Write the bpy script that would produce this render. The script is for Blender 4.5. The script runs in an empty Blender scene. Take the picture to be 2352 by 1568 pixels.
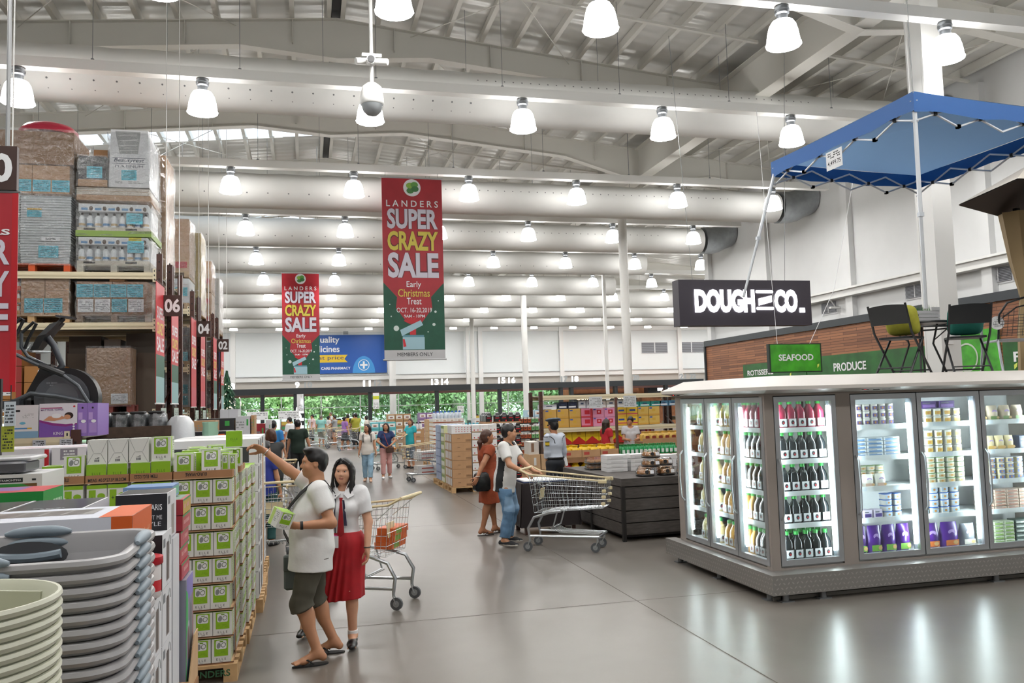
import bpy, math, random
import numpy as np
from mathutils import Vector, Matrix
SC = bpy.context.scene
COL = SC.collection
RND = random.Random(11)
PI = math.pi

# ---------------------------------------------------------------- camera, sky, sun, exposure
def cam_axes(yaw, pitch, roll):
    cy, sy, cp, sp = math.cos(yaw), math.sin(yaw), math.cos(pitch), math.sin(pitch)
    fwd = Vector((sy*cp, cy*cp, sp)); right = Vector((cy, -sy, 0)); up = right.cross(fwd)
    cr, sr = math.cos(roll), math.sin(roll)
    return cr*right + sr*up, -sr*right + cr*up, fwd
cd = bpy.data.cameras.new('camera'); cam = bpy.data.objects.new('camera', cd); COL.objects.link(cam)
r_, u_, f_ = cam_axes(0.2442, 0.0738, -0.0289)
cam.matrix_world = Matrix(((r_.x, u_.x, -f_.x, 0), (r_.y, u_.y, -f_.y, 0), (r_.z, u_.z, -f_.z, 2.05), (0, 0, 0, 1)))
cd.sensor_width = 36; cd.lens = 36*1896.3/2352; cd.clip_end = 400; cd.clip_start = .05
SC.camera = cam

wd = bpy.data.worlds.new('sky'); SC.world = wd; wd.use_nodes = True
wn = wd.node_tree.nodes; bg = wn['Background']
bg.inputs[0].default_value = (.9, .96, 1, 1); bg.inputs[1].default_value = 1.9

sl = bpy.data.lights.new('sun', 'SUN'); sun = bpy.data.objects.new('sun', sl); COL.objects.link(sun)
sl.energy = 4.0; sl.angle = .02; sun.rotation_euler = (math.radians(48), 0, math.radians(-12))

LAMP_GLOW, SHADE_GLOW = 75.0, 11.5
vs = SC.view_settings
vs.view_transform = 'Standard'; vs.look = 'None'; vs.gamma = 1; vs.use_curve_mapping = False
vs.exposure = 0.5
cy_ = SC.cycles
cy_.max_bounces = 7; cy_.diffuse_bounces = 4; cy_.glossy_bounces = 3; cy_.transmission_bounces = 4; cy_.transparent_max_bounces = 12
cy_.caustics_reflective = False; cy_.caustics_refractive = False; cy_.sample_clamp_indirect = 6

# ---------------------------------------------------------------- materials
def lin(h):
    h = h.lstrip('#'); o = []
    for i in (0, 2, 4):
        c = int(h[i:i+2], 16)/255; o.append(c/12.92 if c <= .04045 else ((c+.055)/1.055)**2.4)
    return (*o, 1)
_M = {}
def mat(h, rough=.5, metal=0., noise=0., scale=8., emit=0., bump=0., bscale=60., spec=.5, alpha=1., coat=0., stretch=None):
    key = (h, rough, metal, noise, scale, emit, bump, bscale, spec, alpha, coat, stretch)
    if key in _M: return _M[key]
    m = bpy.data.materials.new('m_' + h.lstrip('#')); m.use_nodes = True
    nt = m.node_tree; b = nt.nodes['Principled BSDF']
    c = lin(h)
    b.inputs['Base Color'].default_value = c
    b.inputs['Roughness'].default_value = rough; b.inputs['Metallic'].default_value = metal
    b.inputs['Specular IOR Level'].default_value = spec; b.inputs['Coat Weight'].default_value = coat
    if alpha < 1: b.inputs['Alpha'].default_value = alpha
    if emit:
        b.inputs['Emission Color'].default_value = c; b.inputs['Emission Strength'].default_value = emit
    if noise or bump:
        tc = nt.nodes.new('ShaderNodeTexCoord'); src = tc.outputs['Object']
        if stretch:
            mp = nt.nodes.new('ShaderNodeMapping'); mp.inputs['Scale'].default_value = stretch
            nt.links.new(src, mp.inputs[0]); src = mp.outputs[0]
    if noise:
        n = nt.nodes.new('ShaderNodeTexNoise'); n.inputs['Scale'].default_value = scale; n.inputs['Detail'].default_value = 4
        nt.links.new(src, n.inputs['Vector'])
        mx = nt.nodes.new('ShaderNodeMix'); mx.data_type = 'RGBA'
        mx.inputs[6].default_value = tuple(x*(1-noise) for x in c[:3]) + (1,)
        mx.inputs[7].default_value = tuple(min(1, x*(1+noise)) for x in c[:3]) + (1,)
        mr = nt.nodes.new('ShaderNodeMapRange'); mr.inputs[1].default_value = .3; mr.inputs[2].default_value = .7
        nt.links.new(n.outputs['Fac'], mr.inputs[0]); nt.links.new(mr.outputs[0], mx.inputs[0])
        nt.links.new(mx.outputs[2], b.inputs['Base Color'])
    if bump:
        n2 = nt.nodes.new('ShaderNodeTexNoise'); n2.inputs['Scale'].default_value = bscale; n2.inputs['Detail'].default_value = 3
        nt.links.new(src, n2.inputs['Vector'])
        bp = nt.nodes.new('ShaderNodeBump'); bp.inputs['Strength'].default_value = bump; bp.inputs['Distance'].default_value = .02
        nt.links.new(n2.outputs['Fac'], bp.inputs['Height']); nt.links.new(bp.outputs[0], b.inputs['Normal'])
    _M[key] = m
    return m
def clear_mat(name, tint, gloss, rough, bump=0., bscale=12.):
    """see-through film or glass: mostly transparent, with a sharp sheen"""
    key = (name, tint, gloss)
    if key in _M: return _M[key]
    m = bpy.data.materials.new(name); m.use_nodes = True; nt = m.node_tree
    for n in list(nt.nodes): nt.nodes.remove(n)
    out = nt.nodes.new('ShaderNodeOutputMaterial'); mx = nt.nodes.new('ShaderNodeMixShader')
    tr = nt.nodes.new('ShaderNodeBsdfTransparent'); tr.inputs[0].default_value = lin(tint)
    gl = nt.nodes.new('ShaderNodeBsdfGlossy'); gl.inputs['Roughness'].default_value = rough
    lw = nt.nodes.new('ShaderNodeLayerWeight'); lw.inputs[0].default_value = .25
    mr = nt.nodes.new('ShaderNodeMapRange'); mr.inputs[3].default_value = gloss; mr.inputs[4].default_value = min(1, gloss+.5)
    nt.links.new(lw.outputs['Fresnel'], mr.inputs[0]); nt.links.new(mr.outputs[0], mx.inputs[0])
    nt.links.new(tr.outputs[0], mx.inputs[1]); nt.links.new(gl.outputs[0], mx.inputs[2]); nt.links.new(mx.outputs[0], out.inputs[0])
    if bump:
        tc = nt.nodes.new('ShaderNodeTexCoord'); n2 = nt.nodes.new('ShaderNodeTexNoise'); n2.inputs['Scale'].default_value = bscale
        n2.inputs['Detail'].default_value = 4; n2.inputs['Distortion'].default_value = 1.5
        nt.links.new(tc.outputs['Object'], n2.inputs['Vector'])
        bp = nt.nodes.new('ShaderNodeBump'); bp.inputs['Strength'].default_value = bump; bp.inputs['Distance'].default_value = .06
        nt.links.new(n2.outputs['Fac'], bp.inputs['Height']); nt.links.new(bp.outputs[0], gl.inputs['Normal'])
    _M[key] = m
    return m
WHITE = mat('#e6e6e4', .45); STEEL = mat('#b9bec2', .28, .85); DARK = mat('#1b1b1d', .5); BLACK = mat('#0c0c0d', .6)
CARD = mat('#b58e68', .75, noise=.08, scale=5); CARD_D = mat('#8f6a48', .8, noise=.08, scale=5); CARD_L = mat('#c6a37c', .75, noise=.06, scale=5)
WOODP = mat('#c3a073', .75, noise=.15, scale=9); CREAM = mat('#ddd2b4', .45); BROWN = mat('#46302a', .5)
TEAL = mat('#57bcd0', .6); PAPER = mat('#e9eaec', .6); INK = mat('#22262c', .6); REDP = mat('#c4232e', .45)
FILM = clear_mat('film', '#f4f6f7', .17, .16, .9, 9.); GLASS = clear_mat('glass', '#f2f8f7', .05, .03)
SEAM = mat('#3a2a1e', .8)

# ---------------------------------------------------------------- mesh collecting
def FR(o, x, y):
    x = Vector(x); y = Vector(y); z = x.cross(y)
    return Matrix(((x.x, y.x, z.x, o[0]), (x.y, y.y, z.y, o[1]), (x.z, y.z, z.z, o[2]), (0, 0, 0, 1)))
def TR(x, y, z, rz=0.): return Matrix.Translation((x, y, z)) @ Matrix.Rotation(rz, 4, 'Z')
_TX = {}
def text_geo(s, bold, shear):
    key = (s, bold, shear)
    if key not in _TX:
        cu = bpy.data.curves.new('t', 'FONT'); cu.body = s; cu.size = 1; cu.offset = bold; cu.shear = shear; cu.resolution_u = 3
        cu.align_x = 'CENTER'; cu.align_y = 'BOTTOM'
        o = bpy.data.objects.new('t', cu); me = o.to_mesh()
        vs_ = [v.co.copy() for v in me.vertices]; fs = [tuple(p.vertices) for p in me.polygons]
        o.to_mesh_clear(); bpy.data.objects.remove(o); bpy.data.curves.remove(cu)
        if vs_:
            x0 = min(v.x for v in vs_); x1 = max(v.x for v in vs_); y0 = min(v.y for v in vs_); y1 = max(v.y for v in vs_)
            vs_ = [((v.x-x0)/(x1-x0), (v.y-y0)/(y1-y0)) for v in vs_]
        _TX[key] = (vs_, fs)
    return _TX[key]
class MB:
    def __init__(s): s.v = []; s.f = []; s.m = []; s.mats = []; s.ix = {}; s.M = None
    def mi(s, m):
        k = m.name
        if k not in s.ix: s.ix[k] = len(s.mats); s.mats.append(m)
        return s.ix[k]
    def add(s, vs_, fs, m):
        n = len(s.v); i = s.mi(m)
        if s.M is not None: vs_ = [tuple(s.M @ Vector(v)) for v in vs_]
        s.v.extend(tuple(v) for v in vs_)
        for f in fs: s.f.append(tuple(n+a for a in f)); s.m.append(i)
        return s
    def box(s, x0, y0, z0, x1, y1, z1, m, ch=0.):
        if ch:
            ch = min(ch, (x1-x0)/3, (y1-y0)/3, (z1-z0)/3)
            vs_ = []
            for z, i in ((z0, ch), (z0+ch, 0), (z1-ch, 0), (z1, ch)):
                a = ch if i == 0 else ch*1.0
                X0, X1, Y0, Y1 = x0+i, x1-i, y0+i, y1-i
                c = ch*.7 if i == 0 else ch*.3
                vs_ += [(X0+c, Y0, z), (X1-c, Y0, z), (X1, Y0+c, z), (X1, Y1-c, z), (X1-c, Y1, z), (X0+c, Y1, z), (X0, Y1-c, z), (X0, Y0+c, z)]
            fs = [tuple(range(7, -1, -1)), tuple(range(24, 32))]
            for r in range(3):
                for k in range(8): a = r*8+k; b = r*8+(k+1) % 8; fs.append((a, b, b+8, a+8))
            return s.add(vs_, fs, m)
        vs_ = [(x0, y0, z0), (x1, y0, z0), (x1, y1, z0), (x0, y1, z0), (x0, y0, z1), (x1, y0, z1), (x1, y1, z1), (x0, y1, z1)]
        return s.add(vs_, [(3, 2, 1, 0), (4, 5, 6, 7), (0, 1, 5, 4), (1, 2, 6, 5), (2, 3, 7, 6), (3, 0, 4, 7)], m)
    def cbox(s, cx, cy, z0, w, d, h, m, ch=0.): return s.box(cx-w/2, cy-d/2, z0, cx+w/2, cy+d/2, z0+h, m, ch)
    def tube(s, path, r, m, n=6, closed=False, caps=True):
        P = [Vector(p) for p in path]; L = len(P); rings = []; prev = None
        rr = r if isinstance(r, (list, tuple)) else [r]*L
        for i, p in enumerate(P):
            if closed: t = P[(i+1) % L]-P[i-1]
            else: t = P[min(i+1, L-1)]-P[max(i-1, 0)]
            if t.length < 1e-9: t = Vector((0, 0, 1))
            t.normalize()
            if prev is None:
                a = Vector((0, 0, 1)) if abs(t.z) < .9 else Vector((1, 0, 0))
                u = t.cross(a).normalized()
            else:
                u = prev - t*prev.dot(t)
                u = u.normalized() if u.length > 1e-6 else t.cross(Vector((1, .3, .2))).normalized()
            prev = u; w = t.cross(u)
            rings.append([p + (u*math.cos(2*PI*k/n) + w*math.sin(2*PI*k/n))*rr[i] for k in range(n)])
        vs_ = [v for q in rings for v in q]; fs = []
        for i in range(L if closed else L-1):
            for k in range(n):
                a = i*n+k; b = i*n+(k+1) % n; c = ((i+1) % L)*n+(k+1) % n; d = ((i+1) % L)*n+k
                fs.append((a, b, c, d))
        if caps and not closed: fs += [tuple(range(n-1, -1, -1)), tuple(range((L-1)*n, L*n))]
        return s.add(vs_, fs, m)
    def cyl(s, p, q, r, m, n=12, r2=None): return s.tube([p, q], [r, r if r2 is None else r2], m, n)
    def lathe(s, prof, m, n=16, o=(0, 0, 0), sx=1., sy=1., caps=True):
        vs_ = [(o[0]+r*sx*math.cos(2*PI*k/n), o[1]+r*sy*math.sin(2*PI*k/n), o[2]+z) for r, z in prof for k in range(n)]
        fs = []
        for i in range(len(prof)-1):
            for k in range(n): a = i*n+k; b = i*n+(k+1) % n; fs.append((a, b, b+n, a+n))
        if caps:
            if prof[0][0] > 1e-4: fs.append(tuple(range(n-1, -1, -1)))
            if prof[-1][0] > 1e-4: fs.append(tuple(range((len(prof)-1)*n, len(prof)*n)))
        return s.add(vs_, fs, m)
    def loft(s, rings, m, closed=True, caps=True):
        n = len(rings[0]); vs_ = [v for q in rings for v in q]; fs = []
        for i in range(len(rings)-1):
            for k in range(n if closed else n-1): a = i*n+k; b = i*n+(k+1) % n; fs.append((a, b, b+n, a+n))
        if caps: fs += [tuple(range(n-1, -1, -1)), tuple(range((len(rings)-1)*n, len(rings)*n))]
        return s.add(vs_, fs, m)
    def prism(s, F, pts, t, m):
        """polygon in frame F, thickness t behind its face"""
        n = len(pts); vs_ = [F @ Vector((u, v, 0)) for u, v in pts] + [F @ Vector((u, v, -t)) for u, v in pts]
        fs = [tuple(range(n)), tuple(range(2*n-1, n-1, -1))] + [(k, n+k, n+(k+1) % n, (k+1) % n) for k in range(n)]
        return s.add(vs_, fs, m)
    def rect(s, F, u0, v0, u1, v1, m, off=.0008): return s.add([F @ Vector(p) for p in ((u0, v0, off), (u1, v0, off), (u1, v1, off), (u0, v1, off))], [(0, 1, 2, 3)], m)
    def poly(s, F, pts, m, off=.0008): return s.add([F @ Vector((u, v, off)) for u, v in pts], [tuple(range(len(pts)))], m)
    def ell(s, F, cu, cv, ru, rv, m, off=.0008, n=16, a=0.):
        ca, sa = math.cos(a), math.sin(a)
        return s.poly(F, [(cu+ru*math.cos(t)*ca-rv*math.sin(t)*sa, cv+ru*math.cos(t)*sa+rv*math.sin(t)*ca) for t in [2*PI*k/n for k in range(n)]], m, off)
    def ring(s, F, cu, cv, ru, rv, w, m, off=.0008, n=18, a=0.):
        ca, sa = math.cos(a), math.sin(a); vs_ = []
        for k in range(n):
            t = 2*PI*k/n
            for q in (1, 1-w):
                x = ru*q*math.cos(t); y = rv*q*math.sin(t); vs_.append(F @ Vector((cu+x*ca-y*sa, cv+x*sa+y*ca, off)))
        return s.add(vs_, [(2*k, (2*k+2) % (2*n), (2*k+3) % (2*n), 2*k+1) for k in range(n)], m)
    def rrect(s, F, u0, v0, u1, v1, r, m, off=.0008):
        pts = []
        for cx, cy, a0 in ((u1-r, v0+r, -PI/2), (u1-r, v1-r, 0), (u0+r, v1-r, PI/2), (u0+r, v0+r, PI)):
            for k in range(4): a = a0+k*PI/6; pts.append((cx+r*math.cos(a), cy+r*math.sin(a)))
        return s.poly(F, pts, m, off)
    def text(s, F, t, cu, v0, w, h, m, bold=0., off=.0012, shear=0., rot=0.):
        """lettering filling a w x h box, centred on cu, standing on v0"""
        vs_, fs = text_geo(t, bold, shear); c, sn = math.cos(rot), math.sin(rot)
        P = []
        for x, y in vs_:
            x = (x-.5)*w; y = y*h
            P.append(F @ Vector((cu+x*c-y*sn, v0+x*sn+y*c, off)))
        return s.add(P, fs, m)
    def scribble(s, F, u0, v0, u1, v1, m, rows=5, seed=0, off=.0012, fill=.5):
        """lines of small print"""
        r = random.Random(seed); dv = (v1-v0)/rows
        for i in range(rows):
            u = u0
            while u < u1*.999:
                w = r.uniform(.05, .22)*(u1-u0)
                if r.random() < .72: s.rect(F, u, v1-dv*(i+.5+fill/2), min(u+w*.8, u1), v1-dv*(i+.5-fill/2), m, off)
                u += w
        return s
    def build(s, name, parent=None, loc=None, rz=0., smooth=True, ang=.7):
        me = bpy.data.meshes.new(name); me.from_pydata(s.v, [], s.f)
        for m in s.mats: me.materials.append(m)
        if s.f:
            me.polygons.foreach_set('material_index', s.m)
            if smooth:
                me.polygons.foreach_set('use_smooth', [True]*len(s.f)); me.set_sharp_from_angle(angle=ang)
        me.update()
        o = bpy.data.objects.new(name, me); COL.objects.link(o)
        if parent: o.parent = parent
        if loc is not None: o.location = loc
        if rz: o.rotation_euler = (0, 0, rz)
        return o
def tag(o, label, cat, group=None, kind=None):
    o['label'] = label; o['category'] = cat
    if group: o['group'] = group
    if kind: o['kind'] = kind
    return o
def thing(name, label, cat, loc=(0, 0, 0), rz=0., group=None):
    o = bpy.data.objects.new(name, None); o.empty_display_size = .05; COL.objects.link(o)
    o.location = loc; o.rotation_euler = (0, 0, rz); return tag(o, label, cat, group)
def struct(o): o['kind'] = 'structure'; return o
KIDS = {}
def dup(root, label, loc, rz=None, group=None, cat=None, sc=None):
    def cp(o, par):
        c = o.copy(); COL.objects.link(c)
        if par: c.parent = par
        for k in KIDS[o.name]: cp(k, c)
        return c
    if root.name not in KIDS:
        def note(o):
            KIDS[o.name] = list(o.children)
            for k in o.children: note(k)
        note(root)
    r = cp(root, None); r.location = loc
    if rz is not None: r.rotation_euler = (r.rotation_euler[0], r.rotation_euler[1], rz)
    if sc: r.scale = (sc, sc, sc) if not isinstance(sc, tuple) else sc
    r['label'] = label
    if group: r['group'] = group
    if cat: r['category'] = cat
    return r
ORD = 'first second third fourth fifth sixth seventh eighth ninth tenth eleventh twelfth thirteenth fourteenth fifteenth sixteenth seventeenth eighteenth nineteenth twentieth'.split()
# ---------------------------------------------------------------- the shell
def floor_mat():
    m = bpy.data.materials.new('polished_concrete'); m.use_nodes = True; nt = m.node_tree; b = nt.nodes['Principled BSDF']
    tc = nt.nodes.new('ShaderNodeTexCoord')
    def noise(sc, det, a, bb):
        n = nt.nodes.new('ShaderNodeTexNoise'); n.inputs['Scale'].default_value = sc; n.inputs['Detail'].default_value = det
        nt.links.new(tc.outputs['Object'], n.inputs['Vector'])
        r = nt.nodes.new('ShaderNodeMapRange'); r.inputs[1].default_value = a; r.inputs[2].default_value = bb
        nt.links.new(n.outputs['Fac'], r.inputs[0]); return r.outputs[0]
    mx = nt.nodes.new('ShaderNodeMix'); mx.data_type = 'RGBA'
    mx.inputs[6].default_value = lin('#58534d'); mx.inputs[7].default_value = lin('#837d76')
    nt.links.new(noise(.4, 3, 0, 1), mx.inputs[0])
    m2 = nt.nodes.new('ShaderNodeMix'); m2.data_type = 'RGBA'; m2.blend_type = 'MULTIPLY'; m2.inputs[0].default_value = 1
    mm = nt.nodes.new('ShaderNodeMix'); mm.data_type = 'RGBA'; mm.inputs[6].default_value = (.9, .89, .88, 1); mm.inputs[7].default_value = (1, 1, 1, 1)
    nt.links.new(noise(4, 4, .2, .8), mm.inputs[0]); nt.links.new(mx.outputs[2], m2.inputs[6]); nt.links.new(mm.outputs[2], m2.inputs[7])
    nt.links.new(m2.outputs[2], b.inputs['Base Color'])
    b.inputs['Roughness'].default_value = .31
    b.inputs['Specular IOR Level'].default_value = .55
    return m
b = MB(); fm = floor_mat()
b.add([(-28, -7, 0), (34, -7, 0), (34, 64, 0), (-28, 64, 0)], [(0, 1, 2, 3)], fm)
struct(b.build('floor'))
jm = mat('#5d564f', .7)
for i, (x0, y0, x1, y1) in enumerate(((-28, 8.05, 34, 8.05), (-28, 14.2, 34, 14.2), (-28, 18.2, 34, 18.2), (-28, 27, 34, 27), (3.22, -7, 3.3, 64), (-28, 33.3, 34, 33.3), (-28, 39.6, 34, 39.6), (9.3, -7, 9.3, 64), (-28, 1.8, 34, 1.8))):
    b = MB(); w = .006
    if y0 == y1: b.add([(x0, y0-w, .0015), (x1, y0-w, .0015), (x1, y0+w, .0015), (x0, y0+w, .0015)], [(0, 1, 2, 3)], jm)
    else: b.add([(x0-w, y0, .0015), (x0+w, y0, .0015), (x1+w, y1, .0015), (x1-w, y1, .0015)], [(0, 1, 2, 3)], jm)
    struct(b.build('floor_line'))

RX, RZ0, SLOPE = .75, 11.42, .094
def roof_z(x): return RZ0 - SLOPE*abs(x-RX)
rm = bpy.data.materials.new('roof_sheet'); rm.use_nodes = True
nt = rm.node_tree; bs = nt.nodes['Principled BSDF']; bs.inputs['Base Color'].default_value = lin('#dad9d5'); bs.inputs['Roughness'].default_value = .28; bs.inputs['Metallic'].default_value = .1
tc = nt.nodes.new('ShaderNodeTexCoord'); wv = nt.nodes.new('ShaderNodeTexWave'); wv.bands_direction = 'Y'; wv.inputs['Scale'].default_value = .8; wv.inputs['Distortion'].default_value = .4
bp = nt.nodes.new('ShaderNodeBump'); bp.inputs['Strength'].default_value = .35; bp.inputs['Distance'].default_value = .05
nt.links.new(tc.outputs['Object'], wv.inputs['Vector']); nt.links.new(wv.outputs['Fac'], bp.inputs['Height']); nt.links.new(bp.outputs[0], bs.inputs['Normal'])
SKYL = ((26.9, 28.5), (40.2, 41.6))
b = MB()
ys = [-7] + [y for s in SKYL for y in s] + [66]
for k in range(len(ys)-1):
    y0, y1 = ys[k], ys[k+1]
    right = [(RX, 34)]
    left = [(-28, RX)] if (y0, y1) not in SKYL else []
    if (y0, y1) in SKYL: left = [(-28, -16), (.45, RX)]
    for x0, x1 in right + left:
        b.add([(x0, y0, roof_z(x0)), (x0, y1, roof_z(x0)), (x1, y1, roof_z(x1)), (x1, y0, roof_z(x1))], [(0, 1, 2, 3)], rm)
struct(b.build('ceiling', smooth=False))
for i, (y0, y1) in enumerate(SKYL):
    b = MB(); b.add([(-16, y0, roof_z(-16)), (-16, y1, roof_z(-16)), (.45, y1, roof_z(.45)), (.45, y0, roof_z(.45))], [(0, 1, 2, 3)], clear_mat('skylight_sheet', '#e4eef8', .03, .3))
    struct(b.build('window_%d' % (i+11)))
# purlins: one mesh per run, copied across the roof
pm = mat('#d6d4cd', .5)
b = MB(); b.box(-.035, -7, -.22, .035, 65, 0, pm); b.box(-.07, -7, -.235, .035, 65, -.22, pm)
pur = struct(b.build('roof_beam')); KIDS[pur.name] = []
xs = []
for k in range(0, 20): xs += [RX+.16+.83*k, RX-.16-.83*k]
for i, x in enumerate(xs):
    if x > 16.2 or x < -14: continue
    o = pur if i == 0 else pur.copy()
    if i: COL.objects.link(o)
    o.location = (x, 0, roof_z(x)-.005)
b = MB(); b.box(RX-.1, -7, RZ0-.12, RX+.1, 65, RZ0-.08, mat('#4a4a4a', .6)); struct(b.build('ceiling_trim'))
# rafters, with haunches where they meet the ridge and the long girder
GX = 10.7
def rafter(y, name='roof_beam'):
    b = MB(); d = .58
    def web(x0, x1, e0, e1):
        zt0, zt1 = roof_z(x0)-.24, roof_z(x1)-.24
        P = [(x0, zt0), (x1, zt1), (x1, zt1-d-e1), (x0, zt0-d-e0)]
        b.add([(x, y-.012, z) for x, z in P]+[(x, y+.012, z) for x, z in P], [(3, 2, 1, 0), (4, 5, 6, 7)], pm)
        for (xa, za), (xb, zb), t in ((P[0], P[1], 0), (P[3], P[2], 1)):
            zz = .02
            b.add([(xa, y-.13, za), (xb, y-.13, zb), (xb, y+.13, zb), (xa, y+.13, za), (xa, y-.13, za-zz), (xb, y-.13, zb-zz), (xb, y+.13, zb-zz), (xa, y+.13, za-zz)],
                  [(0, 1, 2, 3), (7, 6, 5, 4), (0, 4, 5, 1), (2, 6, 7, 3), (1, 5, 6, 2), (3, 7, 4, 0)], pm)
    web(-28, -9, .3, 0); web(-9, RX-2.2, 0, 0); web(RX-2.2, RX, 0, .38); web(RX, RX+2.2, .38, 0); web(RX+2.2, GX-2.6, 0, 0); web(GX-2.6, GX, 0, .5)
    web(GX, GX+2.6, .5, 0); web(GX+2.6, 16.3, 0, .1); web(16.3, 34, 0, 0)
    for x in np.arange(-12, 16.3, 2.35):
        z = roof_z(x)-.26; b.box(x-.008, y-.12, z-.55, x+.008, y+.12, z, pm)
    return struct(b.build(name, smooth=False))
RAFT = [2.5, 8.1, 13.7, 19.3, 24.9, 30.5, 36.1, 41.7, 47.3, 52.9, 58.5]
for y in RAFT: rafter(y)
# brace rods between rafters
for i, y in enumerate(RAFT[1:7]):
    for x0, x1 in ((-6, -1.5), (2.5, 6.5), (12, 15.5)):
        b = MB(); b.cyl((x0, y, roof_z(x0)-.35), (x1, y+5.6, roof_z(x1)-.35), .012, pm, 5); struct(b.build('ceiling_trim'))
        b = MB(); b.cyl((x1, y, roof_z(x1)-.35), (x0, y+5.6, roof_z(x0)-.35), .012, pm, 5); struct(b.build('ceiling_trim'))
# long horizontal stays midway, and the girder on the column line
for y in (16.6, 22.1, 27.5, 33.4, 39):
    for x0, x1 in ((-9, -.7), (2.2, 10.2), (11.3, 16)):
        b = MB(); b.add([(x0, y-.04, roof_z(x0)-.3), (x1, y-.04, roof_z(x1)-.3), (x1, y+.04, roof_z(x1)-.3), (x0, y+.04, roof_z(x0)-.3), (x0, y-.04, roof_z(x0)-.36), (x1, y-.04, roof_z(x1)-.36), (x1, y+.04, roof_z(x1)-.36), (x0, y+.04, roof_z(x0)-.36)], [(0, 1, 2, 3), (7, 6, 5, 4), (0, 4, 5, 1), (2, 6, 7, 3), (1, 5, 6, 2), (3, 7, 4, 0)], pm)
        struct(b.build('ceiling_trim'))
b = MB(); zt = roof_z(GX)-.24
b.box(GX-.012, -7, zt-1.0, GX+.012, 64, zt, pm); b.box(GX-.18, -7, zt-.02, GX+.18, 64, zt, pm); b.box(GX-.2, -7, zt-1.02, GX+.2, 64, zt-1, pm)
struct(b.build('ceiling_beam', smooth=False))
cw = mat('#e3e3e0', .4)
b = MB(); b.box(GX-.2+.3, 12.2, 0, GX+.2+.3, 12.24, zt-1, cw); b.box(GX+.1, 12.58, 0, GX+.5, 12.62, zt-1, cw); b.box(GX+.11, 12.24, 0, GX+.49, 12.58, zt-1, cw)
b.box(GX+.2, 12.18, 2.85, GX+.33, 12.2, 3.05, WHITE); struct(b.build('column'))
for y in (26.6, 40.3, 54): 
    b = MB(); b.cyl((GX, y, 0), (GX, y, zt-1), .15, cw, 20); b.cyl((GX, y, zt-1.05), (GX, y, zt-1), .25, cw, 20); b.cyl((GX, y, 4.55), (GX, y, 4.6), .156, cw, 20); struct(b.build('column'))
# slender posts standing free of the far wall
for x, y, t in ((6.2, 63.2, .14), (12.2, 63.5, .12), (14.2, 38.0, .07)):
    b = MB(); b.box(x-t, y-t, 0, x+t, y+t, roof_z(x)-.8, cw); struct(b.build('column'))
# walls
wm = mat('#dedfdf', .55, noise=.02, scale=1.5); wl = mat('#e6eaeb', .5); wg = mat('#b9b4ad', .55)
b = MB()
b.box(-28, 64, 4.32, 34, 64.2, 11.5, wl); b.box(-28, 64, 2.98, 34, 64.2, 4.32, wg)
struct(b.build('wall_far'))
b = MB(); b.box(-28, 63.86, 7.75, 34, 64, 8.15, WHITE); b.box(-28, 63.86, 4.1, 34, 64, 4.45, WHITE); b.box(-28, 63.8, 4.45, 34, 63.9, 4.5, mat('#b7babb', .5)); struct(b.build('trim_1'))
for i, x in enumerate((-5.3, 6.45, 13.3, 20.0, 25.6, 30.4)):
    b = MB(); b.box(x-.17, 63.72, 0, x+.17, 64, 10.4, WHITE); struct(b.build('trim_%d' % (i+2)))
b = MB(); b.box(-28.2, -7, 0, -28, 64, 9.2, wm); struct(b.build('wall_left'))
b = MB(); b.box(-28, -7.2, 0, 34, -7, 11.6, wm); struct(b.build('wall_near'))
b = MB(); b.box(16.3, -7, 0, 16.6, 31.3, 10, wm); b.box(16.3, 31.2, 0, 34, 31.3, 10, wm); struct(b.build('wall_right'))
b = MB(); b.box(34, 31.2, 0, 34.2, 64, 9, wm); struct(b.build('wall_right'))
for i, y in enumerate((12.5, 16.6, 21.9, 26.6, 31.0)):
    b = MB(); b.box(16.12, y-.16, 4.3, 16.3, y+.16, 9.6, wm); struct(b.build('wall_right_trim'))
b = MB(); b.box(15.98, 4, 5.0, 16.3, 31.2, 5.22, WHITE); b.box(15.9, 4, 5.2, 16.3, 31.2, 5.26, WHITE); struct(b.build('wall_right_trim'))
for y in (8.5, 13.2, 17.9, 22.6, 27.3):
    b = MB(); b.tube([(15.95, y, 5.0), (16.3, y+.2, 4.75)], .02, WHITE, 6); b.box(15.95, y-.05, 4.7, 16.3, y+.05, 4.76, WHITE); struct(b.build('wall_right_trim'))
# far windows: aluminium frames, one pane each, up to the grey band
gf = mat('#cfd3d2', .4, .3)
gp = clear_mat('shopfront_glass', '#e9f5f2', .06, .02)
for i, x in enumerate(np.arange(-28, 33.9, 2.9)):
    b = MB(); x = float(x)
    b.box(x-.04, 64.02, 0, x+.04, 64.12, 2.98, gf); b.box(x, 64.02, 2.05, x+2.9, 64.1, 2.1, gf); b.box(x, 64.02, 0, x+2.9, 64.12, .12, gf)
    w = struct(b.build('window_%d' % (i+20)))
    b = MB(); b.box(x+.04, 64.06, .12, x+2.86, 64.065, 2.98, gp); o = b.build('window_pane', w)
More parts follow.
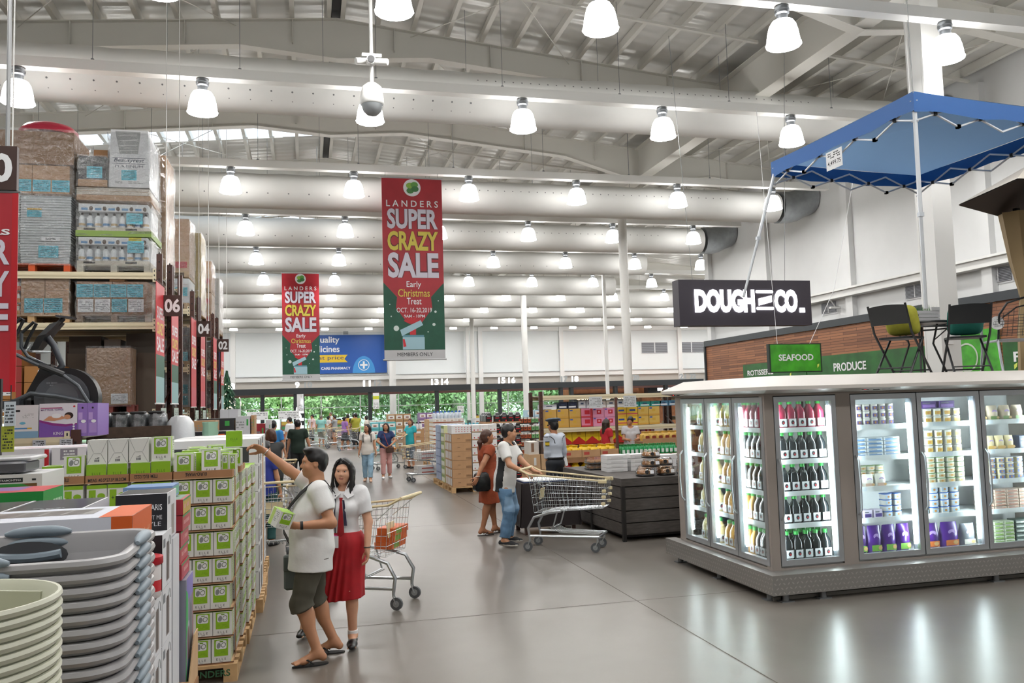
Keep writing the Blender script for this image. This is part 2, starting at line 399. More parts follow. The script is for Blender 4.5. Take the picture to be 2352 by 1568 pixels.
# ---------------------------------------------------------------- high bay lamps, rails, fabric ducts
ROWY = [11.55, 16.25, 22.2, 27.57, 33.2, 38.65, 44.1, 50.0, 55.6, 61.2]
LX = [-1.88+3.15*k for k in range(-4, 12)]
def lamp_mat(g):
    m = bpy.data.materials.new('lamp_shade_lit'); m.use_nodes = True; nt = m.node_tree; b = nt.nodes['Principled BSDF']
    b.inputs['Base Color'].default_value = (.9, .9, .9, 1); b.inputs['Roughness'].default_value = .25
    b.inputs['Emission Color'].default_value = (1, .985, .96, 1); b.inputs['Emission Strength'].default_value = g
    return m
lm = lamp_mat(SHADE_GLOW); lmd = lamp_mat(LAMP_GLOW); grey = mat('#8b8f94', .35, .6)
def make_lamp(label, loc):
    t = thing('high_bay_lamp', label, 'lamp', loc, group='high bay lamps under the roof')
    b = MB(); b.lathe([(.1, .415), (.17, .385), (.215, .31), (.245, .2), (.262, .09), (.27, .03), (.287, .0), (.28, -.012), (.265, .0)], lm, 14, caps=False); b.lathe([(.265, .0), (.0, .03)][::-1], lmd, 14, caps=False); b.build('lamp_shade', t)
    b = MB(); b.lathe([(.0, .645), (.105, .64), (.115, .62), (.115, .52), (.09, .5), (.09, .44), (.1, .41), (.0, .405)], grey, 14)
    b.lathe([(.118, .6), (.122, .59), (.122, .57), (.118, .56)], grey, 14, caps=False); b.build('lamp_housing', t)
    return t
lamp0 = None
ROWN = ['overhead row', 'row along the first air duct', 'row along the second air duct', 'third duct row', 'fourth duct row', 'fifth duct row', 'sixth duct row', 'seventh duct row', 'eighth duct row', 'row just before the far wall']
for r, y in enumerate([0.2, 6.0] + ROWY):
    for k, x in enumerate(LX):
        if y < 11 and not (2 < k < 11): continue
        if y > 12 and x < -5.2 - .16*y: continue
        if x > 15.6 and y < 32: continue
        nm = ROWN[r-2] if r > 1 else ('row over the shopper aisle' if r else 'row behind the viewer')
        lab = 'white glowing bell lamp, %s from the rack side, %s' % (ORD[k], nm)
        z = 7.715
        if lamp0 is None: lamp0 = make_lamp(lab, (x, y, z))
        else: dup(lamp0, lab, (x, y, z))
for r, y in enumerate([0.2, 6.0] + ROWY):
    x1 = 15.8 if y < 32 else 33.5
    b = MB(); b.box(-20, y-.11, 8.365, x1, y+.11, 8.56, mat('#e9e9e6', .4)); o = b.build('lamp_rail')
    tag(o, 'white lamp rail carrying the %s' % (ROWN[r-2] if r > 1 else ('row over the shopper aisle' if r else 'row behind the viewer')), 'rail', 'lamp rails')
    if 2 < r < 9:
        for x in np.arange(-9, 15, 2.6):
            b = MB(); x = float(x); b.cyl((x, y, 8.56), (x, y, roof_z(x)-.2), .006, grey, 5); b.cyl((x, y, 8.56), (x, y, 8.62), .03, grey, 8)
            o = b.build('rail_hanger'); o.parent = bpy.data.objects['lamp_rail' + ('' if r == 0 else '.%03d' % r)]
ductm = mat('#dededb', .7, bump=.25, bscale=1.6, noise=.02, scale=2)
hole = mat('#77787a', .8)
def fabric_duct(y, zc, x0, x1, label, holes):
    t = thing('air_duct', label, 'duct', (0, y, zc), group='fabric air ducts'); b = MB(); R = .58 if zc > 8.5 else .5; n = 24; rings = []
    for i, x in enumerate(np.arange(x0, x1+.1, .62)):
        rings.append([(float(x), R*math.cos(2*PI*k/n), R*math.sin(2*PI*k/n)*(1-.02*(i % 2)) - (.02*(i % 2) if math.sin(2*PI*k/n) > .5 else 0)) for k in range(n)])
    b.loft(rings, ductm)
    if holes:
        for (ha, hx0, hx1, st, hr) in holes:
            a = math.radians(ha); ny, nz = -math.cos(a), math.sin(a)
            for x in np.arange(hx0, hx1, st):
                F = FR((float(x), ny*R*1.004, nz*R*1.004), (1, 0, 0), (0, nz*1., -ny*1.))
                b.ell(F, 0, 0, hr, hr, hole, .004, 8)
    b.build('fabric_tube', t)
    for x in np.arange(x0+.8, x1-.3, 3.15):
        b = MB(); x = float(x); b.cyl((x, 0, R), (x, 0, roof_z(x)-zc-.2), .006, grey, 5); b.build('hanger_wire', t)
    return t
fabric_duct(17.8, 8.9, -13, 15, 'big white fabric air duct hung closest overhead, with bolt-like holes', ((-30, -12, 3.6, .42, .02), (22, 3.7, 12, .2, .018), (-50, -12, 3.6, .42, .012)))
fabric_duct(23.75, 8.16, -13, 15, 'white fabric air duct behind the tall sale banner', ((-20, -12, 3.4, .55, .02), (12, 3.7, 13, .25, .018)))
fabric_duct(29.1, 8.12, -13, 15, 'white fabric air duct hung before the third lamp rail', ((-25, -12, 3.4, .55, .02), (8, 3.7, 13, .28, .018)))
fabric_duct(34.7, 8.15, -13, 15, 'white fabric air duct behind the fourth lamp row', ((-25, -12, 12, .6, .02),))
fabric_duct(40.2, 7.95, -13, 16, 'white fabric air duct over the smaller sale banner', None)
fabric_duct(45.6, 7.95, -13, 24, 'white fabric air duct, third before the far wall', None)
fabric_duct(51.5, 7.95, -13, 30, 'white fabric air duct, second before the far wall', None)
fabric_duct(57.1, 7.95, -13, 30, 'white fabric air duct closest to the far wall', None)
silver = mat('#9fa3a6', .35, .9, noise=.1, scale=6)
R1 = .52
for i, (y, zc) in enumerate(((17.8, 8.9), (23.75, 8.16), (29.1, 8.12))):
    t = tag(MB().loft([[(x, y+R1*math.cos(2*PI*k/16), zc+dz+R1*math.sin(2*PI*k/16)) for k in range(16)] for x, dz in ((15, 0), (15.4, .02), (15.7, .1), (16.0, .24), (16.26, .34))], silver).build('duct_elbow'), 'silver metal elbow joining the %s fabric duct to the white side wall' % ORD[i], 'duct', 'metal duct elbows')
# ---------------------------------------------------------------- people: one continuous surface per body
class Field:
    """a signed-distance grid: soft unions of ellipsoids and tapered capsules, meshed by surface nets"""
    def __init__(s, lo, hi, h):
        s.h = h; s.lo = np.array(lo, float); s.n = np.maximum(((np.array(hi)-s.lo)/h).astype(int)+2, 3)
        s.d = np.full(s.n, .2, np.float32)
        s.ax = [s.lo[i]+h*np.arange(s.n[i]) for i in range(3)]
    def loc(s, lo, hi):
        a = np.clip(((np.array(lo)-s.lo)/s.h).astype(int)-1, 0, s.n-1); b = np.clip(((np.array(hi)-s.lo)/s.h).astype(int)+3, 1, s.n)
        sl = tuple(slice(a[i], max(b[i], a[i]+1)) for i in range(3))
        X = s.ax[0][sl[0]][:, None, None]; Y = s.ax[1][sl[1]][None, :, None]; Z = s.ax[2][sl[2]][None, None, :]
        return sl, X, Y, Z
    def mix(s, sl, dn, k, op='+'):
        d = s.d[sl]; dn = dn.astype(np.float32)
        if op == '-': dn = -dn; hh = np.maximum(k-np.abs(d-dn), 0)/max(k, 1e-6); s.d[sl] = np.maximum(d, dn)+hh*hh*k*.25
        else: hh = np.maximum(k-np.abs(d-dn), 0)/max(k, 1e-6); s.d[sl] = np.minimum(d, dn)-hh*hh*k*.25
    def ell(s, c, r, k=.03, R=None, op='+', pad=0.):
        c = np.array(c, float); r = np.array(r, float)+pad; m = r.max()+k+3*s.h
        sl, X, Y, Z = s.loc(c-m, c+m); x, y, z = X-c[0], Y-c[1], Z-c[2]
        if R is not None: x, y, z = (x*R[0][i]+y*R[1][i]+z*R[2][i] for i in range(3))
        k0 = np.sqrt((x/r[0])**2+(y/r[1])**2+(z/r[2])**2); k1 = np.sqrt((x/r[0]**2)**2+(y/r[1]**2)**2+(z/r[2]**2)**2)+1e-9
        s.mix(sl, k0*(k0-1)/k1, k, op)
    def cap(s, a, b, ra, rb, k=.03, pad=0., cut=None, op='+', flat=None):
        """tapered capsule; cut=(p,n): keep the side behind the plane; flat=(axis,f): thinner along an axis"""
        a = np.array(a, float); b = np.array(b, float); ra += pad; rb += pad; m = max(ra, rb)+k+3*s.h
        sl, X, Y, Z = s.loc(np.minimum(a, b)-m, np.maximum(a, b)+m); x, y, z = X-a[0], Y-a[1], Z-a[2]
        if flat is not None:
            ax, f = flat; q = (x*ax[0]+y*ax[1]+z*ax[2])*(1/f-1); x, y, z = x+q*ax[0], y+q*ax[1], z+q*ax[2]
        ba = b-a; L2 = max(ba@ba, 1e-9); t = np.clip((x*ba[0]+y*ba[1]+z*ba[2])/L2, 0, 1)
        d = np.sqrt((x-ba[0]*t)**2+(y-ba[1]*t)**2+(z-ba[2]*t)**2)-(ra+(rb-ra)*t)
        if cut is not None:
            p, n = cut; d = np.maximum(d, (X-p[0])*n[0]+(Y-p[1])*n[1]+(Z-p[2])*n[2])
        s.mix(sl, d, k, op)
    def plane(s, p, n):
        """cut away everything on the side the normal points to"""
        X, Y, Z = s.ax[0][:, None, None], s.ax[1][None, :, None], s.ax[2][None, None, :]
        s.d = np.maximum(s.d, ((X-p[0])*n[0]+(Y-p[1])*n[1]+(Z-p[2])*n[2]).astype(np.float32))
    def folds(s, amp, f=(9, 9, 5), seed=0.):
        X, Y, Z = s.ax[0][:, None, None], s.ax[1][None, :, None], s.ax[2][None, None, :]
        s.d = s.d+(amp*(np.sin(f[0]*X+seed+2.3*np.sin(f[2]*Z*1.7))*np.sin(f[1]*Y*1.3+1.7*seed+1.9*np.sin(f[2]*Z+seed))+.6*np.sin(f[2]*2.1*Z+f[0]*X*1.4+seed*3))).astype(np.float32)
    def mesh(s):
        d = s.d; ins = d < 0; nx, ny, nz = s.n
        cnt = np.zeros((nx-1, ny-1, nz-1), np.int8)
        for i in (0, 1):
            for j in (0, 1):
                for k in (0, 1): cnt += ins[i:nx-1+i, j:ny-1+j, k:nz-1+k]
        act = (cnt > 0) & (cnt < 8); I = np.argwhere(act)
        if not len(I): return np.zeros((0, 3)), []
        idx = -np.ones(act.shape, np.int64); idx[act] = np.arange(len(I))
        cr = {}
        for i in (0, 1):
            for j in (0, 1):
                for k in (0, 1): cr[(i, j, k)] = d[I[:, 0]+i, I[:, 1]+j, I[:, 2]+k]
        acc = np.zeros((len(I), 3)); num = np.zeros(len(I))
        for a in cr:
            for ax in range(3):
                if a[ax]: continue
                q = list(a); q[ax] = 1; q = tuple(q); da, db = cr[a], cr[q]; x = (da < 0) != (db < 0)
                t = np.where(x, da/np.where(x, da-db, 1), 0)
                p = np.tile(np.array(a, float), (len(I), 1)); p[:, ax] = t
                acc += p*x[:, None]; num += x
        V = s.lo+s.h*(I+acc/num[:, None])
        F = []
        for ax in range(3):
            u, v = (ax+1) % 3, (ax+2) % 3
            A = np.take(ins, np.arange(s.n[ax]-1), ax); B = np.take(ins, np.arange(1, s.n[ax]), ax); E = np.argwhere(A != B)
            E = E[(E[:, u] > 0) & (E[:, v] > 0) & (E[:, u] < s.n[u]-1) & (E[:, v] < s.n[v]-1)]
            def at(du, dv): q = E.copy(); q[:, u] += du; q[:, v] += dv; return idx[q[:, 0], q[:, 1], q[:, 2]]
            f = np.stack([at(-1, -1), at(0, -1), at(0, 0), at(-1, 0)], 1)
            sg = A[E[:, 0], E[:, 1], E[:, 2]]; f[~sg] = f[~sg][:, ::-1]; F.append(f[(f >= 0).all(1)])
        return V, np.concatenate(F)
    def build(s, name, parent, mats, pick=None):
        V, F = s.mesh(); me = bpy.data.meshes.new(name)
        me.vertices.add(len(V)); me.vertices.foreach_set('co', V.astype(np.float32).ravel())
        me.loops.add(F.size); me.loops.foreach_set('vertex_index', F.ravel().astype(np.int32))
        me.polygons.add(len(F)); me.polygons.foreach_set('loop_start', np.arange(0, F.size, 4, dtype=np.int32)); me.polygons.foreach_set('loop_total', np.full(len(F), 4, np.int32))
        mats = mats if isinstance(mats, list) else [mats]
        for m in mats: me.materials.append(m)
        if pick is not None: me.polygons.foreach_set('material_index', pick(V[F].mean(1)).astype(np.int32))
        me.polygons.foreach_set('use_smooth', np.ones(len(F), bool)); me.update(calc_edges=True)
        o = bpy.data.objects.new(name, me); COL.objects.link(o); o.parent = parent; return o
def nrm(v): v = np.array(v, float); return v/max(np.linalg.norm(v), 1e-9)
def ik(a, b, l1, l2, pole):
    """elbow or knee between a and b, bending towards pole; b is drawn in when out of reach"""
    a = np.array(a, float); b = np.array(b, float); d = b-a; L = np.linalg.norm(d)
    if L > (l1+l2)*.999: b = a+d/L*(l1+l2)*.999; d = b-a; L = np.linalg.norm(d)
    x = (l1*l1-l2*l2+L*L)/(2*L); hgt = math.sqrt(max(l1*l1-x*x, 0)); u = d/L
    p = np.array(pole, float); p = nrm(p-u*(p@u)); return a+u*x+p*hgt, b
def rot_cols(x, y, z): return np.array([x, y, z]).T
SKIN = {'tan': mat('#bd8968', .5, noise=.05, scale=12), 'light': mat('#cf9d80', .5, noise=.05, scale=12), 'mid': mat('#a87252', .5, noise=.05, scale=12), 'deep': mat('#8d5d42', .5, noise=.05, scale=12)}
LIP = mat('#aa6c5e', .45); BROWM = mat('#241c19', .7); EYEW = mat('#dcd8d4', .25); IRIS = mat('#1c120d', .15); HAIRB = mat('#141214', .38, noise=.2, scale=30)
HAIRN = mat('#2c1f19', .42, noise=.25, scale=30); HAIRR = mat('#4a2d22', .45, noise=.2, scale=30); HAIRG = mat('#77716d', .6, noise=.2, scale=30)
def person(label, loc, rz, H=1.66, sex='m', fat=0., skin='tan', h=.012, hair='short', hairm=None, foot=None, hands=None, poles=None, lean=(0, 0), head=(0, 0, 0),
           twist=0., clothes=(), grip=None, fingers=None, knee=None, face=0, group=None, hip=None, sit=0., headoff=(0, 0, 0)):
    """x = the person's right, y = where they face, z up; head = yaw, pitch, tilt; hands = wrist points R, L; fingers = pointing direction and palm normal"""
    s = H/1.70; t = thing('person', label, 'person', loc, rz, group); w = 1. if sex == 'm' else .86
    foot = foot or ((.1, 0, 0), (-.1, 0, 0)); foot = [np.array(f, float) for f in foot]
    px = (foot[0][0]+foot[1][0])/2; py = (foot[0][1]+foot[1][1])/2
    P = np.array([px, py, .92*s-sit]) if hip is None else np.array(hip, float)
    N = np.array([P[0]+lean[0], P[1]+lean[1], P[2]+.52*s]); up = nrm(N-P); rt = np.array([math.cos(twist), math.sin(twist), 0]); rt = nrm(rt-up*(rt@up)); fw = np.cross(up, rt)
    def tr(x, y, z): return P+rt*x*s+fw*y*s+up*z*s
    Sh = [tr(.178*w, -.005, .475), tr(-.178*w, -.005, .475)]
    Hp = [P+np.array([.088*s, 0, -.02]), P+np.array([-.088*s, 0, -.02])]
    hands = hands or (None, None); El, Wr = [], []
    for i, sg in ((0, 1), (1, -1)):
        hp = hands[i] if hands[i] is not None else tr(.27*w*sg+.02*sg, .06, -.06)
        pole = (poles[i] if poles and poles[i] is not None else (sg*.5, -1, -.25))
        e, q = ik(Sh[i], hp, .285*s, .25*s, pole); El.append(e); Wr.append(q)
    Kn, An = [], []
    for i in (0, 1):
        k_, a_ = ik(Hp[i], foot[i]+np.array([0, 0, .085*s]), .412*s, .407*s, (knee[i] if knee else (0, 1, 0))); Kn.append(k_); An.append(a_)
    yw, pt, tl = head; nk = tr(0, -.005, .52); hc = nk+np.array(headoff)+up*.0+np.array([0, 0, .155*s])+fw*.03*s
    hz = np.array([math.sin(tl), 0, math.cos(tl)]); hf = np.array([-math.sin(yw)*math.cos(pt), math.cos(yw)*math.cos(pt), math.sin(pt)])
    hz = nrm(hz-hf*(hz@hf)); hx = np.cross(hf, hz); HR = rot_cols(hx, hf, hz)
    def hd(x, y, z): return hc+(hx*x+hf*y+hz*z)*s
    allp = np.array(Sh+El+Wr+Kn+An+[P, N, hc]+foot); lo = allp.min(0)-.26; hi = allp.max(0)+.26; lo[2] = min(f[2] for f in foot)-.03
    # torso pieces, used by the body and by what is worn over it
    fem = sex == 'f'
    def torso(F, pad, k=.06):
        F.ell(tr(0, 0, .02), np.array([.165, .118+fat*.25, .13])*s*(1.0+fat*.5), k, rot_cols(rt, fw, up), pad=pad)
        F.ell(tr(0, .01+fat*.2, .17), np.array([(.128 if fem else .14)+fat*.28, .098+fat*.42, .15])*s, k, rot_cols(rt, fw, up), pad=pad)
        F.ell(tr(0, .0, .35), np.array([(.142 if fem else .16)+fat*.12, .108+fat*.25, .16])*s, k, rot_cols(rt, fw, up), pad=pad)
        F.cap(tr(.11*w, -.01, .465), tr(-.11*w, -.01, .465), .065*s, .065*s, k, pad)
        if fem:
            for sg in (1, -1): F.ell(tr(sg*.065, .076, .33), np.array([.056, .045, .056])*s, .03, pad=pad)
    def legs(F, pad, k=.05, to=1.):
        for i in (0, 1):
            F.cap(Hp[i], Kn[i], (.088+fat*.08)*s, .06*s, k, pad)
            if to > 0: F.cap(Kn[i], Kn[i]+(An[i]-Kn[i])*to, .056*s, (.056+(.038-.056)*to)*s, k, pad)
    def arms(F, pad, u=1., k=.03):
        for i in (0, 1):
            d = El[i]-Sh[i]; e = Sh[i]+d*min(u, 1)
            F.cap(Sh[i]+(Sh[i]*0), e, (.056+fat*.06)*s, (.056+(.043-.056)*min(u, 1))*s, k, pad, cut=(e, nrm(d)) if u < 1 else None)
            if u > 1: g = El[i]+(Wr[i]-El[i])*(u-1); F.cap(El[i], g, .043*s, .034*s, k, pad, cut=(g, nrm(Wr[i]-El[i])))
    B = Field(lo, hi, h); torso(B, 0); legs(B, 0)
    for i in (0, 1):
        calf = Kn[i]+(An[i]-Kn[i])*.3-np.array([0, .022*s, 0]); B.ell(calf, np.array([.05, .052, .11])*s, .03)
        B.cap(Sh[i], El[i], (.052+fat*.06)*s, (.04+fat*.02)*s, .03); B.cap(El[i], Wr[i], (.042+fat*.02)*s, .027*s, .02)
        fd = np.array([0, 1., 0]) if not (foot[i].shape[0] > 3) else None
    # feet
    fdirs = [nrm(np.array([Kn[i][0]-An[i][0], max(.6, 1), 0])*[.0, 1, 0]+np.array([(.12 if i == 0 else -.12), 0, 0])) for i in (0, 1)]
    tips = []
    for i in (0, 1):
        z0 = foot[i][2]; heel = An[i]+np.array([0, -.02*s, 0])-fdirs[i]*.02*s; ball = An[i]+fdirs[i]*.115*s; tilt = 0
        ball[2] = z0+.03*s; heel[2] = z0+.045*s; tip = ball+fdirs[i]*.06*s; tip[2] = z0+.022*s
        B.cap(An[i], heel, .038*s, .032*s, .02); B.cap(An[i]-np.array([0, 0, .01]), ball, .036*s, .03*s, .03); B.cap(ball, tip, .036*s, .022*s, .02, flat=((0, 0, 1), .62))
        if h < .009:
            sx = np.array([fdirs[i][1], -fdirs[i][0], 0])
            for q in range(5): B.cap(tip+sx*(.028-.014*q)*s*(1 if i else -1)-fdirs[i]*.02, tip+sx*(.03-.015*q)*s*(1 if i else -1)+fdirs[i]*(.024-.005*q)*s-np.array([0, 0, .006]), .0095*s, .0085*s, .006)
        tips.append((heel, ball, tip))
    # hands: palm, four fingers, thumb
    for i, sg in ((0, 1), (1, -1)):
        f_, n_ = (fingers[i] if fingers and fingers[i] is not None else (nrm(Wr[i]-El[i]), np.array([-sg, 0, 0])))
        f_ = nrm(f_); n_ = nrm(np.array(n_, float)-f_*(np.array(n_, float)@f_)); sd = np.cross(f_, n_)*(-1 if i == 0 else 1)   # sd: towards the thumb
        g = (grip[i] if grip else .35); Wp = Wr[i]
        B.cap(Wp, Wp+f_*.03*s, .027*s, .03*s, .015, flat=(n_, .8))
        B.ell(Wp+f_*.055*s, np.array([.042, .05, .016])*s, .012, rot_cols(sd, f_, n_))
        for q in range(4):
            k0 = Wp+f_*(.092-.004*abs(q-1))*s+sd*(.03-.0195*q)*s; L = (.075, .083, .077, .06)[q]*s; a = g*.9; pos = k0; rr = .0092*s
            for sgm, fr in ((0, .45), (1, .31), (2, .24)):
                dr = nrm(f_*math.cos(a)+n_*math.sin(a)+sd*(.09-.06*q)); nx = pos+dr*L*fr; B.cap(pos, nx, rr, rr*.92, .006); pos = nx; rr *= .92; a += g*(1.1 if sgm == 0 else .8)
        tb = Wp+f_*.03*s+sd*.03*s+n_*.006*s; td = nrm(f_*.62+sd*.75+n_*(.25+.3*g)); t1 = tb+td*.042*s; td2 = nrm(f_*.9+sd*(.35-.3*g)+n_*(.3+.5*g)); t2 = t1+td2*.05*s
        B.cap(tb, t1, .016*s, .012*s, .012); B.cap(t1, t2, .0115*s, .0095*s, .006)
    # neck and head
    B.cap(tr(0, -.015, .44), hd(0, -.018, -.06), (.06 if not fem else .05)*s*(1+fat), (.056 if not fem else .046)*s*(1+fat), .03)
    fw_ = 1+fat*.9
    B.ell(hd(0, -.015, .035), np.array([.076, .094, .086])*s, .02, HR); B.ell(hd(0, .022, -.03), np.array([.064*fw_, .068, .082])*s, .03, HR)
    B.ell(hd(0, .05, -.088), np.array([.034*fw_, .033, .026])*s, .03, HR); B.ell(hd(0, .0, -.055), np.array([.06*fw_, .06, .05])*s, .03, HR)
    for sg in (1, -1):
        B.ell(hd(sg*.038, .058, -.032), np.array([.026*fw_, .022, .026])*s, .025, HR)
        B.ell(hd(sg*.079, -.012, -.004), np.array([.011, .021, .033])*s, .006, HR)
        if h < .009: B.ell(hd(sg*.09, -.006, .002), np.array([.007, .011, .017])*s, .006, HR, op='-')
        if h < .014: B.ell(hd(sg*.031, .094, .004), np.array([.021, .016, .0125])*s, .014, HR, op='-')
    if h < .02:
        B.cap(hd(0, .083, .008), hd(0, .1, -.028), .008*s, .0125*s, .012)
        for sg in (1, -1): B.ell(hd(sg*.012, .088, -.033), np.array([.009, .01, .008])*s, .008, HR)
        B.ell(hd(0, .076, .024), np.array([.05, .016, .012])*s, .02, HR)
    if h < .009:
        B.ell(hd(0, .08, -.0585), np.array([.023, .0125, .0055])*s, .008, HR); B.ell(hd(0, .0785, -.067), np.array([.019, .0125, .006])*s, .008, HR)
    def pick(c):
        r = (c-hc)@HR/s; m = np.zeros(len(c), int)
        m[(np.abs(r[:, 2]+.0625) < .0095) & (np.abs(r[:, 0]) < .024-.9*np.abs(r[:, 2]+.0625)) & (r[:, 1] > .07)] = 1
        return m
    B.build('body', t, [SKIN[skin], LIP], pick)
    if face:
        for sg in (1, -1):
            b = MB(); b.M = Matrix.Translation(Vector(hd(sg*.031, .0725, .003))) @ Matrix([list(q) for q in HR]).to_4x4()
            b.lathe([(0, -.0105*s), (.006*s, -.0085*s), (.0097*s, -.004*s), (.0105*s, 0), (.0097*s, .004*s), (.006*s, .0085*s), (0, .0105*s)], EYEW, 14)
            F = FR((0, .0102*s, -.001*s), (-1, 0, 0), (0, 0, 1)); b.ell(F, 0, 0, .0058*s, .0058*s, IRIS, .0009, 12); b.build('eye', t)
            b = MB(); pts = [hd(sg*(.012+.0125*q), .0895-.0036*q*q*.9, .0255+.0035*math.sin(q*1.05)) for q in range(4)]
            b.tube([tuple(q) for q in pts], [.0022*s, .003*s, .0026*s, .0012*s], BROWM, 5); b.build('eyebrow', t)
            b = MB(); pts = [hd(sg*(.0195+.0078*q), .081-.0022*abs(q-1.5)**2*.8, .008+.0028*math.sin(PI*q/3)) for q in range(4)]
            b.tube([tuple(q) for q in pts], .0014*s, BROWM, 4); b.build('eyelash', t)
    # hair
    hm = hairm or HAIRB
    if hair != 'none':
        hh = max(h*.8, .0045); G = Field(hc-.32*s, hc+.2*s, hh) if hair in ('long', 'pony') else Field(hc-.17*s, hc+.2*s, hh)
        G.ell(hd(0, -.018, .04), np.array([.084, .099, .09])*s, .02, HR)
        if hair in ('short', 'crop'): G.ell(hd(0, -.045, .0), np.array([.079, .07, .09])*s, .03, HR)
        else: G.ell(hd(0, -.04, -.02), np.array([.083, .075, .1])*s, .03, HR)
        if hair == 'short': G.ell(hd(0, .03, .105), np.array([.062, .062, .03])*s, .03, HR)
        if hair == 'bun': G.ell(hd(0, -.13, .03), np.array([.04, .04, .04])*s, .015, HR)
        if hair == 'bob':
            for sg in (1, -1): G.ell(hd(sg*.062, -.03, -.05), np.array([.034, .06, .07])*s, .03, HR)
        if hair == 'long':
            for sg in (1, -1):
                G.cap(hd(sg*.065, -.005, .0), hd(sg*.085, .0, -.24), .03*s, .03*s, .04); G.cap(hd(sg*.05, -.06, 0), hd(sg*.06, -.085, -.26), .05*s, .045*s, .04)
            G.cap(hd(0, -.07, 0), hd(0, -.1, -.27), .06*s, .05*s, .05)
        if hair == 'pony': G.cap(hd(0, -.1, .02), hd(0, -.14, -.09), .03*s, .035*s, .03); G.cap(hd(0, -.14, -.09), hd(0, -.12, -.24), .035*s, .02*s, .03)
        G.ell(hd(0, .1, -.045), np.array([.071, .08, .124])*s, .015, HR, op='-')
        if hair in ('short', 'crop'):
            G.plane(hd(0, -.1, -.075), -hz)
            for sg in (1, -1): G.ell(hd(sg*.08, .01, -.04), np.array([.03, .045, .05])*s, .01, HR, op='-')
        G.folds(.0022, (60, 60, 22), 1.3)
        G.build('hair', t, hm)
    # clothes
    for c in clothes:
        ty, col = c['t'], c['m']; G = Field(lo, hi, c.get('h', h)); pad = c.get('pad', .014)
        if ty == 'shirt':
            torso(G, pad); arms(G, pad+.006, c.get('sl', .62)); G.cap(tr(0, .005+fat*.22, .26), tr(0, .0+fat*.1, -.2), (.145+fat*.24)*s, (.176+fat*.2)*s, .05, pad, flat=(fw, .76+fat*.5)) if c.get('hem', 0) < .06 else None
            G.folds(c.get('fold', .004), (11, 11, 9), c.get('seed', 1.)); G.plane(tr(0, 0, c.get('hem', -.1)), -up)
            G.ell(tr(0, .035, .545), np.array([.075, .085, c.get('neck', .075)])*s, .005, rot_cols(rt, fw, up), op='-')
            if c.get('strap'):
                for sg in (1, -1): G.ell(tr(sg*.2*w, 0, .46), np.array([.1, .16, .1])*s, .01, op='-')
        elif ty == 'pants':
            G.ell(tr(0, 0, .0), np.array([.168, .122+fat*.3, .13])*s*(1+fat*.5), .05, rot_cols(rt, fw, up), pad=pad)
            for i in (0, 1):
                q = c.get('to', .95)
                if q > 0: g = Kn[i]+(An[i]-Kn[i])*q; dd = nrm(An[i]-Kn[i]); G.cap(Hp[i], Kn[i], (.092+fat*.09)*s, .068*s, .05, pad); G.cap(Kn[i], g, .066*s, c.get('cuff', .05)*s, .03, pad, cut=(g, dd))
                else: g = Hp[i]+(Kn[i]-Hp[i])*(1+q); dd = nrm(Kn[i]-Hp[i]); G.cap(Hp[i], g, (.094+fat*.1)*s, c.get('cuff', .085)*s, .05, pad+.006, cut=(g, dd))
            G.folds(c.get('fold', .003), (14, 14, 13), c.get('seed', 2.)); G.plane(tr(0, 0, c.get('top', .1)), up)
        elif ty in ('skirt', 'dress'):
            if ty == 'dress': torso(G, pad); arms(G, pad+.004, c.get('sl', .4))
            z1 = c.get('hemz', .5)*s; top = tr(0, 0, .1); X, Y, Z = G.ax[0][:, None, None], G.ax[1][None, :, None], G.ax[2][None, None, :]
            kx = (Kn[0]+Kn[1])/2; f = np.clip((top[2]-Z)/max(top[2]-z1, .01), 0, 1.3); cx = P[0]+(kx[0]-P[0])*f; cy = P[1]+(kx[1]-P[1])*f
            an = np.arctan2(Y-cy, X-cx); r0 = c.get('r0', .155)*s; r1 = c.get('r1', .25)*s
            rr = r0+(r1-r0)*np.minimum(f*1.0, 1.3)**.75+c.get('pleat', .012)*f*np.sin(an*c.get('np', 14)); d = (np.sqrt(((X-cx)*.95)**2+((Y-cy)*1.2)**2)-rr)*.8
            d = np.maximum(d, Z-top[2]-.01); G.mix((slice(None),)*3, d+0*(X+Y+Z), .05)
            for i in (0, 1): G.cap(Hp[i], Kn[i]+(An[i]-Kn[i])*.2, .1*s, .075*s, .06, pad)
            G.ell(tr(0, 0, .0), np.array([.168, .122+fat*.2, .13])*s, .05, rot_cols(rt, fw, up), pad=pad+.004)
            if ty == 'skirt': G.plane(tr(0, 0, .115), up)
            G.d = np.maximum(G.d, z1-Z+.01*np.sin(an*3)).astype(np.float32)
            if ty == 'dress':
                G.folds(.002, (20, 20, 12), 1.); G.ell(tr(0, .035, .55), np.array([.085, .09, .09])*s, .005, rot_cols(rt, fw, up), op='-')
        elif ty in ('shoes', 'socks'):
            for i in (0, 1):
                G = Field(An[i]-np.array([.2, .3, .2]), An[i]+np.array([.2, .3, .2]), c.get('h', h)); he, ba, ti = tips[i]
                if ty == 'socks': G.cap(An[i]-np.array([0, 0, .03]), An[i]+nrm(Kn[i]-An[i])*c.get('up', .06)*s, .044*s, .047*s, .01, cut=(An[i]+nrm(Kn[i]-An[i])*c.get('up', .06)*s, nrm(Kn[i]-An[i])))
                else:
                    G.cap(he-fdirs[i]*.008, ba, .042*s, .043*s, .02, flat=((0, 0, 1), .95)); G.cap(ba, ti+fdirs[i]*.01, .046*s, .034*s, .02, flat=((0, 0, 1), .7))
                    if c.get('low'): G.ell(An[i]+fdirs[i]*.03*s+np.array([0, 0, .01]), np.array([.036, .07, .045])*s, .008, op='-')
                    G.plane((0, 0, foot[i][2]+.002), (0, 0, -1)); G.plane((0, 0, An[i][2]+.03), (0, 0, 1))
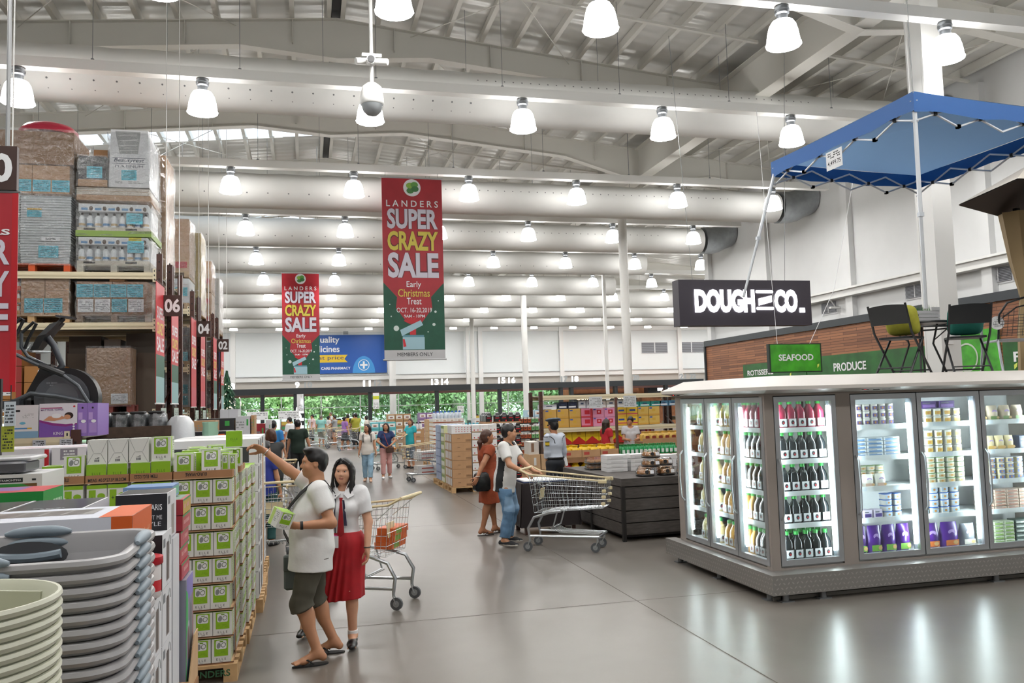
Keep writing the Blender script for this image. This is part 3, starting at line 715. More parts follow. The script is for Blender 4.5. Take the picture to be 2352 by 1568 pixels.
                o = G.build(c.get('n', ty)[:-1], t, col if isinstance(col, list) else [col], c.get('pick') and (lambda q, c=c, z=foot[i][2]: c['pick'](q-np.array([0, 0, z]))))
            continue
        elif ty == 'custom': c['f'](G, dict(tr=tr, hd=hd, s=s, El=El, Wr=Wr, Sh=Sh, Kn=Kn, An=An, rt=rt, fw=fw, up=up, HR=HR, torso=torso, arms=arms, hz=hz, tips=tips, fdirs=fdirs, P=P))
        o = G.build(c.get('n', ty), t, col if isinstance(col, list) else [col], c.get('pick') and (lambda q, c=c: c['pick'](((q-P) @ rot_cols(rt, fw, up))/s)))
        if c.get('label'): o['label'] = c['label']
    return t, dict(tr=tr, hd=hd, s=s, El=El, Wr=Wr, Sh=Sh, Kn=Kn, An=An, rt=rt, fw=fw, up=up, tips=tips, fdirs=fdirs, hc=hc, HR=HR, P=P)
# ---------------------------------------------------------------- the people
def loc_(root, rz, p):
    c, s_ = math.cos(-rz), math.sin(-rz); x, y = p[0]-root[0], p[1]-root[1]
    return np.array([x*c-y*s_, x*s_+y*c, p[2]])
D = math.radians
WSH = mat('#dcdcda', .7, bump=.15, bscale=25); JEAN = mat('#5d7f9f', .8, noise=.28, scale=7, bump=.1, bscale=150); BLK = mat('#17181b', .6); NAVY = mat('#1c2028', .65)
def strap(name, par, pts, w, m, th=.004):
    """a flat band along a path"""
    b = MB(); P = [Vector(p) for p in pts]; rings = []
    for i, p in enumerate(P):
        t = (P[min(i+1, len(P)-1)]-P[max(i-1, 0)]).normalized(); c = Vector((0, 0, 0))
        n = pts_n[i] if False else None
        side = t.cross(Vector(BANDN)).normalized(); nn = side.cross(t)
        rings.append([p+side*w/2+nn*th, p-side*w/2+nn*th, p-side*w/2-nn*th, p+side*w/2-nn*th])
    b.loft(rings, m); return b.build(name, par)
def flipflop(t, i, K, m, rz=0):
    he, ba, ti = K['tips'][i]; f = Vector(K['fdirs'][i]); sd = Vector((f.y, -f.x, 0)); s = K['s']; z = min(ba[2], he[2])-.03*s
    a = Vector(he)-f*.045; L = (Vector(ti)-a).length+.028; pts = []
    for q in range(20):
        an = 2*PI*q/20; u = .5-.5*math.cos(an); wd = .043*math.sin(an)*(1-.18*math.cos(an)*-1)
        pts.append(a+f*L*u+sd*wd)
    b = MB(); b.loft([[(p.x, p.y, z-.022) for p in pts], [(p.x, p.y, z-.002) for p in pts]], m); o = b.build('flip_flop', t)
    b = MB(); c = Vector(ti)-f*.03; c.z = z+.034
    for sg in (1, -1): b.tube([c, Vector(ba)-f*.03+sd*sg*.034+Vector((0, 0, .012)), Vector(ba)-f*.075+sd*sg*.044-Vector((0, 0, .022))], .0065, m, 6)
    b.build('toe_strap', o)
def collar(t, K, m, name='collar', r=.075, drop=.0, op=.35):
    b = MB(); rings = []
    for k in range(15):
        a = -PI/2+op+(2*PI-2*op)*k/14; x, y = r*math.cos(a), -r*.95*math.sin(a)*-1
        rings.append([K['tr'](x*1.0, y*1.0-.01, .525-.02*max(y, 0)/r), K['tr'](x*1.3, y*1.3, .485-drop-.05*max(y, 0)/r), K['tr'](x*1.35, y*1.34, .49-drop-.05*max(y, 0)/r), K['tr'](x*1.04, y*1.05-.01, .532-.02*max(y, 0)/r)])
    b.loft(rings, m); return b.build(name, t)

# the man reaching over the green boxes
mr, mz = (.03, 7.12), D(92)
flp = [loc_(mr, mz, (.2, 7.27, 0)), loc_(mr, mz, (.06, 6.99, 0))]; flp[0][2] = .012; flp[1][2] = .012
hR = loc_(mr, mz, (-.42, 7.33, 1.755)); hL = loc_(mr, mz, (-.075, 6.86, 1.125))
KH = mat('#4d4a3f', .8, noise=.06, scale=20)
man, K = person('man in a white shirt and khaki shorts reaching over the green box stack', (*mr, 0), mz, H=1.70, fat=.12, skin='tan', headoff=(0, .0, .02), hip=(.0, -.005, .9), h=.0062, foot=flp, hands=(hR, hL),
    poles=((.3, -.2, -1), (-.15, -1, -.35)), lean=(.02, -.035), head=(.05, .04, 0), face=1, grip=(.55, .75),
    fingers=((np.array([-.05, .85, .5]), np.array([-.55, .35, -.75])), (np.array([.2, .95, .12]), np.array([.75, -.1, .65]))),
    clothes=({'t': 'shirt', 'm': mat('#e3e3e2', .7, bump=.12, bscale=25), 'sl': .66, 'hem': -.17, 'neck': .07, 'h': .0075, 'fold': .0045, 'n': 'polo_shirt', 'label': 'white polo shirt', 'pad': .018},
             {'t': 'pants', 'm': KH, 'to': .12, 'cuff': .088, 'top': -.06, 'h': .0075, 'n': 'shorts', 'label': 'khaki shorts', 'pad': .016}))
collar(man, K, mat('#dcdcdb', .7))
for i in (0, 1): flipflop(man, i, K, mat('#1a1a1a', .7))
s = K['s']; e, w_ = Vector(K['El'][1]), Vector(K['Wr'][1]); ax = (w_-e).normalized()
b = MB(); c = w_-ax*.02; b.tube([c-ax*.011, c+ax*.011], .034, BLK, 16)
nrm_ = ax.cross(Vector((0, 0, 1))).normalized(); nrm_ = nrm_ if nrm_.x < 0 else -nrm_
b.cyl(c-nrm_*.028, c-nrm_*.041, .021, mat('#101114', .2), 18); b.build('wristwatch', man)['label'] = 'black wristwatch'
e, w_ = Vector(K['El'][0]), Vector(K['Wr'][0]); ax = (w_-e).normalized(); c = w_-ax*.012
u = ax.cross(Vector((0, 0, 1))).normalized(); v = ax.cross(u)
b = MB(); b.tube([c+(u*math.cos(q*.3927)+v*math.sin(q*.3927))*.033 for q in range(16)], .0045, mat('#c9c6c0', .3, .7), 6, closed=True); b.build('bracelet', man)
tr = K['tr']
BANDN = tuple((Vector(tr(-1, .1, .3))-Vector(tr(0, .1, .3))).normalized())
bag = thing('crossbody_bag', 'grey green crossbody bag with a black strap worn by the man in shorts', 'bag', (*mr, 0), mz)
pts = [tr(-.03, -.125, .44), tr(-.085, -.05, .53), tr(-.11, .03, .515), tr(-.095, .11, .44), tr(-.04, .182, .34), tr(.05, .228, .24), tr(.14, .215, .12), tr(.2, .15, 0), tr(.235, .08, -.1)]
b = MB(); P = [Vector(p) for p in pts]; rings = []
for i, p in enumerate(P):
    t_ = (P[min(i+1, len(P)-1)]-P[max(i-1, 0)]).normalized(); o_ = (p-Vector(tr(0, .03, .3))); o_ = (o_-t_*o_.dot(t_)).normalized(); sd = t_.cross(o_)
    p = p+o_*.026; rings.append([p+sd*.02+o_*.003, p-sd*.02+o_*.003, p-sd*.02-o_*.003, p+sd*.02-o_*.003])
b.loft(rings, BLK); b.build('strap', bag)
b = MB(); b.M = Matrix.Translation(Vector(tr(.25, .1, -.22))); b.box(-.03, -.12, -.15, .035, .12, .14, mat('#5e6664', .7), .02); b.box(-.034, -.12, .0, .039, .122, .142, mat('#4c5453', .7), .015); b.build('bag_body', bag)
# sunglasses hooked on the open collar
b = MB()
for sg in (1, -1): b.tube([tr(sg*.022+.022*math.cos(q*.5236), .208+.006*math.cos(q*1.04), .36+.02*math.sin(q*.5236)) for q in range(12)], .003, mat('#5b2e22', .3), 5, closed=True)
b.build('sunglasses', man)['label'] = 'brown sunglasses hooked on the shirt'

# the schoolgirl beside him
gr, gz = (.27, 7.50), D(166)
gf = [loc_(gr, gz, (-.08, 8.0, .0)), loc_(gr, gz, (.36, 7.43, 0))]; gf[0][2] = .014; gf[1][2] = .014
REDSK = mat('#a80f1c', .7, noise=.12, scale=14)
girl, K = person('schoolgirl in white blouse and red pleated skirt looking at the viewer', (*gr, 0), gz, H=1.585, sex='f', skin='light', h=.006, foot=gf,
    hands=(None, loc_(gr, gz, (.49, 7.36, .83))), poles=(None, (-.6, -.6, -.2)), head=(.0, .02, -.06), face=1, hair='long', grip=(.4, .45), fingers=(None, (np.array([-.05, .1, -1]), np.array([.9, .3, 0]))), hip=(-.02, -.03, .86), lean=(-.01, 0),
    clothes=({'t': 'shirt', 'm': mat('#e0e0e2', .7, bump=.1, bscale=25), 'sl': .72, 'hem': .07, 'neck': .06, 'h': .007, 'fold': .005, 'n': 'blouse', 'label': 'white school blouse', 'pad': .014},
             {'t': 'skirt', 'm': REDSK, 'hemz': .43, 'r0': .15, 'r1': .25, 'pleat': .014, 'np': 22, 'h': .007, 'label': 'red pleated skirt'},
             {'t': 'socks', 'm': mat('#e8e8e8', .8), 'up': .05}, {'t': 'shoes', 'm': mat('#121214', .3), 'low': 1, 'h': .006, 'n': 'school_shoes'}))
hd, tr = K['hd'], K['tr']
for sg in (1, -1):
    b = MB(); b.loft([[tr(sg*q, y, z) for q, y, z in r] for r in (((.012, .1, .475), (.06, .125, .43), (.058, .12, .428), (.012, .095, .47)), ((.05, .075, .525), (.11, .09, .455), (.108, .085, .452), (.048, .07, .52)), ((.07, .0, .55), (.125, .0, .485), (.12, .0, .48), (.066, .0, .545)))], mat('#e4e4e6', .7)); b.build('collar', girl)
# hair parted to one side and swept across
b = MB()
for k in range(7): b.tube([hd(.022-.004*k, .03+.006*k, .117-.003*k), hd(-.012-.008*k, .07-.002*k, .1-.006*k), hd(-.045-.005*k, .07-.006*k, .082-.01*k), hd(-.074-.001*k, .045-.004*k, .04-.014*k)], [.01, .014, .014, .01], HAIRB, 6)
for k in range(5): b.tube([hd(.022+.004*k, .03+.006*k, .117-.003*k), hd(.05+.004*k, .055-.004*k, .092-.008*k), hd(.074+.001*k, .04-.005*k, .05-.012*k)], [.01, .013, .01], HAIRB, 6)
for sg in (1, -1):
    for k in range(4): b.tube([hd(sg*.07, .045-.02*k, .06), hd(sg*.084, .04-.02*k, -.04), hd(sg*(.088+.006*k), .045-.018*k, -.14), hd(sg*(.085+.01*k), .06-.02*k, -.25)], [.012, .016, .014, .004], HAIRB, 6)
b.build('fringe', girl)
b = MB(); F = FR(tr(0, .147, .44), K['rt'], K['up']); ti = mat('#a3141f', .5)
b.M = None
b.poly(F, [(-.016, .0), (.016, 0), (.012, -.03), (-.012, -.03)], ti, .006); b.poly(F, [(-.01, -.03), (.01, -.03), (.03, -.3), (.0, -.34), (-.03, -.3)], ti, .006)
b.ell(F, 0, -.27, .018, .018, mat('#e3dcc2', .5), .008); b.ell(F, 0, -.27, .01, .01, mat('#3d6aa8', .5), .009); b.poly(F, [(-.03, -.02), (-.012, -.02), (-.03, -.24), (-.055, -.24)], mat('#262440', .5), .004); b.build('necktie', girl)['label'] = 'red school necktie'
b = MB(); b.tube([tr(.06, .1, .46), tr(.055, .16, .3), tr(.045, .17, .12)], .006, mat('#231f33', .5), 5); F = FR(tr(.045, .175, .04), K['rt'], K['up'])
b.prism(F, [(-.03, -.05), (.03, -.05), (.03, .05), (-.03, .05)], .004, PAPER); b.rect(F, -.02, .02, .02, .06, mat('#e0489a', .5), .004); b.rect(F, -.02, -.04, .02, .01, mat('#b7bcc4', .5), .003); b.build('name_badge', girl)
b = MB(); c = Vector(K['Wr'][1])+Vector((0, 0, .01)); b.tube([c+Vector((math.cos(q*.4488)*.027, math.sin(q*.4488)*.027, 0)) for q in range(14)], .006, mat('#4a4540', .5), 6, closed=True); b.build('bracelet', girl)
b = MB()
for sg in (1, -1): b.tube([hd(sg*.078, .01, -.02), hd(sg*.07, .05, -.09), hd(sg*.05, .075, -.15), hd(sg*.03, .09, -.21)], .0025, PAPER, 5)
b.build('earphone_cord', girl)

# man pushing the big trolley, and the woman walking behind him
pr, pz = (2.72, 11.78), D(-122)
pf = [loc_(pr, pz, (2.70, 11.62, .02)), loc_(pr, pz, (2.83, 11.95, .02))]
push, K = person('man in a white shirt with a black side panel and ripped jeans pushing a trolley', (*pr, 0), pz, H=1.73, skin='tan', h=.009, foot=pf, fat=.03, hair='crop',
    hands=(loc_(pr, pz, (2.96, 11.33, 1.06)), loc_(pr, pz, (3.16, 11.60, 1.06))), poles=((.6, -.6, -.7), (-.6, -.6, -.7)), lean=(0, .07), head=(.35, -.02, 0), knee=((.15, 1, 0), (-.1, 1, 0)), grip=(.8, .8), fingers=((np.array([.1, .95, -.2]), np.array([0, -.2, -1])), (np.array([-.1, .95, -.2]), np.array([0, -.2, -1]))),
    clothes=({'t': 'shirt', 'm': [WSH, mat('#1c1f22', .7)], 'sl': .68, 'hem': -.16, 'h': .009, 'n': 't_shirt', 'label': 'white shirt with a black side panel', 'pad': .02, 'pick': lambda q: (((np.abs(q[:, 1]+.015) < .055+.0*q[:, 2]) & (q[:, 2] < .33) & (np.abs(q[:, 0]) > .1) & (np.abs(q[:, 0]) < .23)) | ((np.abs(np.abs(q[:, 0])-.1) < .05) & (q[:, 2] > .5) & (q[:, 1] > -.02))).astype(int)},
             {'t': 'pants', 'm': [JEAN, mat('#aebfca', .8), mat('#7592ad', .8)], 'top': -.1, 'to': .93, 'cuff': .062, 'h': .009, 'n': 'jeans', 'label': 'ripped blue jeans', 'pad': .016, 'fold': .005, 'pick': lambda q: np.where((q[:, 2] > -.455) & (q[:, 2] < -.425) & (q[:, 1] > .09) & (q[:, 0] > .09) & (q[:, 0] < .13), 1, np.where((q[:, 2] > -.4) & (q[:, 2] < -.2) & (q[:, 1] > .1), 2, 0))},
             {'t': 'shoes', 'm': [mat('#1c1d20', .8), mat('#d8d4cc', .7)], 'h': .009, 'n': 'sneakers', 'pick': lambda q: (q[:, 2] < .03).astype(int)}))
wr_, wz = (2.58, 12.72), D(-75)
RUST = mat('#8d3d1d', .8, noise=.12, scale=60)
wf = [loc_(wr_, wz, (2.62, 12.78, .012)), loc_(wr_, wz, (2.86, 12.95, .012))]
rust, K = person('woman in a rust lace dress with a black shoulder bag, walking behind the trolley man', (*wr_, 0), wz, H=1.62, sex='f', skin='mid', h=.01, foot=wf, fat=.08, hair='pony', hairm=HAIRR, head=(-.2, 0, 0),
    hands=(loc_(wr_, wz, (2.44, 12.5, .80)), None), poles=((.6, -1, -.2), None),
    clothes=({'t': 'dress', 'm': RUST, 'hemz': .52, 'r0': .14, 'r1': .21, 'pleat': .006, 'np': 9, 'sl': .45, 'n': 'dress', 'label': 'rust coloured lace dress', 'pad': .016, 'h': .01},))
for i in (0, 1): flipflop(rust, i, K, mat('#2a211d', .6))
b = MB(); c = Vector(K['Wr'][0]); b.tube([c+Vector((math.cos(q*.4488)*.032, math.sin(q*.4488)*.032, .012)) for q in range(14)], .008, mat('#d9c7b8', .5), 6, closed=True); b.build('bracelet', rust)
tr = K['tr']
bag = thing('shoulder_bag', 'shiny black shoulder bag hanging on the woman in the rust dress', 'bag', (*wr_, 0), wz)
b = MB(); c = Vector(tr(.16, -.19, -.02)); b.loft([[c+Vector((x*q, y*q, z)) for x, y in ((-.05, -.13), (.05, -.13), (.07, 0), (.05, .13), (-.05, .13), (-.07, 0))] for q, z in ((.75, -.16), (1, -.13), (1.02, 0), (.8, .1), (.55, .13))], mat('#141415', .22)); b.build('bag_body', bag)
b = MB(); b.tube([tr(.15, -.2, .08), tr(.16, -.15, .3), tr(.13, -.06, .5), tr(.12, .04, .535), tr(.14, .1, .42)], [.014, .016, .016, .014, .01], mat('#3a3f42', .5), 6); b.build('strap', bag)

# the guard, seen from behind
gr2, gz2 = (4.42, 14.72), D(28)
SKY = mat('#c2cad6', .7, bump=.1, bscale=25)
guard, K = person('security guard in a pale blue uniform shirt and peaked cap, seen from behind', (*gr2, 0), gz2, H=1.70, skin='mid', h=.009, hair='crop', head=(-.2, 0, 0), fat=.02,
    hands=(None, loc_(gr2, gz2, (4.27, 14.72, .82))), poles=(None, (-.8, -.4, 0)),
    clothes=({'t': 'shirt', 'm': [SKY, mat('#20242c', .6), mat('#d9b92e', .5)], 'sl': 1.86, 'hem': .09, 'neck': .06, 'n': 'uniform_shirt', 'label': 'pale blue uniform shirt', 'fold': .004, 'h': .009, 'pick': lambda q: np.where((np.abs(q[:, 2]-.36) < .045) & (q[:, 0] < -.19) & (np.abs(q[:, 1]+.04) < .035), np.where(np.abs(q[:, 2]-.36) < .025, 2, 1), np.where((np.abs(np.hypot(np.abs(q[:, 0])-.21, q[:, 2]-.37)-.12) < .008) & (q[:, 2] > .36), 1, 0))},
             {'t': 'pants', 'm': NAVY, 'top': .11, 'to': .97, 'cuff': .055, 'n': 'trousers', 'label': 'navy uniform trousers', 'pad': .014}, {'t': 'shoes', 'm': BLK}))
collar(guard, K, SKY, r=.07, op=.2)
hd = K['hd']
b = MB(); b.M = Matrix.Translation(Vector(hd(0, -.01, .06))) @ Matrix([list(q) for q in K['HR']]).to_4x4(); b.M = b.M @ Matrix.Rotation(-.12, 4, 'X')
CAPM = mat('#3c4a58', .6); b.lathe([(.086, -.02), (.09, .02), (.098, .03), (.142, .055), (.138, .066), (.1, .085), (.0, .095)], CAPM, 22, sy=1.08); b.lathe([(.0895, -.018), (.0935, .02)], BLK, 22, sy=1.08, caps=False)
b.loft([[(x*.98, .07+.02*math.cos(x*9), -.02) for x in (-.07, -.035, 0, .035, .07)], [(x, .15-.35*abs(x), -.045) for x in (-.07, -.035, 0, .035, .07)]], BLK, closed=False, caps=False); b.build('peaked_cap', guard)['label'] = 'slate blue peaked cap'
b = MB(); b.M = Matrix.Translation(Vector(K['tr'](.17, .02, .06))); b.cbox(0, 0, -.1, .045, .05, .16, BLK, .008); b.cyl((0, 0, .06), (0, 0, .16), .005, BLK, 6); b.build('walkie_talkie', guard)
b = MB(); b.M = Matrix.Translation(Vector(K['tr'](.19, -.08, .03))); b.loft([[(-.05, 0, .06), (.03, 0, .07), (.03, .012, .07), (-.05, .012, .06)], [(-.04, -.01, -.02), (.05, -.01, -.03), (.05, .004, -.03), (-.04, .004, -.02)], [(.0, -.01, -.1), (.06, -.01, -.09), (.06, .002, -.09), (.0, .002, -.1)]], PAPER); b.build('hand_towel', guard)
b = MB(); b.tube([K['tr'](.175*math.cos(q*.4189)*1.05, .128*math.sin(q*.4189)*1.1, .095) for q in range(15)], .018, BLK, 6, closed=True); b.build('belt', guard)

# two women strolling towards the viewer, and the woman in turquoise
def simple(label, x, y, rz, H, sex, shirt, pants, hair, hairm=None, h=.016, sl=.6, to=.93, shoes=None, skin='tan', skirt=None, fat=0., hands=None, foot=None, hem=-.1, head=(0, 0, 0), poles=None, cuff=.052, lean=(0, 0), knee=None, group=None, grip=None, names=('t_shirt', 'trousers')):
    cl = []
    if shirt: cl.append({'t': 'shirt', 'm': shirt, 'sl': sl, 'hem': hem, 'n': names[0], 'pad': .016, 'h': h*.85})
    if pants: cl.append({'t': 'pants', 'm': pants, 'top': .1 if hem > .02 else hem+.05, 'to': to, 'cuff': cuff, 'n': names[1], 'pad': .014, 'h': h*.85})
    if skirt: cl.append({'t': 'skirt', 'm': skirt, 'hemz': .5, 'r0': .13, 'r1': .2})
    if shoes: cl.append({'t': 'shoes', 'm': shoes, 'h': h})
    return person(label, (x, y, 0), rz, H=H, sex=sex, skin=skin, h=h, hair=hair, hairm=hairm, fat=fat, clothes=cl, hands=hands, foot=foot, head=head, poles=poles, lean=lean, knee=knee, group=group, grip=grip)
OFFW = mat('#d8d3cb', .75); LJ = mat('#8fb0c6', .8, noise=.2, scale=9); PINKP = mat('#cf9c97', .75); NVY = mat('#1f3360', .75); TQ = mat('#27a9b4', .7); DJ = mat('#4a5a68', .8)
w1, K = simple('woman in an off white top and ripped pale jeans strolling up the aisle', 1.62, 23.3, D(172), 1.56, 'f', OFFW, LJ, 'long', h=.013, shoes=mat('#c9a48a', .6), foot=((.1, -.12, 0), (-.06, .16, 0)), head=(-.5, 0, 0), hem=-.12)
b = MB(); tr = K['tr']
for sg in (1, -1): b.tube([tr(sg*.12, .13, .25), tr(sg*.12, .125, .42), tr(sg*.11, .02, .55), tr(sg*.11, -.12, .42)], .014, BLK, 6)
b.box(-.13, -.26, 1.02*.92, .13, -.135, 1.33, BLK, .04); b.build('backpack', w1)
w2, K = simple('woman in a navy top and pink trousers with a crossbody purse', 2.18, 24.0, D(185), 1.56, 'f', NVY, PINKP, 'long', h=.013, shoes=mat('#e4e4e4', .6), foot=((.12, .1, 0), (-.1, -.1, 0)), head=(-.35, 0, 0), hem=-.0, hands=((.12, .2, .93), (-.1, .2, .95)), poles=((1, -.3, -.3), (-1, -.3, -.3)), to=.88)
tr = K['tr']; pu = thing('crossbody_purse', 'brown crossbody purse on a red strap, hung on the woman in navy', 'bag', (2.18, 24.0, 0), D(185))
b = MB(); b.M = Matrix.Translation((-.06, .22, .82)); b.box(-.11, -.035, -.09, .11, .035, .08, mat('#4a2f24', .5), .02); b.build('purse_body', pu)
b = MB(); b.tube([tr(.1, .03, .53), tr(.06, .13, .4), tr(-.0, .15, .2), tr(-.08, .16, .0)], .009, mat('#9c4038', .5), 5); b.build('strap', pu)
tq, K = simple('woman in a turquoise polo and grey capri trousers holding a trolley handle', 3.3, 27.4, D(130), 1.60, 'f', TQ, DJ, 'bob', HAIRR, h=.015, shoes=BLK, to=.35, fat=.06, hands=((.15, .35, 1.0), None), head=(.3, 0, 0), cuff=.075)
# men and women with their backs turned, near the boxed appliances
simple('man in a dark green shirt and black trousers walking away', -.27, 23.4, D(-8), 1.74, 'm', mat('#16291f', .8), mat('#121314', .7), 'crop', h=.015, shoes=BLK, fat=.04, foot=((.12, .14, 0), (-.12, -.06, 0)), hands=((.34, .12, .87), None))
simple('man in a bright blue shirt with his back turned beside the boxed appliances', -.86, 22.0, D(-20), 1.76, 'm', mat('#2f80c4', .75), mat('#1c2622', .7), 'crop', h=.015, shoes=BLK, fat=.07)
simple('woman with short auburn hair and a dark sleeveless top leaning on a trolley', -.62, 15.3, D(15), 1.70, 'f', mat('#2a2c2d', .7), mat('#244038', .7), 'bob', HAIRR, h=.013, sl=.05, skin='light', fat=.06, shoes=BLK, hands=((.18, .42, 1.02), (-.18, .42, 1.02)), lean=(0, .06))
simple('young person in a royal blue top, half hidden behind the reaching man', -.64, 13.2, D(-25), 1.55, 'f', mat('#26358a', .7), mat('#1e4a4a', .7), 'short', h=.013, sl=.5, shoes=BLK)
simple('officer in a white shirt, navy trousers and dark cap by the checkout', -.68, 33.6, D(60), 1.72, 'm', mat('#dfe1e4', .7), NAVY, 'crop', h=.018, sl=.9, shoes=BLK)
# the crowd at the tills
QG = 'shoppers queueing at the tills'
simple('man in a pale teal shirt and khaki shorts seen from behind at the tills', .7, 45.5, D(-5), 1.66, 'm', mat('#86bfb9', .75), mat('#6f6e5c', .8), 'crop', HAIRG, h=.02, to=.05, cuff=.1, fat=.12)
simple('woman in a grey top and black shorts pushing a trolley at the tills', 1.45, 46.5, D(60), 1.62, 'f', mat('#9a9c9f', .75), BLK, 'short', h=.022, to=-.6, hands=((.15, .4, 1.0), (-.15, .4, 1.0)))
simple('woman in a lilac top and navy skirt walking past the tills with a grey bag', 1.72, 40.6, D(-60), 1.60, 'f', mat('#9a70b4', .75), None, 'bun', h=.02, skirt=NAVY, fat=.1, shoes=mat('#d8c0c0', .6), foot=((.1, .15, 0), (-.08, -.15, 0)), head=(-.4, 0, 0))
simple('man in an olive yellow shirt and dark trousers pushing a trolley', 2.3, 41.4, D(20), 1.74, 'm', mat('#9c9a30', .75), mat('#26272a', .7), 'crop', h=.02, hands=((.15, .38, 1.02), (-.15, .38, 1.02)), fat=.06)
simple('woman in a pale pink top facing the till', -.35+.65, 52, D(80), 1.66, 'm', mat('#d9bfc0', .75), BLK, 'crop', h=.025)
simple('woman in a white top queueing beside the grey topped shopper', 1.15, 48.2, D(-70), 1.58, 'f', mat('#d6d6d6', .75), mat('#a08f84', .7), 'bun', h=.025)
simple('shopper in a black and yellow top waiting at the till', 2.2, 47.6, D(30), 1.66, 'f', mat('#b99a2c', .75), BLK, 'bob', h=.025)
simple('dark haired shopper in black between the lilac and olive shirts', 2.45, 46.2, D(-20), 1.68, 'm', BLK, BLK, 'short', h=.025)
simple('woman in a cream dress beside the man in olive', 2.9, 42.6, D(70), 1.60, 'f', mat('#d8d2c8', .75), mat('#c8c2b8', .7), 'bob', h=.022)
simple('cashier in white behind the second till', .25, 55, D(170), 1.6, 'm', mat('#e0e0e0', .75), BLK, 'short', h=.025)
simple('bald man in white at the far end of the tills', 1.5, 56, D(100), 1.75, 'm', mat('#d8d8da', .75), BLK, 'crop', HAIRG, h=.025)
# women by the biscuit shelves
rl, K = simple('woman in a red top with long dark hair and glasses by the yellow boxes', 7.25, 19.6, D(-75), 1.56, 'f', mat('#b8202c', .7), NAVY, 'long', HAIRN, h=.014)
b = MB(); hd = K['hd']
for sg in (1, -1): b.tube([hd(sg*.03+.02*math.cos(q*.7854), .1, .004+.015*math.sin(q*.7854)) for q in range(8)], .002, BLK, 4, closed=True)
b.tube([hd(.05, .095, .006), hd(.08, .0, .008)], .002, BLK, 4); b.build('glasses', rl)
simple('woman in a pale grey shirt with tied black hair looking down at the shelf', 7.85, 19.5, D(165), 1.60, 'f', mat('#c3c3c8', .7), NAVY, 'bun', h=.014, head=(-.3, -.45, -.25), hands=((.1, .3, 1.05), (-.1, .3, 1.05)))
simple('dark haired shopper in charcoal half hidden by the glass cabinet', 9.7, 19.4, D(100), 1.62, 'f', mat('#3a3a3e', .7), BLK, 'long', h=.018)
# ---------------------------------------------------------------- goods stacked along the rack side of the aisle
def frames(x0, y0, z0, x1, y1, z1):
    """faces of a box as (frame, width, height): front -y, side +x, top, back, side -x"""
    return dict(f=(FR((x0, y0, z0), (1, 0, 0), (0, 0, 1)), x1-x0, z1-z0), r=(FR((x1, y0, z0), (0, 1, 0), (0, 0, 1)), y1-y0, z1-z0),
                t=(FR((x0, y0, z1), (1, 0, 0), (0, 1, 0)), x1-x0, y1-y0), l=(FR((x0, y1, z0), (0, -1, 0), (0, 0, 1)), y1-y0, z1-z0), b=(FR((x1, y1, z0), (-1, 0, 0), (0, 0, 1)), x1-x0, z1-z0))
def pallet(b, x0, y0, z0, w, d, h=.13, m=WOODP):
    for k in range(6): u = y0+(d-.1)*k/5; b.box(x0, u, z0+h-.022, x0+w, u+.1, z0+h, m)
    for k in range(3 if w > .3 else 1):
        u = x0+(w-.1)*k/2
        for j in range(3): v = y0+(d-.13)*j/2; b.box(u, v, z0+.02, u+.1, v+.13, z0+h-.022, m)
        b.box(u, y0, z0, u+.1, y0+d, z0+.02, m)
LIME = mat('#8cba24', .45); LIMED = mat('#6f9a1e', .5); BOXW = mat('#dfe0dc', .5); GREYD = mat('#8b8f90', .5)
EW, EH = .138, .184
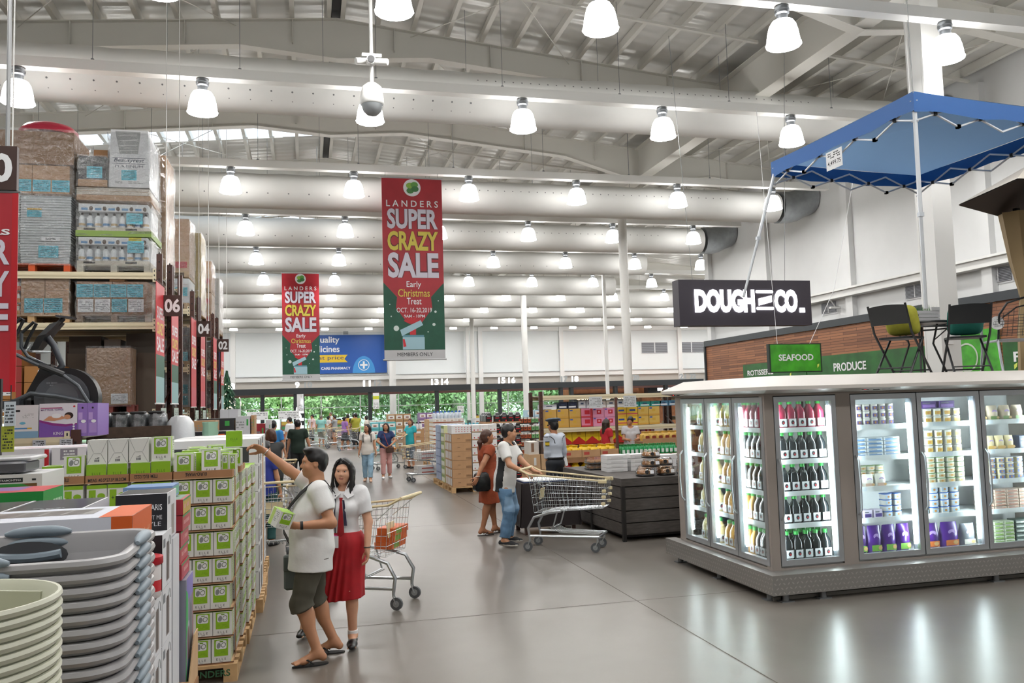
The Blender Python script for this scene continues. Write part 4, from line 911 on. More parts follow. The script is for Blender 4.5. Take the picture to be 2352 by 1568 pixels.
def elle(variant):
    b = MB(); w = EW/2; b.box(-w, -w, 0, w, w, EH, BOXW)
    f = frames(-w, -w, 0, w, w, EH)
    if variant == 'panel':
        for q in 'fbrl':
            F, W, H = f[q]
            if q in 'fb':
                b.rect(F, .14*W, .30*H, .86*W, .97*H, LIME); b.rrect(F, .22*W, .58*H, .78*W, .93*H, .012, PAPER, .0012)
                b.ell(F, .37*W, .72*H, .105*W, .12*H, GREYD, .0016, 14, -.2); b.ring(F, .62*W, .74*H, .12*W, .11*H, .28, mat('#6d7765', .4), .0016, 16, -.6)
                b.rect(F, .42*W, .86*H, .6*W, .9*H, LIMED, .0016); b.text(F, 'E L L E', .5*W, .13*H, .5*W, .09*H, INK, off=.0012); b.rect(F, .42*W, .08*H, .6*W, .095*H, INK, .0012)
                b.scribble(F, .22*W, .36*H, .78*W, .5*H, LIMED, 3, 4, .0012, .25)
            else: b.rect(F, .1*W, .0*H, .42*W, H, mat('#b9d278', .5)); b.scribble(F, .5*W, .3*H, .9*W, .9*H, GREYD, 6, 3)
        F, W, H = f['t']; b.rect(F, 0, 0, W, H, LIME); b.text(F, 'E L L E', .5*W, .42*H, .5*W, .12*H, LIMED)
    elif variant == 'lid':
        for q in 'fb': F, W, H = f[q]; b.rect(F, 0, 0, W, H, LIME); b.text(F, 'E L L E', .5*W, .42*H, .42*W, .13*H, mat('#44661a', .5)); b.rect(F, .4*W, .34*H, .62*W, .35*H, mat('#44661a', .5), .0012)
        for q in 'rl': F, W, H = f[q]; b.rect(F, .14*W, .14*H, .86*W, .7*H, LIME)
        F, W, H = f['t']; b.rect(F, .14*W, .1*H, .86*W, .9*H, LIME)
    elif variant == 'slim':
        for q in 'fb': F, W, H = f[q]; b.rect(F, 0, .85*H, W, H, LIME); b.rect(F, .1*W, .1*H, .45*W, .8*H, LIME); b.text(F, '+', .27*W, .4*H, .14*W, .14*H, INK); b.ell(F, .72*W, .55*H, .2*W, .12*H, LIME, .001, 12)
        F, W, H = f['t']; b.rect(F, .05*W, .1*H, .95*W, .9*H, LIME)
    else:
        F, W, H = f['f']; g = mat('#aeb0ae', .5)
        for p in (((0, 0), (.3, .42)), ((1, 0), (.7, .42)), ((0, 1), (.3, .48)), ((1, 1), (.7, .48))):
            (a, c), (e, g2) = p; dx, dy = (e-a), (g2-c); n = Vector((-dy, dx)).normalized()*.004
            b.poly(F, [(a*W, c*H), (e*W, g2*H), (e*W+n.x, g2*H+n.y), (a*W+n.x, c*H+n.y)][:: 1 if dx*n.y-dy*n.x > 0 else -1], g)
        b.rect(F, .3*W, .43*H, .7*W, .455*H, g); b.scribble(F, .4*W, .22*H, .62*W, .3*H, INK, 2, 5, .001); b.rect(F, .36*W, .1*H, .6*W, .2*H, INK)
        for k in range(6): b.rect(F, (.38+.035*k)*W, .1*H, (.392+.035*k)*W, .2*H, PAPER, .0012)
    return b
EG = 'green and white boxed kitchen scales'
EP = {}
def put_elle(v, label, x, y, z, rz=0., rx=0., sc=None):
    if v not in EP: o = tag(elle(v).build('kitchenware_box', loc=(x, y, z)), label, 'box', EG); EP[v] = o; KIDS[o.name] = []; o.rotation_euler = (rx, 0, rz); o.scale = sc or (1, 1, 1)
    else: o = dup(EP[v], label, (x, y, z), None, EG); o.rotation_euler = (rx, 0, rz); o.scale = sc or (1, 1, 1)
    return o
Z0, DZ = .13, .2007
TRAY = mat('#a87c58', .8, noise=.08, scale=6); TRAYE = mat('#caa681', .8)
def etray(name_lab, x0, y0, w, d, k, rim=.014, txt=None):
    b = MB(); z = Z0+DZ*k; t = .004
    b.box(x0, y0, z, x0+w, y0+d, z+.006, TRAYE)
    for (a, c, e, g) in ((x0, y0, x0+w, y0+t), (x0, y0+d-t, x0+w, y0+d), (x0, y0+t, x0+t, y0+d-t), (x0+w-t, y0+t, x0+w, y0+d-t)): b.box(a, c, z+.006, e, g, z+rim, TRAY)
    if rim < .03:
        for X in (x0+w-.006, ):
            b.box(X, y0+d-.05, z+rim, X+.005, y0+d-.002, z+DZ-.012, TRAY)
        b.box(x0-.003, y0-.004, z+.01, x0+w+.004, y0-.001, z+.016, mat('#5e3d28', .8))
    if txt:
        F = FR((x0+w, y0, z+rim), (-1, 0, 0), (0, 0, -1)) if txt[1] else FR((x0, y0, z), (1, 0, 0), (0, 0, 1))
        b.text(F, txt[0], w*(.62 if txt[1] else .5), rim*.2, w*txt[2], rim*.42, INK, .02)
    return tag(b.build('carton_tray'), name_lab, 'tray', 'cardboard trays of the green box stack')
LAY = ['bottom', 'second', 'third', 'fourth', 'fifth', 'sixth', 'seventh']
# corner column: three boxes across, two deep; two more columns run away along the aisle
CX0 = -1.0; YF = 6.8
for k in range(7):
    etray('cardboard tray under the %s layer of the corner column of green boxes' % LAY[k], CX0, YF, .43, .29, k)
    sh = .012*math.sin(k*2.1)-.006*(7-k)*.4
    for j in range(2):
        for i in range(3):
            if j == 1 and i < 2: continue
            lab = ('green panelled box, %s across the front of the %s layer, corner column' % (ORD[i], LAY[k])) if j == 0 else 'green panelled kitchenware box behind the aisle corner, %s layer' % LAY[k]
            put_elle('panel', lab, CX0+.072+.143*i+sh, YF+.073+.142*j, Z0+DZ*k+.006, RND.uniform(-.02, .02))
for c, (y0, n) in enumerate(((7.1, 3), (7.54, 3), (7.98, 3), (8.42, 2))):
    for k in range(7):
        etray('cardboard tray of the %s layer in the %s column along the aisle side' % (LAY[k], ORD[c+1]), CX0+.135+.02*c, y0, .29, .145*n, k)
        for i in range(n): put_elle('panel', 'green panelled box, %s along the aisle in the %s layer, %s column' % (ORD[i], LAY[k], ORD[c+1]), CX0+.355+.02*c, y0+.073+.144*i, Z0+DZ*k+.006, PI/2)
# trays to the rack side, their upper layers only (the rest stands behind other goods)
TXT = (('ITEM: ELG.12222', 1, .55), ('MEAS :40.5*27.5*18.2CM', 0, .88), ('ITEM: ELG.12222', 1, .55))
for c in range(3):
    x0 = -1.92+.3065*c
    for k in (5, 6):
        etray('cardboard tray, %s layer, %s column in from the rack' % (LAY[k], ORD[c]), x0, YF, .298, .42, k)
        for i in range(2): put_elle('slim', 'white box with green lid, %s layer, %s column from the rack, %s across' % (LAY[k], ORD[c], ORD[i]), x0+.078+.143*i, YF+.073, Z0+DZ*k+.006)
    etray('brown cardboard tray with printed rim, top of the %s column in from the rack' % ORD[c], x0, YF, .298, .42, 7, .062, TXT[c])
etray('brown cardboard tray with upside-down print on top of the corner column', CX0, YF, .43, .5, 7, .062, ('EURO-WARE', 1, .36))
ZT = Z0+DZ*7+.006
for (v, x, y, z, rz, rx, t) in (('lid', -1.840, 6.875, 0, 0, 0, 'green sided kitchenware box lying in the first top tray from the rack'), ('panel', -1.695, 6.875, .02, .02, -.03, 'upright panelled kitchenware box beside the lying green one, first top tray'),
    ('lid', -1.540, 6.875, 0, 0, 0, 'green box under the first white-bottomed box in the middle top tray'), ('lid', -1.395, 6.875, 0, 0, 0, 'green box under the second white-bottomed box in the middle top tray'),
    ('back', -1.540, 6.9, .135, 0, 0, 'white-bottomed box with fold lines, first on the upper row'), ('back', -1.397, 6.9, .135, .01, 0, 'white-bottomed box with fold lines, second on the upper row'), ('back', -1.250, 6.9, .137, -.01, 0, 'white-bottomed box with fold lines beside the tall panelled box'),
    ('lid', -1.235, 6.875, 0, .02, 0, 'green box under the third white-bottomed box in the third top tray'), ('lid', -1.090, 6.875, .004, 0, 0, 'green box under the tall panelled box in the third top tray'), ('panel', -1.090, 6.9, .14, -.04, 0, 'upright panelled kitchenware box standing highest on the upper row'),
    ('panel', -0.925, 6.88, .0, -.02, -.02, 'upright panelled box at the inner end of the corner top tray'), ('panel', -0.735, 6.885, .02, .08, -.12, 'tilted panelled kitchenware box leaning back in the corner top tray')):
    put_elle(v, t, x, y, ZT+z, rz, rx, (1, 1, .74) if v == 'lid' else None)
for i in range(2): put_elle('panel', 'narrow green kitchenware box turned sideways, number %s by the corner of the top tray' % ORD[i], -.635+.055*i, 6.99, ZT, .0, 0, (.38, 1, .95 - .05*i))
back = ((-.93, 7.12, 0), (-.785, 7.1, 0), (-.64, 7.2, 0), (-.9, 7.3, .01), (-.76, 7.27, .02), (-.62, 7.38, 0), (-.88, 7.5, .02), (-.74, 7.46, 0), (-.6, 7.58, 0), (-.9, 7.68, .02), (-.74, 7.65, .03))
for i, (x, y, dz) in enumerate(back): put_elle('lid' if i % 2 else 'panel', 'green lidded kitchenware box, %s of the jumble behind the corner top tray' % ORD[i], x-.035, y, ZT+dz, RND.uniform(-.3, .3))
etray('cardboard tray under the jumble of green boxes on the second column', CX0+.02, 7.32, .43, .5, 7, .05)
# the two boxes the man holds
o = put_elle('lid', 'green box held up over the stack in the outstretched hand', -.60, 7.335, 1.752, .05, 0, (.93, .93, .7))
o = put_elle('panel', 'green topped box held against the waist by the man in shorts', -.235, 6.83, 1.135, .55, 0, (.95, .95, .72)); o.rotation_euler = (.28, .3, .62)
b = MB(); pallet(b, -1.9, 6.78, 0, 1.36, 1.0); F = FR((-.98, 6.78, 0), (1, 0, 0), (0, 0, 1)); b.text(F, 'LANDERS', .24, .045, .3, .05, mat('#2d5a3a', .7), .02); tag(b.build('wooden_pallet'), 'wooden pallet with stencilled lettering under the green box stack', 'pallet')
b = MB(); pallet(b, -1.0, 7.8, 0, .48, 1.0); tag(b.build('wooden_pallet'), 'wooden pallet along the aisle behind the lettered one', 'pallet')

# ---- next pallets along the aisle, seen edge on
WB = mat('#dedfe0', .5)
def aisle_stack(label, x0, x1, y0, y1, n, h, mtop, deco, grp, kind='appliance_box', z0=.14, cols=1):
    P = None
    for k in range(n):
        for c in range(cols):
            lab = '%s, %s up%s' % (label, ORD[k], '' if cols == 1 else ', %s along' % ORD[c])
            dy = (y1-y0)/cols
            if P is None:
                b = MB(); b.box(x0-x0, 0, 0, x1-x0, dy-.008, h-.006, mtop); deco(b, frames(0, 0, 0, x1-x0, dy-.008, h-.006)); P = tag(b.build(kind, loc=(x0, y0, z0)), lab, 'box', grp); KIDS[P.name] = []
            else: dup(P, lab, (x0, y0+dy*c, z0+h*k), None, grp)
    b = MB(); pallet(b, x0-.02, y0-.02, 0, x1-x0+.06, y1-y0+.04); tag(b.build('wooden_pallet'), 'wooden pallet under the stack: %s' % label, 'pallet')
def deco_black(b, f):
    F, W, H = f['r']; b.rect(F, .06*W, .05*H, .42*W, .95*H, mat('#2a2422', .6)); b.rect(F, .55*W, .4*H, .9*W, .9*H, mat('#b8bab8', .5)); b.scribble(F, .55*W, .1*H, .9*W, .3*H, INK, 3, 2)
    F, W, H = f['f']; b.rect(F, .1*W, .1*H, .9*W, .7*H, mat('#3a3d40', .4))
def deco_brown(b, f):
    F, W, H = f['r']; b.rect(F, .1*W, .15*H, .4*W, .85*H, mat('#e3e3e1', .5)); F, W, H = f['f']; b.scribble(F, .1*W, .2*H, .6*W, .6*H, INK, 3, 6)
aisle_stack('white appliance box with a dark side panel', -1.4, -.5, 8.95, 9.75, 6, .27, WB, deco_black, 'white appliance boxes', cols=2)
aisle_stack('brown and white carton', -1.45, -.52, 9.8, 10.4, 4, .38, CARD, deco_brown, 'brown and white cartons', 'carton')
aisle_stack('white box with a dark strip', -1.5, -.55, 10.5, 11.5, 5, .32, WB, deco_black, 'white boxes with dark strips')

# ---- nested cream bins, nested grey baskets
BINM = mat('#d5d6c4', .35); BASK = mat('#a9a8aa', .3); GRIP = mat('#8a98a3', .45)
BZ = 1.655
def bin_mb(top):
    b = MB(); sx, sy = 1.0, .96; o = (0, 0, 0)
    prof = [(.16, -.34), (.232, -.02), (.24, -.018), (.246, -.008), (.243, 0), (.236, 0), (.228, -.012), (.156, -.335), (.0, -.335)] if top else [(.18, -.2), (.232, -.02), (.24, -.018), (.246, -.008), (.243, 0), (.236, 0), (.228, -.012), (.2, -.1)]
    b.lathe(prof, BINM, 40, o, sx, sy, caps=False); return b
r0 = None
for k in range(16):
    lab = 'cream plastic bin, %s' % ('on top of the nested stack of bins' if k == 0 else '%s down in the nested stack of cream bins' % ORD[k])
    z = BZ-.0228*k
    if k == 0:
        r = thing('laundry_bin', lab, 'bin', (-.79, 2.08, z), 0, 'nested cream bins'); bin_mb(True).build('bin_body', r)
        b = MB(); b.M = Matrix.Rotation(-.42, 4, 'Z')
        for q, zz in ((0, -.045), (1, -.075)): b.box(-.09, .195, zz, .09, .222, zz+.016, BINM, .004)
        b.box(-.1, .19, -.1, .1, .2, -.02, mat('#b4b5a2', .5)); b.build('handle', r)
    elif k == 1: r0 = thing('laundry_bin', lab, 'bin', (-.79, 2.08, z), 0, 'nested cream bins'); bin_mb(False).build('bin_body', r0)
    else: dup(r0, lab, (-.79, 2.08, z), None, 'nested cream bins')
b = MB(); b.box(-1.06, 1.78, .14, -.5, 2.36, 1.03, CARD); tag(b.build('carton'), 'brown carton below the nested cream bins', 'carton'); b = MB(); pallet(b, -1.15, 1.75, 0, .7, .65); tag(b.build('wooden_pallet'), 'wooden pallet below the cream bins', 'pallet')
def rrect_pts(w, d, r, n=6):
    P = []
    for cx, cy, a0 in ((w/2-r, -d/2+r, -PI/2), (w/2-r, d/2-r, 0), (-w/2+r, d/2-r, PI/2), (-w/2+r, -d/2+r, PI)):
        for k in range(n+1): a = a0+k*PI/2/n; P.append((cx+r*math.cos(a), cy+r*math.sin(a)))
    return P
BW, BD = .74, .62
def basket(label, z, top):
    t = thing('laundry_basket', label, 'basket', (-.87, 2.79, z), .0, 'nested grey laundry baskets'); b = MB()
    def ring(g, z): return [(x, y, z+.0) for x, y in rrect_pts(BW-2*g, BD-2*g, .11-g*.5)]
    prof = [(.018, -.036 if not top else -.24), (.018, -.028), (.0, -.026), (-.004, -.016), (0, -.004), (.01, 0), (.022, -.004), (.03, -.02), (.045, -.07 if not top else -.26)]
    if top: prof = [(.05, -.26)] + prof[1:]
    b.loft([ring(g, z_) for g, z_ in prof], BASK, True, top); b.build('basket_body', t)
    for (F, w) in ((FR((0, BD/2-.02, 0), (1, 0, 0), (0, 0, 1)), .2), (FR((0, -BD/2+.0, 0), (1, 0, 0), (0, 0, 1)), .2), (FR((BW/2, 0, 0), (0, 1, 0), (0, 0, 1)), .17)):
        b = MB(); path = [F @ Vector((w*(q/8-.5), .004+.006*math.sin(PI*q/8), .002)) for q in range(9)]
        b.tube(path, [.006, .014, .017, .018, .018, .018, .017, .014, .006], GRIP, 14); b.build('handle', t, ang=1.2)
    if top:
        b = MB(); F = FR((-.02, BD/2-.062, -.065), (1, 0, 0), (0, 0, 1)); b.ell(F, 0, 0, .12, .048, mat('#4b4c50', .6), .0, 20); b.tube([F @ Vector((.1*(q/8-.5)*2, .005-.03*(1-abs(q/4-1)**2)*.3, .008)) for q in range(9)], .015, GRIP, 8); b.build('hand_hole', t)
    return t
basket('grey laundry basket on top of the nested stack, open', BZ+.005, True)
r0 = None
for k in range(1, 15):
    lab = 'grey laundry basket, %s below the open top one' % ORD[k-1]
    if r0 is None: r0 = basket(lab, BZ+.005-.0365*k, False)
    else: dup(r0, lab, (-.87, 2.79, BZ+.005-.0365*k), None, 'nested grey laundry baskets')
b = MB(); b.box(-1.25, 2.45, .14, -.52, 3.1, .86, CARD); tag(b.build('carton'), 'brown carton below the nested grey baskets', 'carton'); b = MB(); pallet(b, -1.6, 2.42, 0, 1.12, 1.0); tag(b.build('wooden_pallet'), 'wooden pallet below the grey baskets', 'pallet')

# ---- orange and white appliance boxes behind the baskets
OR = mat('#d9601c', .45); LAV = mat('#d7dbe6', .45); GR2 = mat('#6d6a6c', .5)
def heat_box(top):
    x0, x1, y0, y1 = -1.78, -.655, 3.46, 3.86; z0, z1 = (1.49, 1.66) if top else (.7, 1.485)
    b = MB(); b.box(x0, y0, z0, x1, y1, z1, LAV if top else mat('#d3d6da', .45)); f = frames(x0, y0, z0, x1, y1, z1)
    F, W, H = f['f']; b.rect(F, W-.075, 0, W, H, OR); b.rect(F, W-.26, .02, W-.15, .06, PAPER)
    for k in range(7): b.rect(F, W-.25+.013*k, .03, W-.244+.013*k, .07, INK, .0012)
    b.rect(F, .62*W, .03, .69*W, .12, GR2); b.rect(F, .635*W, .07, .675*W, .11, LAV, .0012); b.scribble(F, .42*W, .05, .6*W, .09, mat('#a9aeb8', .5), 3, 8); b.scribble(F, .05*W, .02, .35*W, .1, mat('#c2c6d2', .5), 3, 9, fill=.7)
    F, W, H = f['t']; b.rect(F, W-.12, 0, W, H, OR); b.rect(F, .28*W, .35*H, .85*W, .8*H, mat('#9a9794', .4)); b.rect(F, .0, .1*H, .08*W, .6*H, OR)
    for k in range(7): b.poly(F, [((.3+.075*k)*W, .38*H), ((.36+.075*k)*W, .38*H), ((.37+.075*k)*W, .76*H), ((.31+.075*k)*W, .76*H)], mat('#77736f', .3), .0012)
    F, W, H = f['r']
    if top: b.rect(F, 0, 0, W, H, OR); b.rect(F, .04*W, .02, .2*W, .11, mat('#e8a06a', .5), .0012); b.text(F, 'heatfreak!', .62*W, .06, .5*W, .035, mat('#f0c7a0', .5), 0, .0012)
    else:
        b.rect(F, 0, H-.1, W, H, OR); b.text(F, 'heatfreak!', .5*W, H-.2, .85*W, .06, mat('#d8602a', .5)); b.rect(F, .25*W, .0, .85*W, H-.26, mat('#8f8a84', .5)); b.rect(F, 0, .0, .06*W, .5*H, OR)
        for k in range(5): b.rect(F, .3*W, .03+.09*k, .8*W, .09+.09*k, mat('#4b4540', .35), .0012); b.rect(F, .4*W, .045+.09*k, .7*W, .08+.09*k, mat('#b9a894', .4), .0016)
    o = b.build('appliance_box'); return tag(o, 'white and orange appliance box lying on top behind the baskets' if top else 'tall white appliance box with orange band under the lying one', 'box')
heat_box(True); heat_box(False)
b = MB(); b.box(-1.78, 3.46, .14, -.655, 3.86, .695, LAV); f = frames(-1.78, 3.46, .14, -.655, 3.86, .695); F, W, H = f['r']; b.rect(F, 0, 0, .12*W, H, OR); b.rect(F, .3*W, .1*H, .85*W, .9*H, GR2); tag(b.build('appliance_box'), 'white and orange appliance box standing on the pallet, lowest of its stack', 'box')
b = MB(); pallet(b, -1.8, 3.44, 0, 1.16, 1.3); tag(b.build('wooden_pallet'), 'wooden pallet below the orange and white boxes', 'pallet')
# white boxes with tower pictures in a two wide stack, black lettered box on top
def tower_box():
    b = MB(); b.box(0, 0, 0, .3, .285, .262, mat('#dfe0e4', .45)); f = frames(0, 0, 0, .3, .285, .262); F, W, H = f['r']
    b.rect(F, .42*W, .08*H, .72*W, .78*H, mat('#8f8580', .5)); b.rect(F, .48*W, .1*H, .62*W, .8*H, mat('#5d5250', .5), .0012); b.rect(F, .1*W, .74*H, .3*W, .9*H, mat('#777b80', .5)); b.tube([F @ Vector((.75*W+.03*math.cos(q*.5), .7*H+.05*math.sin(q*.5), .001)) for q in range(9)], .0015, GREYD, 4)
    F, W, H = f['f']; b.rect(F, 0, 0, W, H, mat('#17161a', .4)); return b
t0 = None
for c, y0 in enumerate((4.03, 4.325)):
    for k in range(5):
        lab = 'white tower picture box, %s up in the %s column behind the orange boxes' % (ORD[k], ORD[c])
        p = (-.985, y0, .14+.265*k-.0)
        if c == 0 and k == 4: continue
        if t0 is None: t0 = tag(tower_box().build('gift_box', loc=p), lab, 'box', 'white boxes with tower pictures'); KIDS[t0.name] = []
        else: dup(t0, lab, p)
b = MB(); x0, y0, z0, x1, y1, z1 = -.93, 4.5, 1.47, -.69, 4.79, 1.645; b.box(x0, y0, z0-.06, x1, y1, z1, mat('#dfe0e4', .45)); f = frames(x0, y0, z0-.06, x1, y1, z1)
F, W, H = f['f']; b.rect(F, 0, 0, W, H, mat('#15141a', .35)); b.text(F, 'BONJOUR PARIS', .5*W, .62*H, .8*W, .16*H, PAPER, .01)
for i, (tx, w) in enumerate((('ABOUT ME', .44), ('STYLE', .4))): b.text(F, tx, .68*W, (.46-.14*i)*H, w*W, .09*H, mat('#c9c8cc', .5))
b.scribble(F, .45*W, .03*H, .9*W, .2*H, mat('#c9c8cc', .5), 3, 6); F, W, H = f['r']; b.rect(F, .45*W, .05*H, .75*W, .7*H, mat('#9a9490', .5)); b.rect(F, .08*W, .75*H, .3*W, .92*H, mat('#77777c', .5)); F, W, H = f['t']; b.rect(F, .02*W, .1*H, .98*W, .98*H, mat('#3b3f40', .3))
tag(b.build('gift_box'), 'black box lettered in white beside the flat black boxes', 'box')
b = MB(); b.box(-.985, 4.62, .14, -.68, 4.83, 1.40, mat('#d9dade', .45)); tag(b.build('gift_box'), 'white carton below the black lettered box', 'box')
# red topped tin in the gap
b = MB(); b.lathe([(.06, 0), (.066, .01), (.066, .14), (.06, .15)], mat('#d7d0cf', .4), 20, (-.73, 4.17, 1.205)); b.lathe([(.07, .15), (.074, .155), (.074, .185), (.06, .19), (0, .19)], mat('#b51c2a', .35), 20, (-.73, 4.17, 1.205)); b.lathe([(.0665, .03), (.0665, .08)], REDP, 20, (-.73, 4.17, 1.205), caps=False); tag(b.build('storage_tin'), 'white tin with a red lid in the gap behind the orange box', 'tin')
# flat black boxes
fb = None
for i in range(3):
    x0 = -1.98+.335*i; lab = 'flat black box lying behind the orange boxed appliance, %s in the row' % ORD[i]
    if fb is None:
        b = MB(); b.box(0, 0, 0, .325, .62, .2, mat('#3c3f41', .22)); f = frames(0, 0, 0, .325, .62, .2); F, W, H = f['t']; b.rect(F, .02*W, .0, W*.98, .99*H, mat('#4f5556', .18, noise=.3, scale=5)); b.scribble(F, .3*W, .2*H, .7*W, .35*H, GREYD, 3, 3); b.rect(F, W-.012, 0, W, H, PAPER); F, W, H = f['r']; b.rect(F, 0, 0, W, H, mat('#c9c9cf', .4)); b.ring(F, .5*W, .5*H, .12*W, .3*H, .3, GREYD); F, W, H = f['f']; b.rect(F, .05*W, .1*H, .95*W, .9*H, mat('#2a2c2e', .3))
        fb = tag(b.build('gift_box', loc=(x0, 4.0, 1.43)), lab, 'box', 'flat black boxes'); KIDS[fb.name] = []; 
    else: dup(fb, lab, (x0, 4.0, 1.43))
b = MB(); b.box(-2.0, 4.0, .14, -.98, 4.62, 1.425, CARD); tag(b.build('carton'), 'brown carton base under the flat black boxes', 'carton'); b = MB(); pallet(b, -2.02, 4.76, 0, 1.36, .9); tag(b.build('wooden_pallet'), 'wooden pallet under the toy boxes', 'pallet')
# red and green game boxes, red toy boxes on the aisle edge, clear fronted toys in a carton
b = MB(); b.box(-2.1, 4.88, 1.53, -1.36, 5.25, 1.655, mat('#2f9a48', .4)); f = frames(-2.1, 4.88, 1.53, -1.36, 5.25, 1.655); F, W, H = f['t']; b.rect(F, 0, 0, W, H, mat('#c2333c', .4)); b.rect(F, 0, .3*H, .8*W, .95*H, mat('#7a5a9a', .4), .0012); b.rect(F, .1*W, .45*H, .6*W, .75*H, mat('#d06a70', .4), .0016); F, W, H = f['r']; b.scribble(F, .1*W, .3*H, .9*W, .6*H, mat('#bfe0bf', .5), 1, 2); F, W, H = f['f']; b.rect(F, 0, .0, W, .3*H, mat('#3c3f8f', .4))
tag(b.build('game_box'), 'red and green game box lying behind the black boxes', 'box'); b = MB(); b.box(-2.1, 4.88, .14, -1.36, 5.25, 1.525, CARD); tag(b.build('carton'), 'brown carton below the red and green game box', 'carton')
PK = (mat('#c5a24a', .4), mat('#b3444a', .4), mat('#b84a58', .4), mat('#b5404c', .4), mat('#b84050', .4))
for k in range(5):
    z = 1.145+.087*k; b = MB(); b.box(-.98+.0, 4.84, z, -.67+.008*math.sin(k*5), 5.14, z+.083, mat('#b23440', .4)); f = frames(-.98, 4.84, z, -.67+.008*math.sin(k*5), 5.14, z+.083); F, W, H = f['r']; b.rect(F, 0, 0, W, H, PK[4-k]); b.scribble(F, .15*W, .25*H, .85*W, .75*H, mat('#dda6a6', .5), 1, k); b.rect(F, 0, .88*H, W, H, mat('#4a9a60', .5), .0012); F, W, H = f['t']; b.rect(F, .05*W, .05*H, .95*W, .95*H, mat('#6a8f7a', .4)); F, W, H = f['f']; b.rect(F, .1*W, .1*H, .9*W, .9*H, mat('#a02c3a', .4))
    tag(b.build('toy_box'), 'red children toy box on the aisle edge, %s from the top' % ORD[4-k], 'box', 'red toy boxes')
b = MB(); b.box(-.97, 4.87, 1.585, -.72, 5.1, 1.65, mat('#7c9fd0', .3)); b.rect(FR((-.72, 4.87, 1.585), (0, 1, 0), (0, 0, 1)), .01, .01, .22, .055, mat('#6fc2a0', .3)); tag(b.build('toy_box'), 'pale blue and green toy packet on top of the red toy boxes', 'box')
TOYC = ('#8f86b8', '#6d6f74', '#9aa0a8', '#7a7f86')
b = MB(); b.box(-.98, 4.86, .55, -.65, 5.14, 1.14, mat('#8e8fa0', .35)); f = frames(-.98, 4.86, .55, -.65, 5.14, 1.14); F, W, H = f['r']
b.rect(F, 0, .0, .08*W, .9*H, mat('#3aa558', .4)); b.poly(F, [(.08*W, .9*H), (.08*W, .45*H), (.3*W, .62*H), (.28*W, .85*H)], mat('#48b568', .4)); b.rect(F, .1*W, .8*H, W, H, mat('#8a7fc8', .35), .0006); b.rrect(F, .22*W, .04*H, .5*W, .6*H, .035, mat('#b9bfc6', .3)); b.rrect(F, .25*W, .1*H, .46*W, .55*H, .03, mat('#6a4a50', .3), .0012); b.rrect(F, .26*W, .08*H, .46*W, .25*H, .02, mat('#4d9ab8', .3), .0016); b.poly(F, [(.5*W, .1*H), (.9*W, .2*H), (.8*W, .7*H), (.55*W, .75*H)], mat('#6c6f77', .3)); b.rect(F, .94*W, .35*H, W, .8*H, mat('#d98a80', .4))
tag(b.build('toy_box'), 'clear fronted toy pack with green edge below the red toy boxes', 'box')
b = MB(); b.box(-1.0, 4.8, .14, -.63, 5.2, .16, CARD_L)
for (a, c, e, g, h1) in ((-1.0, 4.8, -.63, 4.806, .62), (-1.0, 5.194, -.63, 5.2, .62), (-1.0, 4.8, -.994, 5.2, .62)): b.box(a, c, .16, e, g, h1, CARD_L)
b.add([(-.63, 4.8, .16), (-.63, 5.2, .16), (-.63, 5.2, .8), (-.63, 5.05, .8), (-.63, 4.8, .56), (-.636, 4.8, .16), (-.636, 5.2, .16), (-.636, 5.2, .8), (-.636, 5.05, .8), (-.636, 4.8, .56)], [(0, 1, 2, 3, 4), (9, 8, 7, 6, 5), (4, 3, 8, 9), (3, 2, 7, 8), (0, 4, 9, 5)], CARD_L)
b.box(-.96, 4.85, .16, -.62, 5.15, .545, CARD_D); F = FR((-.63, 4.8, .16), (0, 1, 0), (0, 0, 1)); b.scribble(F, .12, .1, .32, .34, mat('#a5553c', .7), 4, 12, fill=.3); tag(b.build('display_carton'), 'open cut-front brown carton holding the clear fronted toys', 'carton')
# pan boxes and grey packs nearer the rack
pb = None
for i in range(2):
    x0 = -2.275+.305*i; lab = 'white pan box with a black and green label, %s toward the green stack' % ORD[i]
    if pb is None:
        b = MB(); b.box(0, 0, 0, .295, .5, .21, mat('#e3e4e4', .4)); f = frames(0, 0, 0, .295, .5, .21); F, W, H = f['f']
        b.rect(F, .14*W, .76*H, .62*W, .9*H, mat('#22252b', .4)); b.text(F, 'TRAMONTINA', .38*W, .8*H, .42*W, .06*H, PAPER, .01, .0014); b.rect(F, .08*W, .62*H, .9*W, .72*H, mat('#3f9a4a', .4)); b.poly(F, [(.6*W, .72*H), (.9*W, .55*H), (.9*W, .72*H)], mat('#7a5a34', .4), .0012); b.rect(F, .42*W, .2*H, .8*W, .52*H, mat('#55565c', .35)); b.ell(F, .24*W, .38*H, .06*W, .16*H, mat('#77787e', .3)); b.rect(F, .8*W, .8*H, .88*W, .86*H, INK); F, W, H = f['t']; b.rect(F, .05*W, .05*H, .95*W, .95*H, mat('#eceded', .35))
        pb = tag(b.build('pan_box', loc=(x0, 5.98, 1.47)), lab, 'box', 'white pan boxes'); KIDS[pb.name] = []
    else: dup(pb, lab, (x0, 5.98, 1.47))
b = MB(); b.box(-2.28, 5.98, .14, -1.67, 6.5, 1.465, WB); tag(b.build('carton'), 'white carton base under the pan boxes', 'carton')
b = MB(); b.box(-2.1, 6.0, 1.69, -1.78, 6.3, 1.76, mat('#56565c', .3), .012); b.box(-2.1, 6.05, 1.76, -1.76, 6.4, 1.79, mat('#c9c9cc', .2), .012); tag(b.build('wrapped_pack'), 'grey film wrapped pack lying on the pan boxes', 'pack')
